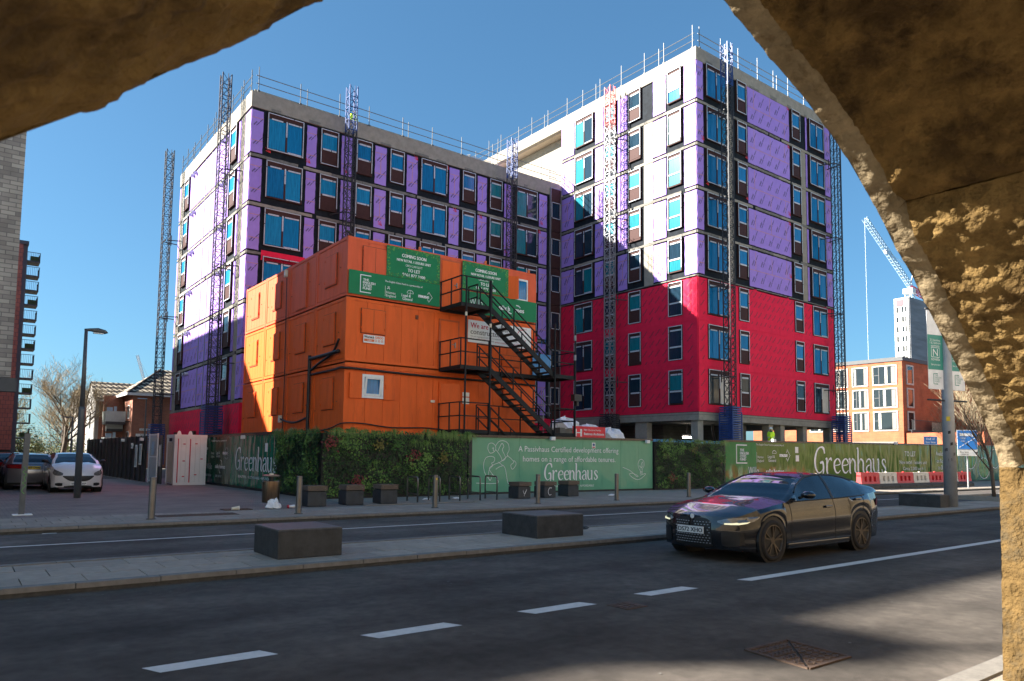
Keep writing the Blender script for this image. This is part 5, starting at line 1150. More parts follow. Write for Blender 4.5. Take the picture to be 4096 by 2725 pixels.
m = MB()
for z, a, w_, mt in ((2.1, .4, .1, 0), (1.9, -.5, .12, 0), (1.55, .1, .14, 0), (1.3, -.2, .12, 0), (2.5, .1, .1, 0), (1.75, .9, .1, 0), (1.1, .3, .1, 0)):
    a0 = math.atan2(-y, -x)+a
    m.raw([(x+.197*math.cos(a0+q), y+.197*math.sin(a0+q), PZ+z+h_) for q, h_ in ((-w_*2, 0), (w_*2, .02), (w_*2, .12), (-w_*2, .1))], [(0, 1, 2, 3)])
m.build('sticker_group', 'black', t); MB().raw([(x+.195*math.cos(math.atan2(-y, -x)+q), y+.195*math.sin(math.atan2(-y, -x)+q), PZ+2.95+h_) for q, h_ in ((-.3, 0), (.3, 0), (.3, .16), (-.3, .16))], [(0, 1, 2, 3)]).build('sticker', 'yellow', t)
# red and white water-filled barriers
def barrier(x, red, la):
    t = thing('traffic_barrier', la, 'barrier', (x, 19.5, PZ), group='red and white plastic barriers along the hoarding'); W = 2.05
    m = MB(); x0, x1 = x, x+W-.04; y = 19.5
    prof = [(-.3, 0), (-.3, .22), (-.17, .3), (-.13, .5), (-.11, .9), (.11, .9), (.13, .5), (.17, .3), (.3, .22), (.3, 0)]
    holes = [(x0+.35+k*.5, x0+.62+k*.5) for k in range(3)]
    lo = MB(); lo.prism([(y+a, b) for a, b in prof[:3]+prof[7:]], x0, x1, 'yz'); o1 = lo.build('foot', 'grime', t)
    xs = [x0]+[q for h in holes for q in h]+[x1]
    for k in range(0, len(xs), 2): m.prism([(y-.17, .3), (y-.13, .5), (y-.12, .75), (y+.12, .75), (y+.13, .5), (y+.17, .3)], xs[k], xs[k+1], 'yz')
    for h in holes: m.prism([(y-.17, .3), (y-.15, .42), (y+.15, .42), (y+.17, .3)], h[0], h[1], 'yz').box(h[0], h[1], y-.03, y+.03, .42, .7)
    m.prism([(y-.12, .7), (y-.11, .9), (y+.11, .9), (y+.12, .7)], x0, x1, 'yz')
    m.build('shell', 'plastic_red' if red else 'plastic_white', t, xf=Matrix.Translation((0, 0, PZ)))
    MB().tube([(x+1, y, PZ+.9), (x+1, y, PZ+.95)], .06, 10).build('filler_cap', 'plastic_red' if red else 'plastic_white', t)
names = ['scrawled red barrier at the street end of the row', 'white barrier between the scrawled red barrier and the next red one', 'red barrier second of the reds in the row', 'white barrier in the middle of the row before the wordmark', 'red barrier before the TO LET lettering', 'white barrier partly behind the tall lamp column', 'red barrier with a pale patch ending the row']
for i in range(7): barrier(38.6+i*2.05, i % 2 == 0, names[i])
# blue road signs
def plate_sign(x, y, z0, z1, w_, la, mt, lines, pole='galv', extra=None):
    t = thing('road_sign', la, 'sign', (x, y, PZ)); d = Vector((.8, -.6, 0)); q = Vector((x, y, 0)); n_ = Vector((-.6, -.8, 0))
    MB().tube([(x, y, PZ), (x, y, z1+.05)], .045, 10).build('pole', pole, t)
    def rect(a, b, z0, z1, off, mt, name): 
        P = [q+d*a+n_*off, q+d*b+n_*off]; return MB().raw([P[0]+Vector((0,0,z0)), P[1]+Vector((0,0,z0)), P[1]+Vector((0,0,z1)), P[0]+Vector((0,0,z1)), P[0]-n_*.012+Vector((0,0,z0)), P[1]-n_*.012+Vector((0,0,z0)), P[1]-n_*.012+Vector((0,0,z1)), P[0]-n_*.012+Vector((0,0,z1))], [(0,1,2,3), (4,7,6,5), (0,4,5,1), (1,5,6,2), (2,6,7,3), (3,7,4,0)]).build(name, mt, t)
    rect(-w_/2-.03, w_/2+.03, z0-.03, z1+.03, .06, 'plate_w', 'plate_border'); o = rect(-w_/2, w_/2, z0, z1, .068, mt, 'plate')
    m = MB()
    for s, a, z, size, wd in lines: text(m, s, q+d*a+n_*.072+Vector((0, 0, z)), d, V, size, wd, 'c', .008)
    if extra: extra(m, q, d, n_)
    m.build('lettering', 'white_print', t); return t, rect
def bus(m, q, d, n_):
    o = q+n_*.074
    ribbon(m, [(-.45, 3.2, .16), (.2, 3.2, .16)], o, d, V, 1, 1, 1, 1); ribbon(m, [(.3, 3.1, .1), (.3, 3.3, .1)], o, d, V, 1, 1, 1, 1)
    for k in range(6): a = -.5+k*.17; z = 2.45+k*.1; ribbon(m, [(a, z, .05), (a+.11, z+.065, .05)], o, d, V, 1, 1, 1, 1)
    text(m, 'local', o+d*-.4+Vector((0, 0, 2.95)), d, V, .16); text(m, 'taxi', o+d*-.4+Vector((0, 0, 2.78)), d, V, .16)
t, rect = plate_sign(47.9, 17.7, 2.35, 3.45, 1.15, 'blue bus lane road sign with white plate below, in front of the hoarding', 'blue_sign', [], extra=bus)
rect(-.6, .6, 1.95, 2.3, .06, 'plate_w', 'lower_plate'); m = MB(); text(m, 'Bus lane', Vector((47.9, 17.7, 2.12))+Vector((-.6, -.8, 0))*.07-Vector((.8, -.6, 0))*.2, Vector((.8, -.6, 0)), V, .18, .5, 'c'); text(m, 'cameras', Vector((47.9, 17.7, 1.99))+Vector((-.6, -.8, 0))*.07-Vector((.8, -.6, 0))*.2, Vector((.8, -.6, 0)), V, .18, .5, 'c'); m.box(48.1, 48.3, 17.3, 17.32, 2.02, 2.2); m.build('lower_lettering', 'black_print', t)
plate_sign(57.2, 23.55, 2.85, 3.4, .95, 'small blue end of bus lane sign on a dark post at the hoarding', 'blue_sign', [('End of', 0, 3.17, .24, .6), ('bus lane', 0, 2.93, .24, .7)], 'black')
# young tree on the island
# ================================================================= trees
def tree(name, label, base, h, spread, seed, levels=5, twigs=True, lean=0, trunk=.3, cat='tree', first=.28, catk=False, mat='bark'):
    twr = .0095 if h > 7 else .005; rnd = random.Random(seed); t = thing(name, label, cat, base); tr = MB(); tr.smooth = True; tw = MB(); ck = MB()
    def grow(p, d, L, r, lv):
        n = 4; pts = [p]; rs = [r]; q = p
        for i in range(n):
            d = (d+Vector((rnd.uniform(-.16, .16), rnd.uniform(-.16, .16), rnd.uniform(-.04, .14)))).normalized(); q = q+d*L/n; pts.append(q); rs.append(max(twr, r*(1-.42*(i+1)/n)))
        (tr if lv < 3 else tw).tube(pts, rs, 8 if lv == 0 else (6 if lv < 3 else 3), caps=lv < 2)
        if catk and lv >= levels-1:
            for _ in range(2):
                c = pts[rnd.randrange(1, 5)]; ck.raw([c, c+Vector((.03, 0, -.05)), c+Vector((0, .01, -.13)), c+Vector((-.03, 0, -.05))], [(0, 1, 2, 3)])
        if lv >= levels: return
        m = (8 if lv == 0 else 5 if lv < 3 else 4)
        for k in range(m):
            f = (.35 if lv == 0 else .25)+(.65 if lv == 0 else .75)*(k+rnd.random()*.7)/m; i = min(n-1, int(f*n)); o = pts[i].lerp(pts[i+1], f*n-i)
            a = rnd.uniform(0, 6.283); s = spread*(1.0 if lv == 0 else .9); dd = (d*.75+Vector((math.cos(a)*s, math.sin(a)*s, rnd.uniform(.0, .5)))).normalized()
            grow(o, dd, L*rnd.uniform(.52, .74), rs[i]*(.45 if lv else .42), lv+1)
    grow(Vector(base), Vector((lean, 0, 1)).normalized(), h*first*2, trunk, 0)
    tr.build('trunk', mat, t); tw.build('crown', 'twig', t)
    if catk: ck.build('catkins', 'catkin', t)
    return t
tree('bare_tree', 'large bare spreading tree beyond the parked cars', (8.3, 80, 0), 9.0, .85, 5, 5, trunk=.26, first=.27)
tree('bare_tree', 'smaller bare tree with pale twigs behind the large tree', (3.4, 95, 0), 8, .7, 9, 4, trunk=.2, catk=True)
tree('bare_tree', 'smaller bare tree standing next to the house balconies', (10.8, 98, 0), 8, .7, 12, 4, trunk=.2)
tree('young_tree', 'young bare street tree in a kerbed bed on the island', (34.8, 11.9, PZ), 3.9, .6, 3, 4, trunk=.08, first=.36, mat='timber')
tree('young_tree', 'small bare street tree beyond the blue bus lane sign', (72, 27.5, PZ), 5.5, .6, 21, 4, trunk=.08, first=.3, mat='timber')
t = thing('tree_bed', 'pale kerbed planting bed on the island around the young tree', 'planting bed', (35, 11.5, PZ))
for a in ((33.2, 36.6, 10.9, 11.02), (33.2, 36.6, 12.6, 12.7), (33.2, 33.32, 11.02, 12.6), (36.48, 36.6, 11.02, 12.6)): MB().box(*a, PZ, PZ+.17).build('kerb_stone', 'concrete', t, bevel=.01)
MB().box(33.32, 36.48, 11.02, 12.6, PZ, PZ+.08).build('soil', 'earth', t)
# ================================================================= neighbourhood
# near grey brick block on the left; its roof edge shades the road
A = thing('apartment_tower', 'grey mottled brick building edge rising beside the street', 'building', (-12, 34, 0))
MB().box(-70, 1.4, 29.0, 40.8, 4.0, 23.65).build('wall', 'brick_grey', A); MB().box(-70, 1.0, 29.4, 40.4, -.1, 4.0).build('ground_storey', 'brick_dark', A)
MB().box(-34.1, -33.15, 29.05, 30.4, 23.65, 25.0).build('shadow_block', 'grey_dark', A); MB().tube([(-33.25, 29.1, 23.65), (-33.25, 29.1, 28.5)], .09, 8).build('shadow_mast', 'galv_d', A)  # unseen block and mast added to cast the dark band on the road
MB().box(.0, 1.55, 28.6, 29.0, 3.5, 3.95).build('sign_box', 'grey_dark', A)
for k in range(5):
    for j in range(8):
        w_ = MB().box(-4.4-j*4.4, -2.2-j*4.4, 28.97, 29.02, 5.2+k*3.6, 7.4+k*3.6).build('window', 'frame_w', A); sub('pane', MB().box(-4.3-j*4.4, -2.3-j*4.4, 28.95, 28.972, 5.3+k*3.6, 7.3+k*3.6), 'glassy', w_)
B = thing('apartment_tower', 'plain grey block behind the brick building, hidden from the street', 'building', (-18, 65, 0))
MB().box(-45, -6.2, 54.5, 84, 0, 21.8).build('wall', 'brick_grey', B); MB().box(-44.5, -6.7, 55, 83.5, 21.8, 22).build('roof', 'grey_dark', B)  # unseen block placed to cast shade on the cabins and the wing's end
Cb = thing('apartment_tower', 'tall orange tiled apartment tower with a stack of balconies', 'building', (-4, 78, 0))
MB().box(-22, 3.75, 71, 78, 1.6, 18.6).build('wall', 'tile_orange', Cb); MB().box(3.75, 4.05, 71.2, 78, 1.2, 18.6).build('corner_strip', 'grey_dark', Cb); MB().box(-22, 4.0, 71.3, 78, 0, 1.6).build('ground_storey', 'grey_dark', Cb)
MB().box(-22, 4.1, 70.95, 78, 18.6, 18.9).build('roof', 'grey_dark', Cb)
for k in range(14):
    z = 1.3+k*1.235
    b = MB().box(4.05, 5.0, 71.6, 73.2, z, z+.1).build('balcony', 'grey_dark', Cb); m = MB()
    for q in range(8): m.box(4.1+q*.125, 4.12+q*.125, 71.6, 71.62, z+.12, z+.8)
    for q in range(6): m.box(4.98, 5.0, 71.65+q*.28, 71.67+q*.28, z+.12, z+.8)
    m.box(4.05, 5.0, 71.59, 71.63, z+.78, z+.82).box(4.97, 5.01, 71.6, 73.2, z+.78, z+.82); sub('railing', m, 'black', b)
    if k % 3 == 1: sub('planter_box', MB().box(4.3, 4.9, 71.7, 72.0, z+.12, z+.5), 'hedge', b)
# low houses behind the black fence
def roofmat():
    m = brickmat('roof_spots', (.75, .62, .45), (.6, .5, .36), (.03, .022, .018), .5, .42, 'xz', .9, .11); return m
roofmat()
H1 = thing('brick_house', 'red brick house with hipped spotted tile roof, balconies and street name plates', 'house', (14, 80, 0))
hy = 75; e = 7.0
MB().box(13.2, 24, hy, hy+9, 0, e).build('wall', 'brick_red', H1)
MB().raw([(12.6, hy-.5, e+.05), (24.6, hy-.5, e+.05), (24.6, hy+9.5, e+.05), (12.6, hy+9.5, e+.05), (16.4, hy+4.5, 9.9), (20.6, hy+4.5, 9.9)], [(0, 1, 5, 4), (1, 2, 5), (2, 3, 4, 5), (3, 0, 4), (3, 2, 1, 0)]).build('roof', 'roof_spots', H1)
MB().box(12.6, 24.6, hy-.55, hy-.4, e-.18, e+.06).box(12.55, 12.7, hy-.4, hy+9, e-.18, e+.06).build('fascia', 'white', H1)
MB().tube([(12.65, hy-.45, e+.08), (16.4, hy+4.5, 9.95)], .09, 6).build('hip_tiles', 'rooftile', H1)
for z in (4.7, 2.2):
    w_ = MB().box(13.17, 13.2, hy+1.2, hy+2.2, z, z+1.3).build('window', 'white', H1); sub('pane', MB().box(13.15, 13.172, hy+1.3, hy+2.1, z+.08, z+1.22), 'glassy', w_)
    b = MB().box(11.4, 13.1, hy+2.5, hy+4.6, z-.55, z-.3).build('balcony', 'grey_dark', H1); sub('balustrade', MB().box(11.4, 13.1, hy+2.5, hy+2.53, z-.3, z+.7).box(11.4, 11.43, hy+2.53, hy+4.6, z-.3, z+.7), 'glass_bal', b)
    sub('laundry', MB().box(11.6, 12.1, hy+3.4, hy+3.42, z+.3, z+1.1).box(12.2, 12.45, hy+3.4, hy+3.42, z+.1, z+1.2), random.choice(['yellow', 'crane_blue']), b)
MB().box(11.5, 13.2, hy+4.6, hy+5, 0, e).build('recess_wall', 'brick_red', H1)
MB().box(13.6, 15.5, hy-.03, hy-.005, 2.85, 3.25).build('name_plate', 'plate_w', H1); MB().box(13.9, 15.6, hy-.03, hy-.005, 3.55, 3.75).build('house_plate', 'plate_w', H1)
m = MB(); text(m, 'NORTHSTAR', (14.0, hy-.035, 3.06), U, V, .22, 1.4); text(m, 'DRIVE', (14.35, hy-.035, 2.88), U, V, .22, .7); text(m, 'EDINBURGH HOUSE', (14.0, hy-.035, 3.59), U, V, .17, 1.5); m.build('lettering', 'black_print', H1)
m = MB(); m.lathe([(.02, 0), (.22, .04), (.3, .1)], 14); 
for z in (5.6, 4.3): MB().lathe([(.02, 0), (.2, .04), (.28, .1)], 14, (12.95, hy+.6, z)).build('satellite_dish', 'galv_d', H1)
def gable_house(x0, x1, y0, y1, e, ridge, la):
    t = thing('gable_house', la, 'house', ((x0+x1)/2, y0, 0)); c = (y0+y1)/2
    MB().box(x0, x1, y0, y1, 0, e).build('wall', 'brick_red', t)
    MB().prism([(y0, 0), (y1, 0), (y1, e), (c, ridge), (y0, e)], x0-.35, x0, 'yz').build('gable_wall', 'render_grey', t)
    MB().raw([(x0-.5, y0-.35, e-.1), (x1, y0-.35, e-.1), (x1, c, ridge+.1), (x0-.5, c, ridge+.1), (x0-.5, y1+.35, e-.1), (x1, y1+.35, e-.1)], [(0, 1, 2, 3), (3, 2, 5, 4)]).build('roof', 'roof_spots', t)
    MB().box(x0-.5, x1, y0-.42, y0-.34, e-.28, e-.08).build('gutter', 'white', t)
    for z in (1.2, 3.8):
        w_ = MB().box(x0-.38, x0-.34, c-.5, c+.5, z, z+1.7).build('window', 'grey_dark', t); sub('pane', MB().box(x0-.4, x0-.378, c-.4, c+.4, z+.1, z+1.6), 'glassy', w_)
        b = MB().box(x0+.5, x0+1.9, y0-1.5, y0, z-.3, z-.05).build('balcony', 'grey_dark', t); sub('balustrade', MB().box(x0+.5, x0+1.9, y0-1.5, y0-1.47, z-.05, z+.95).box(x0+.5, x0+.53, y0-1.47, y0, z-.05, z+.95), 'glass_bal', b)
        sub('laundry', MB().box(x0+.9, x0+1.1, y0-.8, y0-.78, z+.5, z+1.3).box(x0+1.2, x0+1.5, y0-.8, y0-.78, z+.6, z+1.3), 'white', b)
gable_house(11.2, 20, 80.2, 86, 6.7, 8.5, 'grey rendered gable house with spotted tile roof next to the hipped brick house')
gable_house(11.0, 18, 90.5, 97, 6.6, 8.3, 'farther grey rendered gable house behind the first gable')
# black panel fence, gate and kiosk along the square
fn = thing('panel_fence', 'black glossy panel fence running from the white kiosk gate towards the houses', 'fence', (7.8, 50, 0))
y = 40.9; i = 0
while y < 60:
    MB().box(7.95-(y-40)*.012, 8.0-(y-40)*.012, y+.01, y+1.19, -.05, 2.4+random.uniform(-.01, .01)).build('panel', 'fence_black', fn); MB().box(7.9-(y-40)*.012, 7.95-(y-40)*.012, y-.03, y+.03, -.05, 2.42).build('rib', 'black', fn); y += 1.2; i += 1
for yy, z in ((41.3, 2.15), (46.5, 2.15), (54, 2.15)): MB().box(7.72, 7.9, yy, yy+.25, z, z+.16).build('bulkhead_light', 'plate_w', fn)
for yy, z0, h in ((41.6, .9, 1.1), (42.7, .75, 1.2), (43.9, 1.75, .3)): o = MB().box(7.85, 7.88, yy, yy+.55, z0, z0+h).build('notice_board', 'plate_w', fn); sub('notice', MB().box(7.84, 7.852, yy+.06, yy+.49, z0+.08, z0+h-.08), 'glass_bal', o)
gt = thing('mesh_gate', 'tall white mesh gate with blue notices beside the white kiosk', 'gate', (8.05, 39.5, 0)); m = MB()
for yy in (38.6, 40.5): m.box(7.98, 8.04, yy, yy+.06, 0, 2.5)
for z in (.1, 1.3, 2.42): m.box(7.985, 8.035, 38.66, 40.5, z, z+.06)
m.build('frame', 'white', gt); m = MB()
for k in range(44): m.box(8.0, 8.01, 38.66, 40.5, .16+k*.052, .19+k*.052)
m.build('mesh', 'white', gt); MB().box(7.965, 7.98, 39.2, 39.75, 1.45, 2.1).build('notice', 'crane_blue', gt); MB().box(8.1, 8.14, 38.7, 40.8, -.05, 2.3).build('back_panel', 'fence_black', gt)
nb = thing('notice_board', 'tall framed notice board on black panel between gate and kiosk', 'notice board', (8.2, 38.4, 0)); MB().box(8.1, 8.16, 38.12, 38.62, -.05, 2.4).build('panel', 'fence_black', nb); MB().box(8.06, 8.1, 38.18, 38.56, .85, 1.95).build('frame', 'galv', nb); MB().box(8.05, 8.06, 38.22, 38.52, .9, 1.9).build('paper', 'plate_w', nb)
kx0, kx1, ky0, ky1, kh = 8.3, 9.75, 36.5, 38.1, 2.42
ks = thing('turnstile_kiosk', 'white steel entrance kiosk with red stripes and lifting eyes', 'kiosk', (9, 37.3, 0))
MB().box(kx0+.03, kx1-.03, ky0+.03, ky1-.03, .1, kh-.05).build('body', 'white', ks)
for k in range(6): w_ = (kx1-kx0-.16)/6; MB().box(kx0+.08+k*w_+.008, kx0+.08+(k+1)*w_-.008, ky0-.0, ky0+.035, .16, kh-.18).build('front_board', 'white', ks)
m = MB()
for x in (kx0, kx1-.08):
    for yy in (ky0, ky1-.08): m.box(x, x+.08, yy, yy+.08, 0, kh)
m.box(kx0-.01, kx1+.01, ky0-.02, ky1, kh-.16, kh).box(kx0, kx1, ky0-.01, ky0+.03, 0, .14); m.build('frame', 'white', ks)
for x in (8.44, 8.98): MB().box(x, x+.045, ky0-.012, ky0-.001, .16, kh-.2).build('red_stripe', 'red_print', ks)
for x, z in ((8.68, 1.95), (8.68, 1.15), (8.68, .42), (9.22, 1.97), (9.48, 1.25), (9.22, .5)): MB().box(x, x+.11, ky0-.012, ky0-.001, z, z+.045).build('red_dash', 'red_print', ks)
MB().box(kx0-.012, kx0, ky0+.3, ky1-.35, .14, 2.05).build('doorway', 'soffit', ks); MB().box(kx0-.02, kx0-.008, ky0+.5, ky0+1.0, 2.1, 2.25).build('header_plate', 'navy', ks)
for x in (8.5, 9.0): m = MB(); m.prism([(x-.1, kh), (x+.1, kh), (x+.06, kh+.14), (x, kh+.18), (x-.06, kh+.14)], ky0+.05, ky0+.09); o = m.build('lifting_eye', 'white', ks)
# railing, shrubs and lamps beyond the cars
rl = thing('iron_railing', 'black iron railing in front of the shrubs beyond the parked cars', 'railing', (6, 72, 0)); m = MB()
for k in range(60): m.box(4.5+k*.11, 4.52+k*.11, 72, 72.02, 0, 1.35)
m.box(4.4, 11.2, 71.99, 72.03, 1.2, 1.25).box(4.4, 11.2, 71.99, 72.03, .15, .2); m.build('bars', 'black', rl, kind='stuff')
def bush(name, la, c, rx, ry, rz, n, mats, seed, s=.16):
    rnd = random.Random(seed); t = thing(name, la, 'shrub', (c[0], c[1], 0)); M_ = {k: MB() for k in mats}
    lob = [(rnd.uniform(-.6, .6), rnd.uniform(-.6, .6), rnd.uniform(.3, .8), rnd.uniform(.35, .6)) for _ in range(9)]
    for _ in range(n):
        l = rnd.choice(lob); v = Vector((rnd.gauss(0, 1), rnd.gauss(0, 1), rnd.gauss(0, 1))).normalized()*(l[3]*rnd.uniform(.7, 1.05))
        p = Vector((c[0]+(l[0]+v.x)*rx, c[1]+(l[1]+v.y)*ry, max(.05, (l[2]+v.z*.8)*rz))); leaf(M_[rnd.choice(mats)], p, (v.x, v.y, v.z+.3), s*rnd.uniform(.6, 1.4))
    for k, m in M_.items(): m.build('foliage', k, t)
    m = MB(); 
    for k in range(5): m.tube([(c[0]+rnd.uniform(-.1, .1), c[1], 0), (c[0]+rnd.uniform(-.5, .5)*rx, c[1], rz*.7)], [.05, .02], 5)
    m.build('stem', 'bark', t)
for i, (x, y, rx, rz, mats, la) in enumerate(((4.9, 78, 1.4, 3.2, ['hedge', 'hedge_b'], 'rounded green shrub beside the orange tower'), (7.2, 84, 1.6, 2.6, ['hedge_b', 'hedge_b', 'hedge'], 'pale yellowish shrub behind the large bare tree'), (9.6, 83, 1.5, 2.8, ['hedge', 'hedge_b'], 'dark ivy covered shrub near the gable house'), (6.2, 104, 3.0, 4.2, ['hedge_b', 'twig'], 'far tangled pale shrubbery behind the bare trees'), (10.5, 110, 3.4, 4.6, ['twig', 'hedge_b'], 'far brown thicket behind the bare trees'))): bush('shrub', la, (x, y), rx, rx, rz, 1500, mats, 30+i)
for x, y, h, la in ((7.4, 66, 4.2, 'thin grey lamp pole beyond the parked cars'), (9.2, 90, 6.0, 'far thin lamp pole between the trees and houses'), (13.6, 71, 6.3, 'slim blue grey lamp pole before the brick house')):
    t = thing('lamp_pole', la, 'street lamp', (x, y, 0)); MB().tube([(x, y, 0), (x, y, h)], [.08, .05], 8).build('pole', 'post_grey', t); MB().box(x-.7, x+.05, y-.1, y+.1, h-.03, h+.05).build('lamp_head', 'crane_blue' if x > 12 else 'post_grey', t)
# pale blocks added behind the camera to bounce fill light (seen in the reflections)
for nm, c in (('stucco_cream', (.62, .56, .44)), ('stucco_white', (.7, .68, .63)), ('stucco_tan', (.5, .4, .26))): M(nm, c, .9, amt=.08, scale=.6)
for i, (x0, x1, y, h, mt, la) in enumerate(((-60, -22, -22, 20, 'stucco_tan', 'tan terrace behind the viaduct wall, end of the row'), (-20, 14, -24, 24, 'stucco_white', 'white rendered block behind the viaduct wall'), (16, 46, -23, 20, 'stucco_cream', 'cream rendered block behind the viaduct wall'), (48, 84, -25, 25, 'stucco_white', 'taller white block behind the viaduct wall'), (86, 130, -22, 19, 'stucco_tan', 'far tan block behind the viaduct wall'))):
    t = thing('bounce_block', la, 'building', ((x0+x1)/2, y-6, 0)); MB().box(x0, x1, y-14, y, -.1, h).build('wall', mt, t); MB().box(x0-.3, x1+.3, y-14.3, y+.3, h, h+.5).build('cornice', 'grey_dark', t)
    for k in range(int(h/4.2)):
        n = int((x1-x0)/4.6)
        for j in range(n):
            a = x0+1.6+j*4.6; w_ = MB().box(a, a+1.9, y-.02, y+.06, 1.6+k*4.2, 4.1+k*4.2).build('window', 'grey_dark', t); sub('pane', MB().box(a+.12, a+1.78, y+.06, y+.07, 1.72+k*4.2, 3.98+k*4.2), 'glassy', w_)
# right hand brick block
RX, RY = 97.4, 43.2
rb = thing('brick_block', 'orange brick apartment block with large white framed windows beyond the site', 'building', (105, 52, 0))
MB().box(RX, RX+40, RY, RY+22, -.1, 14.6).build('wall', 'brick_orange', rb); MB().box(RX-.15, RX+40.1, RY-.15, RY+22, 14.6, 15.1).build('roof_edge', 'grey_dark', rb)
def rwin(fx, y0, y1, z0, z1, n, seed):
    """window on the lit face (x = fx)"""
    w_ = MB().box(fx-.1, fx+.02, y0, y0+.13, z0, z1).box(fx-.1, fx+.02, y1-.13, y1, z0, z1).box(fx-.1, fx+.02, y0+.13, y1-.13, z1-.13, z1).box(fx-.1, fx+.02, y0+.13, y1-.13, z0, z0+.13).build('window', 'frame_w', rb)
    sub('pane', MB().box(fx-.03, fx-.01, y0+.13, y1-.13, z0+.13, z1-.13), 'glassy', w_); m = MB(); L = y1-y0
    m.box(fx-.06, fx-.03, y0+.22, y0+.22+L*.16, z0+.22, z1-.22); sub('grey_panel', m, 'panel_grey', w_)
    m = MB(); rr = random.Random(seed)
    for k in range(1): a = y0+.3+L*rr.uniform(.25, .65); m.box(fx-.045, fx-.035, a, a+L*.1, z0+.25, z1-.25)
    sub('curtain', m, 'curtain', w_); m = MB(); m.box(fx-.065, fx-.02, y0+L*.72, y0+L*.72+.1, z0+.22, z1-.22).box(fx-.06, fx-.02, y0+L*.72+.1, y1-.22, (z0+z1)/2, (z0+z1)/2+.08); sub('mullion', m, 'grey_dark', w_)
for k in range(3):
    z = 5.5+k*3.02
    for j, (a, b) in enumerate(((43.85, 47.0), (47.6, 49.75), (50.3, 52.5), (53.2, 56))): rwin(RX, a, b, z, z+2.6, 2, k*7+j)
    w_ = MB().box(RX+1.05, RX+1.3, RY-.1, RY+.02, z, z+2.6).box(RX+2.8, RX+3.05, RY-.1, RY+.02, z, z+2.6).box(RX+1.3, RX+2.8, RY-.1, RY+.02, z+2.4, z+2.6).box(RX+1.3, RX+2.8, RY-.1, RY+.02, z, z+.2).build('window', 'frame_w', rb); sub('pane', MB().box(RX+1.3, RX+2.8, RY-.04, RY-.02, z+.2, z+2.4), 'glassy', w_)
MB().box(RX-.06, RX+.02, RY+.8, RY+10, .2, 4.1).build('shopfront', 'panel_grey', rb)
wing = MB().box(RX+.3, RX+40, RY-9, RY-.2, -.1, 5.2).build('front_wing', 'brick_orange', rb)
b = MB().box(RX+.2, RX+14, RY-.9, RY-.85, 5.2, 5.6).build('terrace_edge', 'grey_dark', rb); m = MB()
for k in range(52): m.box(RX+.4+k*.26, RX+.43+k*.26, RY-.88, RY-.86, 5.6, 6.9)
m.box(RX+.3, RX+14, RY-.9, RY-.85, 6.85, 6.92); sub('railing', m, 'grey_dark', b)
m = MB()
for k in range(30): m.box(RX+6.2+k*.25, RX+6.42+k*.25, RY-.85, RY-.83, 5.6, 6.75+random.uniform(-.05, .05))
sub('cane_screen', m, 'soffit', b)
rw = thing('brick_block', 'farther brick block with white framed bays behind the tall lamp column', 'building', (120, 40, 0))
MB().box(112, 150, 34, 42.9, -.1, 15).build('wall', 'brick_orange', rw)
for k in range(4):
    z = 3.2+k*3.0
    w_ = MB().box(112.6, 121, 33.85, 34.02, z, z+2.7).build('window', 'frame_w', rw)
    for j in range(3): o = sub('pane', MB().box(113.1+j*2.6, 115.3+j*2.6, 33.8, 33.852, z+.35, z+2.35), 'glassy', w_)
    sub('curtain', MB().box(115.9, 116.5, 33.78, 33.8, z+.4, z+2.3), 'curtain', w_)
    b = MB().box(108, 112, 34.5, 36, z-.25, z).build('balcony', 'frame_w', rw); m = MB()
    for q in range(16): m.box(108+q*.25, 108.03+q*.25, 34.5, 34.52, z, z+1.1)
    sub('railing', m, 'grey_dark', b)
# far white tower and cranes
wt = thing('concrete_tower', 'far pale concrete tower under construction with small dark windows', 'building', (250, 110, 0))
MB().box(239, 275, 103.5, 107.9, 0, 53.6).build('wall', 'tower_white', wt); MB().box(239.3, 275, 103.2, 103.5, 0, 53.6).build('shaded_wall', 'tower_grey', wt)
for k in range(14):
    for j, (a, wd) in enumerate(((104.2, .35), (105.0, .5), (106.7, .5))): MB().box(238.9, 239.05, a, a+wd, 8+k*3.15, 9.7+k*3.15).build('window', 'glassy', wt)
MB().box(238.85, 239.0, 105, 107.2, 51, 53).build('sign_panel', 'red_print', wt)
def lattice(mb, p, q, w, n, up=(0, 0, 1), th=.12):
    p = Vector(p); q = Vector(q); d = (q-p).normalized(); a = d.cross(Vector(up)).normalized()*w/2; b = a.cross(d).normalized()*w/2
    C4 = [a+b, a-b, -a-b, -a+b]
    for c in C4: mb.beam(p+c, q+c, th)
    for i in range(n):
        s0, s1 = p.lerp(q, i/n), p.lerp(q, (i+1)/n)
        for k in range(4): mb.beam(s0+C4[k], s1+C4[(k+1) % 4], th*.7); mb.beam(s0+C4[k], s0+C4[(k+1) % 4], th*.7)
cr = thing('tower_crane', 'pale blue luffing tower crane above the far concrete tower', 'crane', (245, 106, 0))
m = MB(); lattice(m, (246, 106, 20), (246, 106, 56), 2.0, 14, (1, 0, 0), .25); m.build('mast', 'crane_blue', cr)
m = MB(); lattice(m, (245.5, 105.6, 58.5), (231.5, 112.9, 79.9), 1.2, 22, th=.16); m.build('jib', 'crane_blue', cr)
m = MB(); lattice(m, (246, 106, 58), (251, 103, 55), 1.4, 5, th=.18); m.build('counter_jib', 'plastic_red', cr)
MB().box(244.5, 247.5, 104.5, 107.5, 56, 57.6).build('slewing_platform', 'crane_white', cr); m = MB(); m.beam((245.5, 106, 57), (247.5, 105, 64), .3).beam((247.5, 105, 64), (238, 109.5, 69.5), .07).beam((247.5, 105, 64), (251, 103, 55.5), .07).beam((231.5, 112.9, 79.9), (231.6, 112.9, 30), .05); m.build('stay_ropes', 'crane_white', cr)
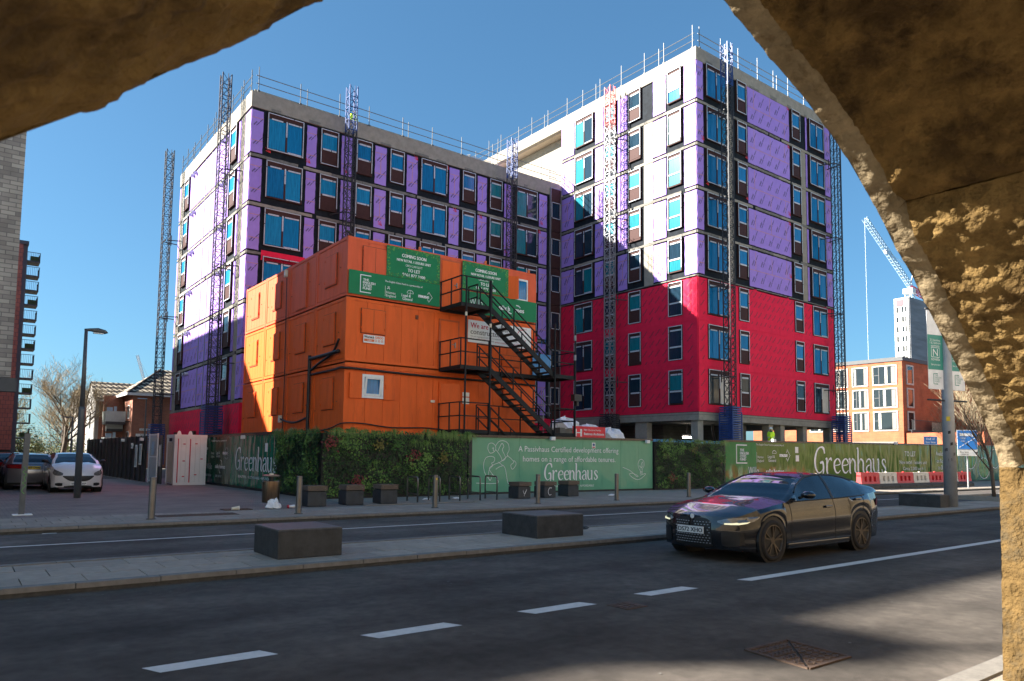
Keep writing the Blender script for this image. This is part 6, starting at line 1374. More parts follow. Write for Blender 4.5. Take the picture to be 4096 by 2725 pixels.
MB().box(237.5, 238.6, 109, 109.8, 68.6, 70).build('jib_box', 'crane_white', cr)
cl = thing('tower_crane', 'tiny far white crane jib above the tiled roofs', 'crane', (82, 437, 0)); m = MB(); lattice(m, (82, 437, 41), (78.3, 438.5, 54.5), 1.1, 12, th=.22); m.build('jib', 'crane_white', cl); m = MB(); m.beam((82, 437, 0), (82, 437, 41), 1.2).beam((78.4, 438.5, 54.2), (86, 435, 38), .12); m.build('mast', 'crane_white', cl)
# ================================================================= the site behind the hoarding
ar = thing('sign', 'small red architects sign behind the pale hoarding', 'sign', (23.5, 24.6, 0)); MB().box(22.65, 24.75, 24.6, 24.62, 2.45, 3.02).build('board', 'marker', ar); m = MB(); text(m, 'RIBA Chartered Practice', (23.35, 24.59, 2.82), U, V, .12, 1.1); text(m, 'Buttress Architects', (23.35, 24.59, 2.62), U, V, .17, 1.3, bold=.006); text(m, 'H', (22.8, 24.59, 2.55), U, V, .5, .4, bold=.02); m.build('lettering', 'white_print', ar)
for x in (22.8, 24.6): MB().box(x-.03, x+.03, 24.63, 24.69, 0, 3.0).build('stake', 'timber', ar)
for i, (x, y, sx, sz, la) in enumerate(((24.8, 27.5, .8, 3.55, 'white wrapped pallet behind the red architects sign'), (26.6, 27.8, .9, 3.25, 'white wrapped load next to the grey mast cage'), (28.2, 27.6, 1.0, 3.1, 'low white wrapped load towards the blue barriers'))):
    t = thing('wrapped_pallet', la, 'pallet', (x, y, 0)); MB().box(x-sx, x+sx, y-.5, y+.5, 0, .15).build('pallet', 'timber', t); m = MB(); MB().box(x-sx, x+sx, y-.5, y+.5, .15, sz-.5).build('blocks', 'concrete_d', t); blob(m, (x, y, sz-.6), sx*1.05, .6, .55, 16, 6, .2); m.build('wrapping', 'sheet_white', t)
for i in range(5):
    x = 30+i*2.3; t = thing('mesh_barrier', 'blue plastic site barrier above the short planted wall, '+('next to the wrapped pallets', 'second from the wrapped pallets', 'third from the wrapped pallets', 'fourth from the wrapped pallets', 'beside the blue mast cage')[i], 'barrier', (x, 26.5, 0), group='blue site barriers behind the hoarding'); m = MB(); m.box(x, x+2.2, 26.5, 26.55, 2.55, 2.62).box(x, x+.06, 26.5, 26.55, 0, 2.62).box(x+2.14, x+2.2, 26.5, 26.55, 0, 2.62); m.build('frame', 'blue_net', t); MB().box(x+.06, x+2.14, 26.52, 26.53, 1.6, 2.55).build('mesh', 'blue_net', t)
sf = thing('scaffold', 'galvanised loading scaffold at the foot of the inner corner', 'scaffold', (25.5, 36, 0))
for x in (24, 26, 28):
    for y in (33, 35): MB().tube([(x, y, 0), (x, y, 5.6)], .028, 6).build('standard', 'galv', sf)
for z in (2.6, 4.2, 4.7, 5.2):
    for y in (33, 35): MB().tube([(23.7, y, z), (28.6, y, z)], .026, 6).build('ledger', 'galv', sf)
MB().box(24, 28, 33, 35, 3.6, 3.75).build('platform', 'concrete', sf)
lt = emit('lamp_on', (1, .92, .8), 6); t = thing('work_lamp', 'lit tube lamp inside the open ground storey', 'lamp', (41.5, 33, 3.3)); MB().box(40.9, 41.9, 33, 33.06, 3.02, 3.14).build('tube', 'lamp_on', t); MB().box(40.9, 41.9, 33.06, 33.1, 3.0, 3.3).box(41.3, 41.5, 33.08, 33.12, 3.3, Z0-.6).build('bracket', 'galv_d', t)
# ================================================================= people
def person(name, label, p, s=1.0, rz=0):
    t = thing(name, label, 'person', p, rz, local=True); m = MB(); m.smooth = True
    # legs, torso and arms as one skinned body
    vs = [(0, 0, .95), (0, 0, 1.12), (0, 0, 1.32), (0, 0, 1.46), (0, 0, 1.54), (.0, -.01, 1.64), (0, -.01, 1.74), (.1, 0, .9), (.11, .01, .5), (.11, 0, .08), (.11, -.14, .04), (-.1, 0, .9), (-.11, .01, .5), (-.11, 0, .08), (-.11, -.14, .04), (.2, 0, 1.42), (.25, .02, 1.16), (.2, -.12, .98), (.16, -.18, .93), (-.2, 0, 1.42), (-.25, .02, 1.16), (-.22, -.1, .95), (-.2, -.14, .88)]
    es = [(0, 1), (1, 2), (2, 3), (3, 4), (4, 5), (5, 6), (0, 7), (7, 8), (8, 9), (9, 10), (0, 11), (11, 12), (12, 13), (13, 14), (3, 15), (15, 16), (16, 17), (17, 18), (3, 19), (19, 20), (20, 21), (21, 22)]
    rr = [.15, .14, .17, .13, .06, .085, .07, .1, .075, .06, .045, .1, .075, .06, .045, .085, .065, .05, .04, .085, .065, .05, .04]
    me = bpy.data.meshes.new('body'); me.from_pydata(vs, es, []); o = bpy.data.objects.new('body', me); col.objects.link(o); o.parent = t
    me.materials.append(MC['navy'])
    sm = o.modifiers.new('skin', 'SKIN'); sv = me.skin_vertices if False else None
    import bmesh
    bm = bmesh.new(); bm.from_mesh(me); ly = bm.verts.layers.skin.verify()
    for i, v in enumerate(bm.verts): v[ly].radius = (rr[i], rr[i]*(.72 if i < 4 else 1)); v[ly].use_root = (i == 0)
    bm.to_mesh(me); bm.free(); o.modifiers.new('sub', 'SUBSURF').levels = 1
    j = MB(); j.smooth = True
    j.lathe([(.19, .92), (.2, 1.1), (.235, 1.3), (.2, 1.44), (.09, 1.52)], 16)
    for s_ in (-1, 1): j.tube([(s_*.19, 0, 1.43), (s_*.26, .02, 1.17), (s_*.21, -.12, .98)], [.1, .078, .06], 10)
    o = j.build('jacket', 'hivis', t)
    sub('tape', MB().lathe([(.222, 1.1), (.226, 1.15)], 16), 'tape', o)
    f = MB(); f.smooth = True; blob(f, (0, -.015, 1.55), .075, .09, .13, 14, 8, 0); f.build('head', 'skin', t); f = MB(); f.tube([(0, -.1, 1.58), (0, -.125, 1.56)], [.012, .018], 6).box(-.04, -.02, -.098, -.09, 1.6, 1.612).box(.02, .04, -.098, -.09, 1.6, 1.612).box(-.025, .025, -.1, -.09, 1.525, 1.535); f.build('face_detail', 'orange_dirt', t)
    h = MB(); h.smooth = True; h.lathe([(.105, 1.63), (.1, 1.69), (.075, 1.745), (.02, 1.765)], 16); o = h.build('hard_hat', 'white', t); sub('peak', MB().box(-.07, .07, -.15, -.08, 1.628, 1.642), 'white', o)
    for s_ in (-1, 1):
        hd = MB(); c = Vector((s_*.19, -.16, .93))
        hd.box(c.x-.03, c.x+.03, c.y-.045, c.y+.03, c.z-.05, c.z+.02)
        for k in range(4): hd.tube([(c.x-.024+k*.016, c.y-.03, c.z-.03), (c.x-.024+k*.016, c.y-.06, c.z-.07), (c.x-.024+k*.016, c.y-.04, c.z-.1-.008*(k in (1, 2)))], .008, 5)
        hd.tube([(c.x+s_*.03, c.y-.02, c.z), (c.x+s_*.045, c.y-.055, c.z-.03)], .009, 5); hd.build('hand', 'skin', t)
    return t
t = thing('site_platform', 'low timber site platform hidden behind the long hoarding', 'platform', (41, 26, 0))
for x in (39.6, 42.2):
    for y in (25.5, 26.9): MB().box(x, x+.12, y, y+.12, 0, 1.78).build('leg', 'timber', t)
MB().box(39.5, 42.4, 25.4, 27.1, 1.78, 1.86).build('deck', 'timber', t)
person('person', 'person in yellow hi-vis jacket and white hard hat standing behind the long hoarding', (41.0, 26.2, 1.86), rz=R(30))
person('person', 'person in yellow hi-vis jacket up on the lower roof behind a mast', (20.35, 43.98, 23.0), rz=R(10))
# ================================================================= vehicles
def lerp_tab(tab, x):
    """tab sorted by falling x"""
    if x >= tab[0][0]: return tab[0][1]
    for (a, va), (b, vb) in zip(tab, tab[1:]):
        if x >= b:
            t = (x-b)/(a-b); t2 = t*t*(3-2*t)*.35+t*.65; return vb+(va-vb)*t2
    return tab[-1][1]
def car(name, label, loc, rz, S, paint, plate, rim_mat='galv', rear_plate=None):
    t = thing(name, label, 'car', loc, rz, local=True)
    L, W, fo, wb, Rw = S['L'], S['W'], S['fo'], S['wb'], S['R']
    xf, xr = L/2-fo, L/2-fo-wb; hw = W/2
    zh, wd, top, rail_y = S['zh'], S['wd'], S['top'], S['ry']
    def warp(x, y, z):
        k = max(0, (x-(L/2-1.0))/1.0); x -= S.get('nose', .17)*(abs(y)/.8)**2*k*k
        k = max(0, (-x-(L/2-.8))/.8); x += .13*(abs(y)/.8)**2*k*k
        return (x, y, z)
    def low(x):
        z = lerp_tab([(L/2, .2), (L/2-.3, .17), (0, .19), (-L/2+.3, .22), (-L/2, .27)], x)
        for ax in (xf, xr):
            d = abs(x-ax); r = Rw+.055
            if d < r: z = max(z, Rw-.01+math.sqrt(r*r-d*d))
        return z
    xs = set([L/2-.0, -L/2])
    n = 46
    for i in range(n+1): xs.add(round(L/2-L*i/n, 4))
    for ax in (xf, xr):
        r = Rw+.055
        for k in range(-8, 9): xs.add(round(ax+r*math.sin(k/8*math.pi/2)*.9999, 4))
        xs.add(ax+r+.004); xs.add(ax-r-.004)
    xs = sorted(xs, reverse=True)
    def shape(f): return [.93, .975, .997, 1.0, .985, .985, .99, .97][int(f*7+.01)]
    NR = 8
    def sidepts(x, s):
        z1 = lerp_tab(zh, x); z0 = low(x); w_ = lerp_tab(wd, x)*hw
        return [warp(x, s*w_*shape(k/7), z1+(min(z0, z1-.05)-z1)*(k/7)**.9) for k in range(NR)]
    body = MB(); body.smooth = True
    for s in (1, -1):
        rows = [sidepts(x, s) for x in xs]; base = len(body.v)
        for r in rows: body.v += r
        for i in range(len(rows)-1):
            for k in range(NR-1):
                f = (base+i*NR+k, base+(i+1)*NR+k, base+(i+1)*NR+k+1, base+i*NR+k+1); body.f.append(f if s > 0 else f[::-1]); body.mi.append(0)
    # bonnet, under-glass deck and boot lid
    NC = 9; base = len(body.v)
    for x in xs:
        z1 = lerp_tab(zh, x); w_ = lerp_tab(wd, x)*hw*.93; cr = S['crown']*max(0, min(1, (L/2-x)/.5))*max(0, min(1, (x+L/2)/.35))
        for k in range(NC):
            f = k/(NC-1)*2-1; y = w_*f; pw = 0
            if x > S['cowl']: pw = .025*math.exp(-((abs(f)-.55)/.13)**2)*min(1, (L/2-x)/.4)
            body.v.append(warp(x, y, z1+cr*(1-abs(f)**2.4)+pw))
    for i in range(len(xs)-1):
        for k in range(NC-1): body.f.append((base+i*NC+k, base+i*NC+k+1, base+(i+1)*NC+k+1, base+(i+1)*NC+k)); body.mi.append(0)
    # front and rear faces
    for e, s in ((L/2, 1), (-L/2, -1)):
        base = len(body.v); z1 = lerp_tab(zh, e); z0 = low(e); w_ = lerp_tab(wd, e)*hw; NRr = 9
        for j in range(NRr):
            f = j/(NRr-1); z = z1+(z0-z1)*f; bul = (S['fb'] if s > 0 else S['rbul'])
            xo = bul*math.sin(math.pi*min(1, f*1.05))**.8
            for k in range(NC):
                q = k/(NC-1)*2-1; y = w_*q*shape(f)
                p = warp(e, y, z); body.v.append((p[0]+s*xo*(1-abs(q)**4), p[1], p[2]))
        for j in range(NRr-1):
            for k in range(NC-1):
                f = (base+j*NC+k, base+(j+1)*NC+k, base+(j+1)*NC+k+1, base+j*NC+k+1); body.f.append(f if s > 0 else f[::-1]); body.mi.append(0)
    o = body.build('body', paint, t); b = o.modifiers.new('w', 'WELD'); b.merge_threshold = .004; o.modifiers.new('n', 'EDGE_SPLIT').split_angle = R(38)
    MB().box(-L/2+.35, L/2-.35, -hw+.25, hw-.25, .16, .55).build('underbody', 'black', t)
    for ax in (xf, xr):
        for s in (1, -1): MB().tube([(ax, s*(hw-.32), Rw), (ax, s*(hw-.03), Rw)], Rw+.05, 20, True).build('wheel_well', 'black', t)
    # glasshouse
    gx = [S['cowl']+(S['gend']-S['cowl'])*i/40 for i in range(41)]
    def sect(x):
        zt = lerp_tab(top, x); zb = lerp_tab(zh, x)-.015; yb = lerp_tab(wd, x)*hw*.925; yr = lerp_tab(rail_y, x); zr = zb+(zt-zb)*.93
        yr = yb+(yr-yb)*min(1, (zt-zb)/.3)
        P = [Vector((x, yb, zb)), Vector((x, yb+(yr-yb)*.3, zb+(zr-zb)*.36)), Vector((x, yb+(yr-yb)*.64, zb+(zr-zb)*.7)), Vector((x, yr, zr))]
        Q = [Vector((x, yr*f, zr+(zt-zr)*(1-f**2.2))) for f in (.86, .6, .3, 0)]
        return P, Q
    ws, wr, sg, sg2, rfm = MB(), MB(), MB(), MB(), MB()
    for q in (ws, wr, sg, sg2, rfm): q.smooth = True
    for i in range(40):
        (P0, Q0), (P1, Q1) = sect(gx[i]), sect(gx[i+1]); x = (gx[i]+gx[i+1])/2
        for s in (1, -1):
            mr = lambda v: (v.x, v.y*s, v.z)
            side = (sg if s > 0 else sg2) if S['sgl'][0] > x > S['sgl'][1] else rfm
            for k in range(3):
                f = [mr(P0[k]), mr(P1[k]), mr(P1[k+1]), mr(P0[k+1])]; (side if k < 3 else rfm).quad(*(f if s > 0 else f[::-1]))
            A0, A1 = [P0[3]]+Q0, [P1[3]]+Q1
            tg = ws if x > S['wst'] else (wr if S['rwt'] > x > S['rwb'] else rfm)
            for k in range(4):
                f = [mr(A0[k]), mr(A1[k]), mr(A1[k+1]), mr(A0[k+1])]; tt = rfm if (k == 0 and tg is not rfm) else tg; tt.quad(*(f if s > 0 else f[::-1]))
    for q, nm, mt in ((ws, 'windscreen', 'car_glass'), (wr, 'rear_window', 'car_glass'), (sg, 'side_window', 'car_glass'), (sg2, 'side_window', 'car_glass'), (rfm, 'roof', S.get('roof', paint))):
        oo = q.build(nm, mt, t); b = oo.modifiers.new('w', 'WELD'); b.merge_threshold = .003
    # pillar between the side windows, waist trim, sill, door gaps, handles
    for s in (1, -1):
        bx = S['bp']; P, Q = sect(bx); P2, Q2 = sect(bx-.07)
        MB().raw([(v.x, s*(v.y+.006), v.z) for v in P]+[(v.x, s*(v.y+.006), v.z) for v in P2], [(0, 1, 5, 4), (1, 2, 6, 5), (2, 3, 7, 6)]).build('door_pillar', 'black', t)
        m = MB(); pts = [sect(x)[0][3] for x in gx if S['sgl'][0]+.05 > x > S['sgl'][1]-.05]; m.tube([(p.x, s*(p.y+.004), p.z) for p in pts], .016, 6); m.build('window_trim', S.get('trim', 'black'), t)
        m = MB(); m.tube([(sect(x)[0][0].x, s*(sect(x)[0][0].y+.01), sect(x)[0][0].z+.01) for x in gx if S['sgl'][0]+.2 > x > S['sgl'][1]-.02], .011, 6); m.build('waist_trim', S.get('trim', 'black'), t)
        for x in S['gaps']:
            pp = sidepts(x, s); m = MB(); m.tube([(p[0], p[1]+s*.001, p[2]) for p in pp], .005, 4); m.build('door_gap', 'black', t)
        for x in S['handles']:
            pp = sidepts(x, s); p = pp[1]; MB().box(x-.11, x+.11, min(p[1], p[1]+s*.035), max(p[1], p[1]+s*.035), p[2]-.015, p[2]+.02).build('door_handle', paint, t, bevel=.008)
        m = MB(); a = xf-Rw-.1; b_ = xr+Rw+.1; m.box(b_, a, min(s*(hw-.02), s*(hw-.09)), max(s*(hw-.02), s*(hw-.09)), .17, .27); m.build('sill', S.get('sillm', 'black'), t, bevel=.02)
        # mirror
        mx = S['mir']; P, Q = sect(mx); yb = P[0].y; m = MB(); m.smooth = True
        m.tube([(mx+.06, s*(yb+.02), P[0].z+.06), (mx+.05, s*(yb+.1), P[0].z+.1)], [.025, .03], 8); m.build('mirror_stalk', 'black', t)
        m = MB(); m.smooth = True; m.tube([(mx-.06, s*(yb+.17), P[0].z+.12), (mx-.02, s*(yb+.17), P[0].z+.12), (mx+.06, s*(yb+.16), P[0].z+.12), (mx+.11, s*(yb+.13), P[0].z+.12)], [.07, .085, .075, .03], 12); oo = m.build('door_mirror', S.get('mirm', paint), t)
        for v in oo.data.vertices: v.co.y = s*(yb+.17)+(v.co.y-s*(yb+.17))*1.35; v.co.z = P[0].z+.12+(v.co.z-P[0].z-.12)*.8
    # wheels
    key = ('wheel', name)
    for ax in (xf, xr):
        for s in (1, -1):
            c = Vector((ax, s*(hw-.11), Rw)); ty = MB(); ty.smooth = True
            prof = [(Rw*.7, -.1), (Rw*.9, -.11), (Rw*.98, -.085), (Rw, -.05), (Rw, .05), (Rw*.98, .085), (Rw*.9, .11), (Rw*.76, .1), (Rw*.73, .07)]
            base = 0; NN = 36; vs = []; fs = []
            for r, y in prof:
                for k in range(NN): a = k/NN*6.2832; vs.append((c.x+r*math.cos(a), c.y+s*y, c.z+r*math.sin(a)))
            for i in range(len(prof)-1):
                for k in range(NN): f = (i*NN+k, i*NN+(k+1) % NN, (i+1)*NN+(k+1) % NN, (i+1)*NN+k); fs.append(f if s < 0 else f[::-1])
            ty.raw(vs, fs); w_ = ty.build('wheel', 'rubber', t)
            MB().tube([(c.x, c.y-s*.02, c.z), (c.x, c.y+s*.02, c.z)], Rw*.62, 28).build('x', 'black', None) if False else sub('brake_disc', MB().tube([(c.x, c.y-s*.05, c.z), (c.x, c.y+s*.03, c.z)], Rw*.6, 28), 'black', w_)
            rm = MB(); y1 = c.y+s*.09; y2 = c.y+s*.075
            NNr = 36; ring_ = []
            for r, y in ((Rw*.77, .099), (Rw*.73, .102), (Rw*.7, .07)): ring_.append([(c.x+r*math.cos(k/NNr*6.2832), c.y+s*y, c.z+r*math.sin(k/NNr*6.2832)) for k in range(NNr)])
            rm.raw(sum(ring_, []), [((i*NNr+k), (i*NNr+(k+1) % NNr), ((i+1)*NNr+(k+1) % NNr), ((i+1)*NNr+k)) for i in range(2) for k in range(NNr)])
            for k in range(5):
                for dl in (-.17, .17):
                    a = k/5*6.2832+.4; a2 = a+dl; p = Vector((c.x+.05*math.cos(a), y2, c.z+.05*math.sin(a))); q = Vector((c.x+Rw*.72*math.cos(a2), y1, c.z+Rw*.72*math.sin(a2))); rm.beam(p, q, .022, .03, up=(0, 1, 0))
            rm.tube([(c.x, c.y+s*.03, c.z), (c.x, c.y+s*.085, c.z)], .06, 12); sub('rim', rm, rim_mat, w_)
    # lights, grille and plates ---------------------------------------------------
    def fpt(a, z, off=.008):
        """a point on the nose: a = distance round from the centre line, either side"""
        s = 1 if a >= 0 else -1; a = abs(a); w0 = lerp_tab(wd, L/2)*hw; zt, zl = lerp_tab(zh, L/2), low(L/2)
        f = max(0, min(1, (zt-z)/(zt-zl))); wz = w0*shape(f)
        if a <= wz:
            p = warp(L/2, a, z); q = a/wz; xo = S['fb']*math.sin(math.pi*min(1, f*1.05))**.8*(1-q**4); return (p[0]+xo+off, s*p[1], z)
        x = L/2-(a-wz)*1.25; zt2 = lerp_tab(zh, x); f2 = max(0, min(1, (zt2-z)/(zt2-.19))); y = lerp_tab(wd, x)*hw*shape(f2); p = warp(x, y, z); return (p[0]+off, s*(p[1]+off), z)
    def fpatch(poly, name, mat, off=.008, n=5, parent=t):
        """poly: upper and lower outlines [(a, ztop, zbot)]"""
        m = MB(); m.smooth = True
        P = smooth_pts(poly, n); cols = [[fpt(a, z0+(z1-z0)*k/3, off) for k in range(4)] for a, z1, z0 in P]
        for c0, c1 in zip(cols, cols[1:]):
            for k in range(3): m.quad(c0[k], c1[k], c1[k+1], c0[k+1])
        return m.build(name, mat, parent)
    for s in (1, -1):
        hl = S['hl']; fpatch([(s*a, z1, z0) for a, z1, z0 in hl], 'headlight', 'lens_dark', .012)
        if S.get('drl'): fpatch([(s*a, z1, z0) for a, z1, z0 in S['drl']], 'daytime_light', 'lamp_white', .018)
        for g in S['intakes']: fpatch([(s*a, z1, z0) for a, z1, z0 in g], 'air_intake', 'black', .006)
    for g in S['grille']: fpatch(g, 'grille', S.get('grm', 'black'), .01)
    for (az, zz, r, mt) in S.get('badge', []): m = MB(); p = fpt(az, zz, .02); m.raw([(p[0], p[1]+r*math.cos(k*.524), p[2]+r*math.sin(k*.524)) for k in range(12)], [tuple(range(12))]); m.build('badge', mt, t)
    if S.get('studs'):
        m = MB()
        for r_ in range(9):
            for k in range(-6, 7):
                z = .29+r_*.042; a = k*.055+(.027 if r_ % 2 else 0)
                if abs(a) < .05 and z > .45: continue
                if abs(a) > .33 or (.43 < z < .56 and abs(a) < .3): continue
                p = fpt(a, z, .014); m.box(p[0], p[0]+.006, p[1]-.012, p[1]+.012, p[2]-.004, p[2]+.004)
        m.build('grille_studs', 'tape', t, kind='stuff')
    if plate:
        pz, off = S['pz'], S.get('po', .0); p = fpt(off, pz, .03); pb = MB().box(p[0]-.01, p[0]+.004, off-.26, off+.26, pz-.056, pz+.056).build('number_plate', 'plate_w', t); m = MB(); text(m, plate, (p[0]+.006, off-.24, pz-.036), (0, 1, 0), V, .1, .48, 'l', .004); sub('lettering', m, 'black_print', pb)
    rp = S['rp']; xb = -L/2-S['rbul']*.92-.012
    if rear_plate: pb = MB().box(xb-.01, xb, -.26, .26, rp-.056, rp+.056).build('number_plate', 'yellow', t); m = MB(); text(m, rear_plate, (xb-.012, .24, rp-.036), (0, -1, 0), V, .1, .48, 'l', .004); sub('lettering', m, 'black_print', pb)
    for s in (1, -1):
        z1, z0 = S['tl']; m = MB(); m.smooth = True
        P = []
        for k in range(6):
            a = k/5; x = -L/2+.0+.36*max(0, a-.45)/.55; 
            y = hw*lerp_tab(wd, x)*(.45+.55*min(1, a/.5)) if a < .5 else hw*lerp_tab(wd, x)*1.0
            pA = warp(x, y, 0); bu = S['rbul']*.8*(1-min(1, a/.5)**4) if a < .5 else 0
            P.append((pA[0]-.014-bu, s*(abs(y)*.985+.012), z0+(z1-z0)*.15*a, z1))
        for a, b_ in zip(P, P[1:]): m.quad((a[0], a[1], a[2]), (b_[0], b_[1], b_[2]), (b_[0], b_[1], b_[3]), (a[0], a[1], a[3]))
        m.build('tail_light', 'tail_red', t)
    return t
M('car_glass', (.01, .02, .035), .03, amt=.1, scale=.5, spec=.5); M('lens_dark', (.14, .14, .14), .08, amt=.4, scale=14, spec=.9, coat=1); M('tail_red', (.3, .01, .012), .1, amt=.1, coat=1)
emit('lamp_white', (1, .93, .6), .16)
def carpaint(name, c, metal=.4, rough=.28): M(name, c, rough, metal=metal, amt=.04, scale=30, coat=1.0)
carpaint('paint_black', (.012, .014, .02), .5, .25); carpaint('paint_white', (.68, .66, .66), 0, .35); carpaint('paint_silver', (.27, .26, .27), .6, .3); carpaint('paint_dark', (.03, .03, .034), .5, .3)
M('rim_bronze', (.13, .105, .08), .4, metal=.6, amt=.2, scale=8)
COUPE = dict(L=4.78, W=1.87, fo=.86, wb=2.86, R=.338, crown=.05, nose=.24, fb=.05, rbul=.06, cowl=1.02, gend=-2.3, wst=.12, rwt=-1.12, rwb=-1.98, sgl=(.72, -1.55), bp=-.42, mir=.62, trim='black', sillm='paint_black',
    zh=[(2.39, .72), (2.2, .775), (1.8, .85), (1.3, .91), (1.0, .945), (.3, .96), (-.6, .975), (-1.3, 1.0), (-1.8, 1.03), (-2.2, 1.06), (-2.39, 1.04)],
    wd=[(2.39, .8), (2.25, .885), (2.0, .945), (1.6, .985), (1.2, .985), (.5, .975), (-.6, .985), (-1.2, 1.0), (-1.7, .985), (-2.1, .92), (-2.39, .82)],
    top=[(1.02, .95), (.75, 1.08), (.45, 1.235), (.12, 1.36), (-.15, 1.405), (-.45, 1.42), (-.8, 1.41), (-1.2, 1.37), (-1.6, 1.285), (-1.95, 1.18), (-2.3, 1.085)],
    ry=[(1.02, .8), (.5, .68), (.1, .6), (-.5, .585), (-1.2, .58), (-1.8, .6), (-2.2, .66)],
    gaps=(.98, -.42, -1.42), handles=(-.2, -1.2), hl=[(.44, .655, .635), (.56, .69, .6), (.72, .715, .6), (.86, .725, .63), (.98, .73, .67), (1.08, .735, .715)], drl=[(.55, .625, .602), (.66, .63, .602), (.72, .64, .604), (.74, .635, .607), (.86, .655, .632)],
    intakes=[[(.5, .5, .27), (.58, .5, .25), (.72, .49, .27), (.8, .47, .3)]], grille=[[(.045, .66, .29), (.09, .69, .27), (.24, .685, .26), (.33, .63, .28), (.35, .5, .32)], [(-.045, .66, .29), (-.09, .69, .27), (-.24, .685, .26), (-.33, .63, .28), (-.35, .5, .32)], [(-.36, .44, .25), (-.2, .42, .22), (.2, .42, .22), (.36, .44, .25)]],
    badge=[(0, .705, .04, 'plate_w'), (.004, .705, .028, 'blue_sign')], studs=True, pz=.495, po=.0, rp=.6, tl=(.93, .78))
car('saloon_car', 'glossy black four-door coupe driving past on the near carriageway', (12.2, 7.72, RZ), math.pi, COUPE, 'paint_black', 'DS72 XHO', 'rim_bronze', 'DS72 XHO')
HATCH = dict(L=4.02, W=1.76, fo=.82, wb=2.51, R=.305, crown=.07, nose=.26, fb=.09, rbul=.08, cowl=1.06, gend=-1.98, wst=.22, rwt=-1.45, rwb=-1.92, sgl=(.75, -1.45), bp=-.3, mir=.6, mirm='black', roof='paint_white',
    zh=[(2.01, .8), (1.85, .88), (1.5, .97), (1.06, 1.04), (.4, 1.04), (-.6, 1.06), (-1.4, 1.08), (-1.9, 1.06), (-2.01, 1.0)], wd=[(2.01, .84), (1.85, .92), (1.5, .98), (.5, .985), (-1.0, 1.0), (-1.6, .97), (-2.01, .86)],
    top=[(1.06, 1.05), (.8, 1.19), (.5, 1.33), (.22, 1.43), (-.2, 1.475), (-.8, 1.47), (-1.4, 1.41), (-1.75, 1.25), (-1.98, 1.07)], ry=[(1.06, .78), (.5, .65), (0, .58), (-1.2, .57), (-1.98, .64)],
    gaps=(.95, -.35), handles=(-.2,), hl=[(.5, .72, .64), (.6, .77, .62), (.72, .83, .63), (.84, .86, .7)], intakes=[[(.5, .35, .25), (.62, .36, .24), (.72, .34, .27)]], grille=[[(-.5, .62, .58), (-.3, .62, .44), (0, .62, .42), (.3, .62, .44), (.5, .62, .58)], [(-.45, .24, .2), (0, .28, .2), (.45, .24, .2)]], badge=[(0, .54, .06, 'galv')], pz=.33, rp=.75, tl=(1.0, .75))
car('hatchback_car', 'white hatchback parked facing the street on the paved square', (3.78, 33.0, PZ), -math.pi/2, HATCH, 'paint_white', 'YH63 DFP', 'galv_d')
H2 = dict(HATCH); H2.update(W=1.8, L=4.3, fo=.9, wb=2.7, roof='paint_silver', mirm='black', rp=.86, rbul=.1, tl=(.98, .82))
H2['zh'] = [(2.15, .75), (1.9, .84), (1.5, .92), (1.06, 1.0), (.4, 1.0), (-.6, 1.02), (-1.5, 1.04), (-2.15, .98)]; H2['wd'] = [(2.15, .84), (1.95, .92), (1.5, .98), (.5, .985), (-1.2, 1.0), (-1.7, .97), (-2.15, .9)]
H2['top'] = [(1.06, 1.0), (.8, 1.14), (.5, 1.27), (.22, 1.37), (-.2, 1.43), (-.8, 1.43), (-1.5, 1.39), (-1.85, 1.22), (-2.12, 1.0)]; H2['gend'] = -2.12; H2['rwt'] = -1.55; H2['rwb'] = -2.05; H2['ry'] = [(1.06, .78), (.5, .65), (0, .58), (-1.2, .58), (-2.12, .7)]
car('hatchback_car', 'silver grey hatchback parked nose away with a yellow number plate', (2.55, 36.2, PZ), math.pi/2, H2, 'paint_silver', None, 'galv_d', 'AP19 OYN')
H3 = dict(H2); H3['roof'] = 'paint_dark'
car('hatchback_car', 'dark car parked just beyond the silver hatchback', (2.2, 41.6, PZ), math.pi/2, H3, 'paint_dark', None, 'galv_d')
t = thing('parked_van', 'pale van roof showing above the long hoarding by the brick block', 'van', (84, 38, 0))
MB().box(80, 86, 37, 39, .3, 2.9).build('body', 'crane_white', t, bevel=.2); MB().box(80.2, 85.8, 36.97, 37, 1.6, 2.4).build('window', 'glassy', t)
for x in (81.2, 84.8):
    for y in (37.1, 38.9): MB().tube([(x, y-.1, .34), (x, y+.1, .34)], .34, 16).build('wheel', 'rubber', t)
# ================================================================= the stone arch the picture is taken through
from mathutils import noise
WY, TH = 1.25, 1.0
ARC = [(2.94, -.75), (2.965, -.36), (2.981, -.017), (2.955, .045), (2.895, .108), (2.808, .188), (2.72, .264), (2.625, .337), (2.541, .408), (2.457, .475), (2.41, .508), (2.348, .569), (2.217, .659), (2.14, .726), (2.09, .76), (1.956, .851), (1.85, .905), (1.743, .955), (1.579, 1.013), (1.399, 1.086), (1.25, 1.12), (1.08, 1.12), (.9, 1.06), (.72, .945), (.56, .815), (.4, .68), (.3, .585), (.2, .5), (.11, .42), (.02, .352), (-.08, .26), (-.17, .16), (-.25, .05), (-.32, -.08), (-.36, -.25), (-.38, -.5), (-.38, -1.28)]
ARC = [(x*WY, 1.6+z*WY) for x, z in ARC]
ar_ = thing('stone_wall', 'rough weathered sandstone wall with an arched opening seen close up', 'wall', (1.6, .7, 0))
def arcpt(i, f): a, b = ARC[i], ARC[i+1]; return (a[0]+(b[0]-a[0])*f, a[1]+(b[1]-a[1])*f)
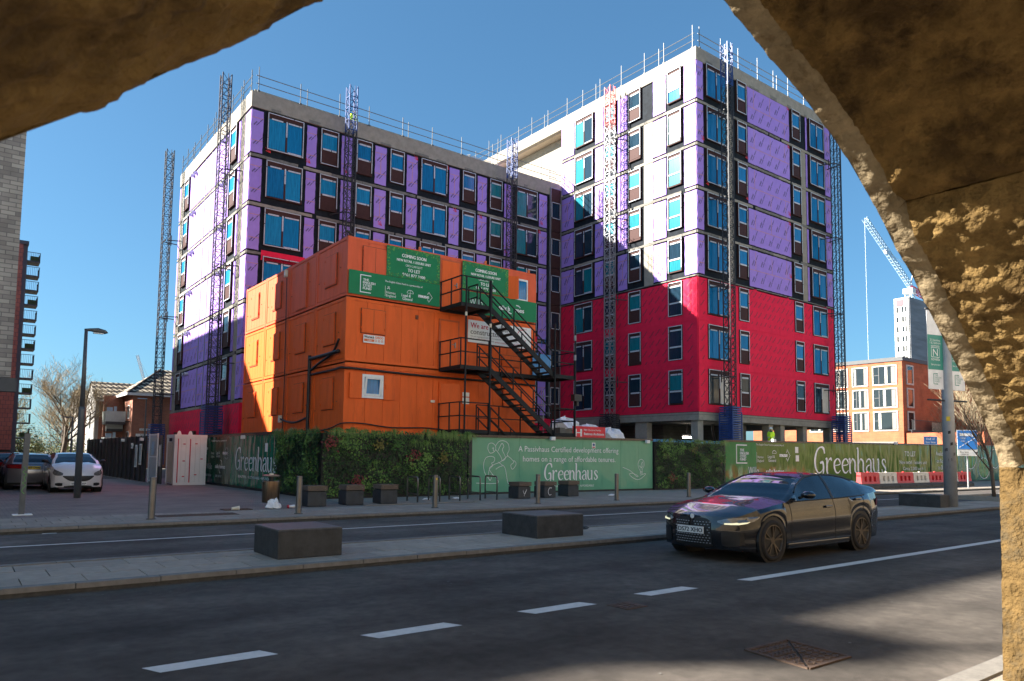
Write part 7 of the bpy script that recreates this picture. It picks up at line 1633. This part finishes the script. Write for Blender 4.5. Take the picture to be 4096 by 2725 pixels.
def stone(i0, i1, mats, amp, seed, step=.014, inset=0.0):
    """one dressed stone: rough soffit, tooled margin at the outer edge, outer and inner face"""
    pts = []
    for i in range(i0, i1):
        L = math.dist(ARC[i], ARC[i+1]); n = max(1, int(L/step))
        for k in range(n): pts.append(arcpt(i, k/n))
    pts.append(ARC[i1]); nrm = []
    # resample normals smoothly; normals point into the opening
    for i in range(len(pts)):
        a, b = pts[max(0, i-6)], pts[min(len(pts)-1, i+6)]; d = Vector((b[0]-a[0], b[1]-a[1])).normalized(); nrm.append(Vector((-d.y, d.x)))
    c = Vector((1.6, 1.2)); 
    for i in range(len(pts)):
        if (c-Vector(pts[i])).dot(nrm[i]) < 0: nrm[i] = -nrm[i]
    sg = MB(); sg.smooth = True; mg = MB(); mg.smooth = True
    NY = 64; rows = []; mar = []
    for i, (x, z) in enumerate(pts):
        n3 = nrm[i]; row = []; mr = []; edge = min(1, min(i, len(pts)-1-i)/3+.25)
        for k in range(NY+1):
            f = k/NY; y = WY-.085-f*(TH-.085); p = Vector((x, y, z))
            q = Vector((x*20+seed, y*22, z*30)); h = amp*(noise.fractal(p*4.5+Vector((seed, 0, 0)), 1.0, 2.0, 4)*.3+noise.fractal(q, .7, 2.1, 4)*.5-.3)
            dj = min(i, len(pts)-1-i)/7; off = .012+h*edge-.045*max(0, 1-dj)**2
            row.append((x+n3.x*off, y, z+n3.y*off))
        for k in range(5):
            f = k/4; y = WY-.085*f; p = Vector((x, y, z)); h = .011*noise.fractal(p*24, 1.0, 2.0, 4)+.01*noise.noise(p*8)
            off = .012*f+h*(1 if 0 < k else .6)
            if k == 4: mr.append(row[0])
            else: mr.append((x+n3.x*off, y, z+n3.y*off))
        rows.append(row); mar.append(mr)
    for mb, G in ((sg, rows), (mg, mar)):
        w_ = len(G[0]); base = len(mb.v)
        for r in G: mb.v += r
        for i in range(len(G)-1):
            for k in range(w_-1): mb.f.append((base+i*w_+k, base+(i+1)*w_+k, base+(i+1)*w_+k+1, base+i*w_+k+1)); mb.mi.append(0)
    # solid back of the stone
    bk = MB(); T = .55
    for i in range(0, len(pts)-1):
        a, b = pts[i], pts[i+1]; na, nb = nrm[i], nrm[i+1]; A = (a[0]-na.x*T, a[1]-na.y*T); B_ = (b[0]-nb.x*T, b[1]-nb.y*T)
        ya, yb = WY, WY-TH
        bk.quad((a[0], ya, a[1]), (A[0], ya, A[1]), (B_[0], ya, B_[1]), (b[0], ya, b[1])); r0, r1 = rows[i][-1], rows[i+1][-1]; bk.quad(r0, r1, (B_[0], yb, B_[1]), (A[0], yb, A[1])); bk.quad((A[0], ya, A[1]), (A[0], yb, A[1]), (B_[0], yb, B_[1]), (B_[0], ya, B_[1]))
    o = sg.build('arch_stone', mats[0], ar_); sub('tooled_margin', mg, mats[1], o); sub('stone_back', bk, mats[0], o)
stone(0, 2, ('stone_warm', 'stone_warm'), .018, 3.1)
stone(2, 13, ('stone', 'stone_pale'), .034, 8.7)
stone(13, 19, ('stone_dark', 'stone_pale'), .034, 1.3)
stone(19, 25, ('stone_dark', 'stone_dark'), .035, 5.2)
stone(25, 30, ('stone_dark', 'stone_dark'), .03, 2.2)
stone(30, 36, ('stone_dark', 'stone_dark'), .035, 6.6)
brickmat('stone_course', (.3, .22, .12), (.2, .15, .09), (.12, .09, .06), .9, .42, 'xz', .95, .015)
MB().box(4.35, 130, WY-TH, WY, -.15, 4.6).box(-70, -1.05, WY-TH, WY, -.15, 4.6).box(-1.05, 4.35, WY-TH+.02, WY-.02, 3.75, 4.6).build('coursed_wall', 'stone_course', ar_)
MB().prism([(x, z) for x, z in ((3.72, -.15), (4.4, -.15), (4.4, 3.8), (-1.1, 3.8), (-1.1, -.15), (-.5, -.15))][:3]+[], WY-TH+.03, WY-.03) if False else None
sp = MB()   # masonry between the arch stones and the courses above
P_ = [p for p in ARC]
for a, b in zip(P_, P_[1:]):
    ca = Vector((1.6, 1.2)); da = (Vector(a)-ca).normalized()*.5; db = (Vector(b)-ca).normalized()*.5; A_ = (a[0]+da.x, a[1]+da.y); B_ = (b[0]+db.x, b[1]+db.y)
    def ext(p):
        if p[1] < 1.7: return (4.36, p[1]) if p[0] > 1.6 else (-1.06, p[1])
        return (min(4.36, max(-1.06, 1.6+(p[0]-1.6)*3)), 3.76) if True else p
    e1, e2 = ext(A_), ext(B_)
    for y in (WY-.03, WY-TH+.03): sp.quad((A_[0], y, A_[1]), (B_[0], y, B_[1]), (e2[0], y, e2[1]), (e1[0], y, e1[1]))
sp.build('rubble_fill', 'stone', ar_)
for o in list(col.objects):
    if '_local' in o: del o['_local']
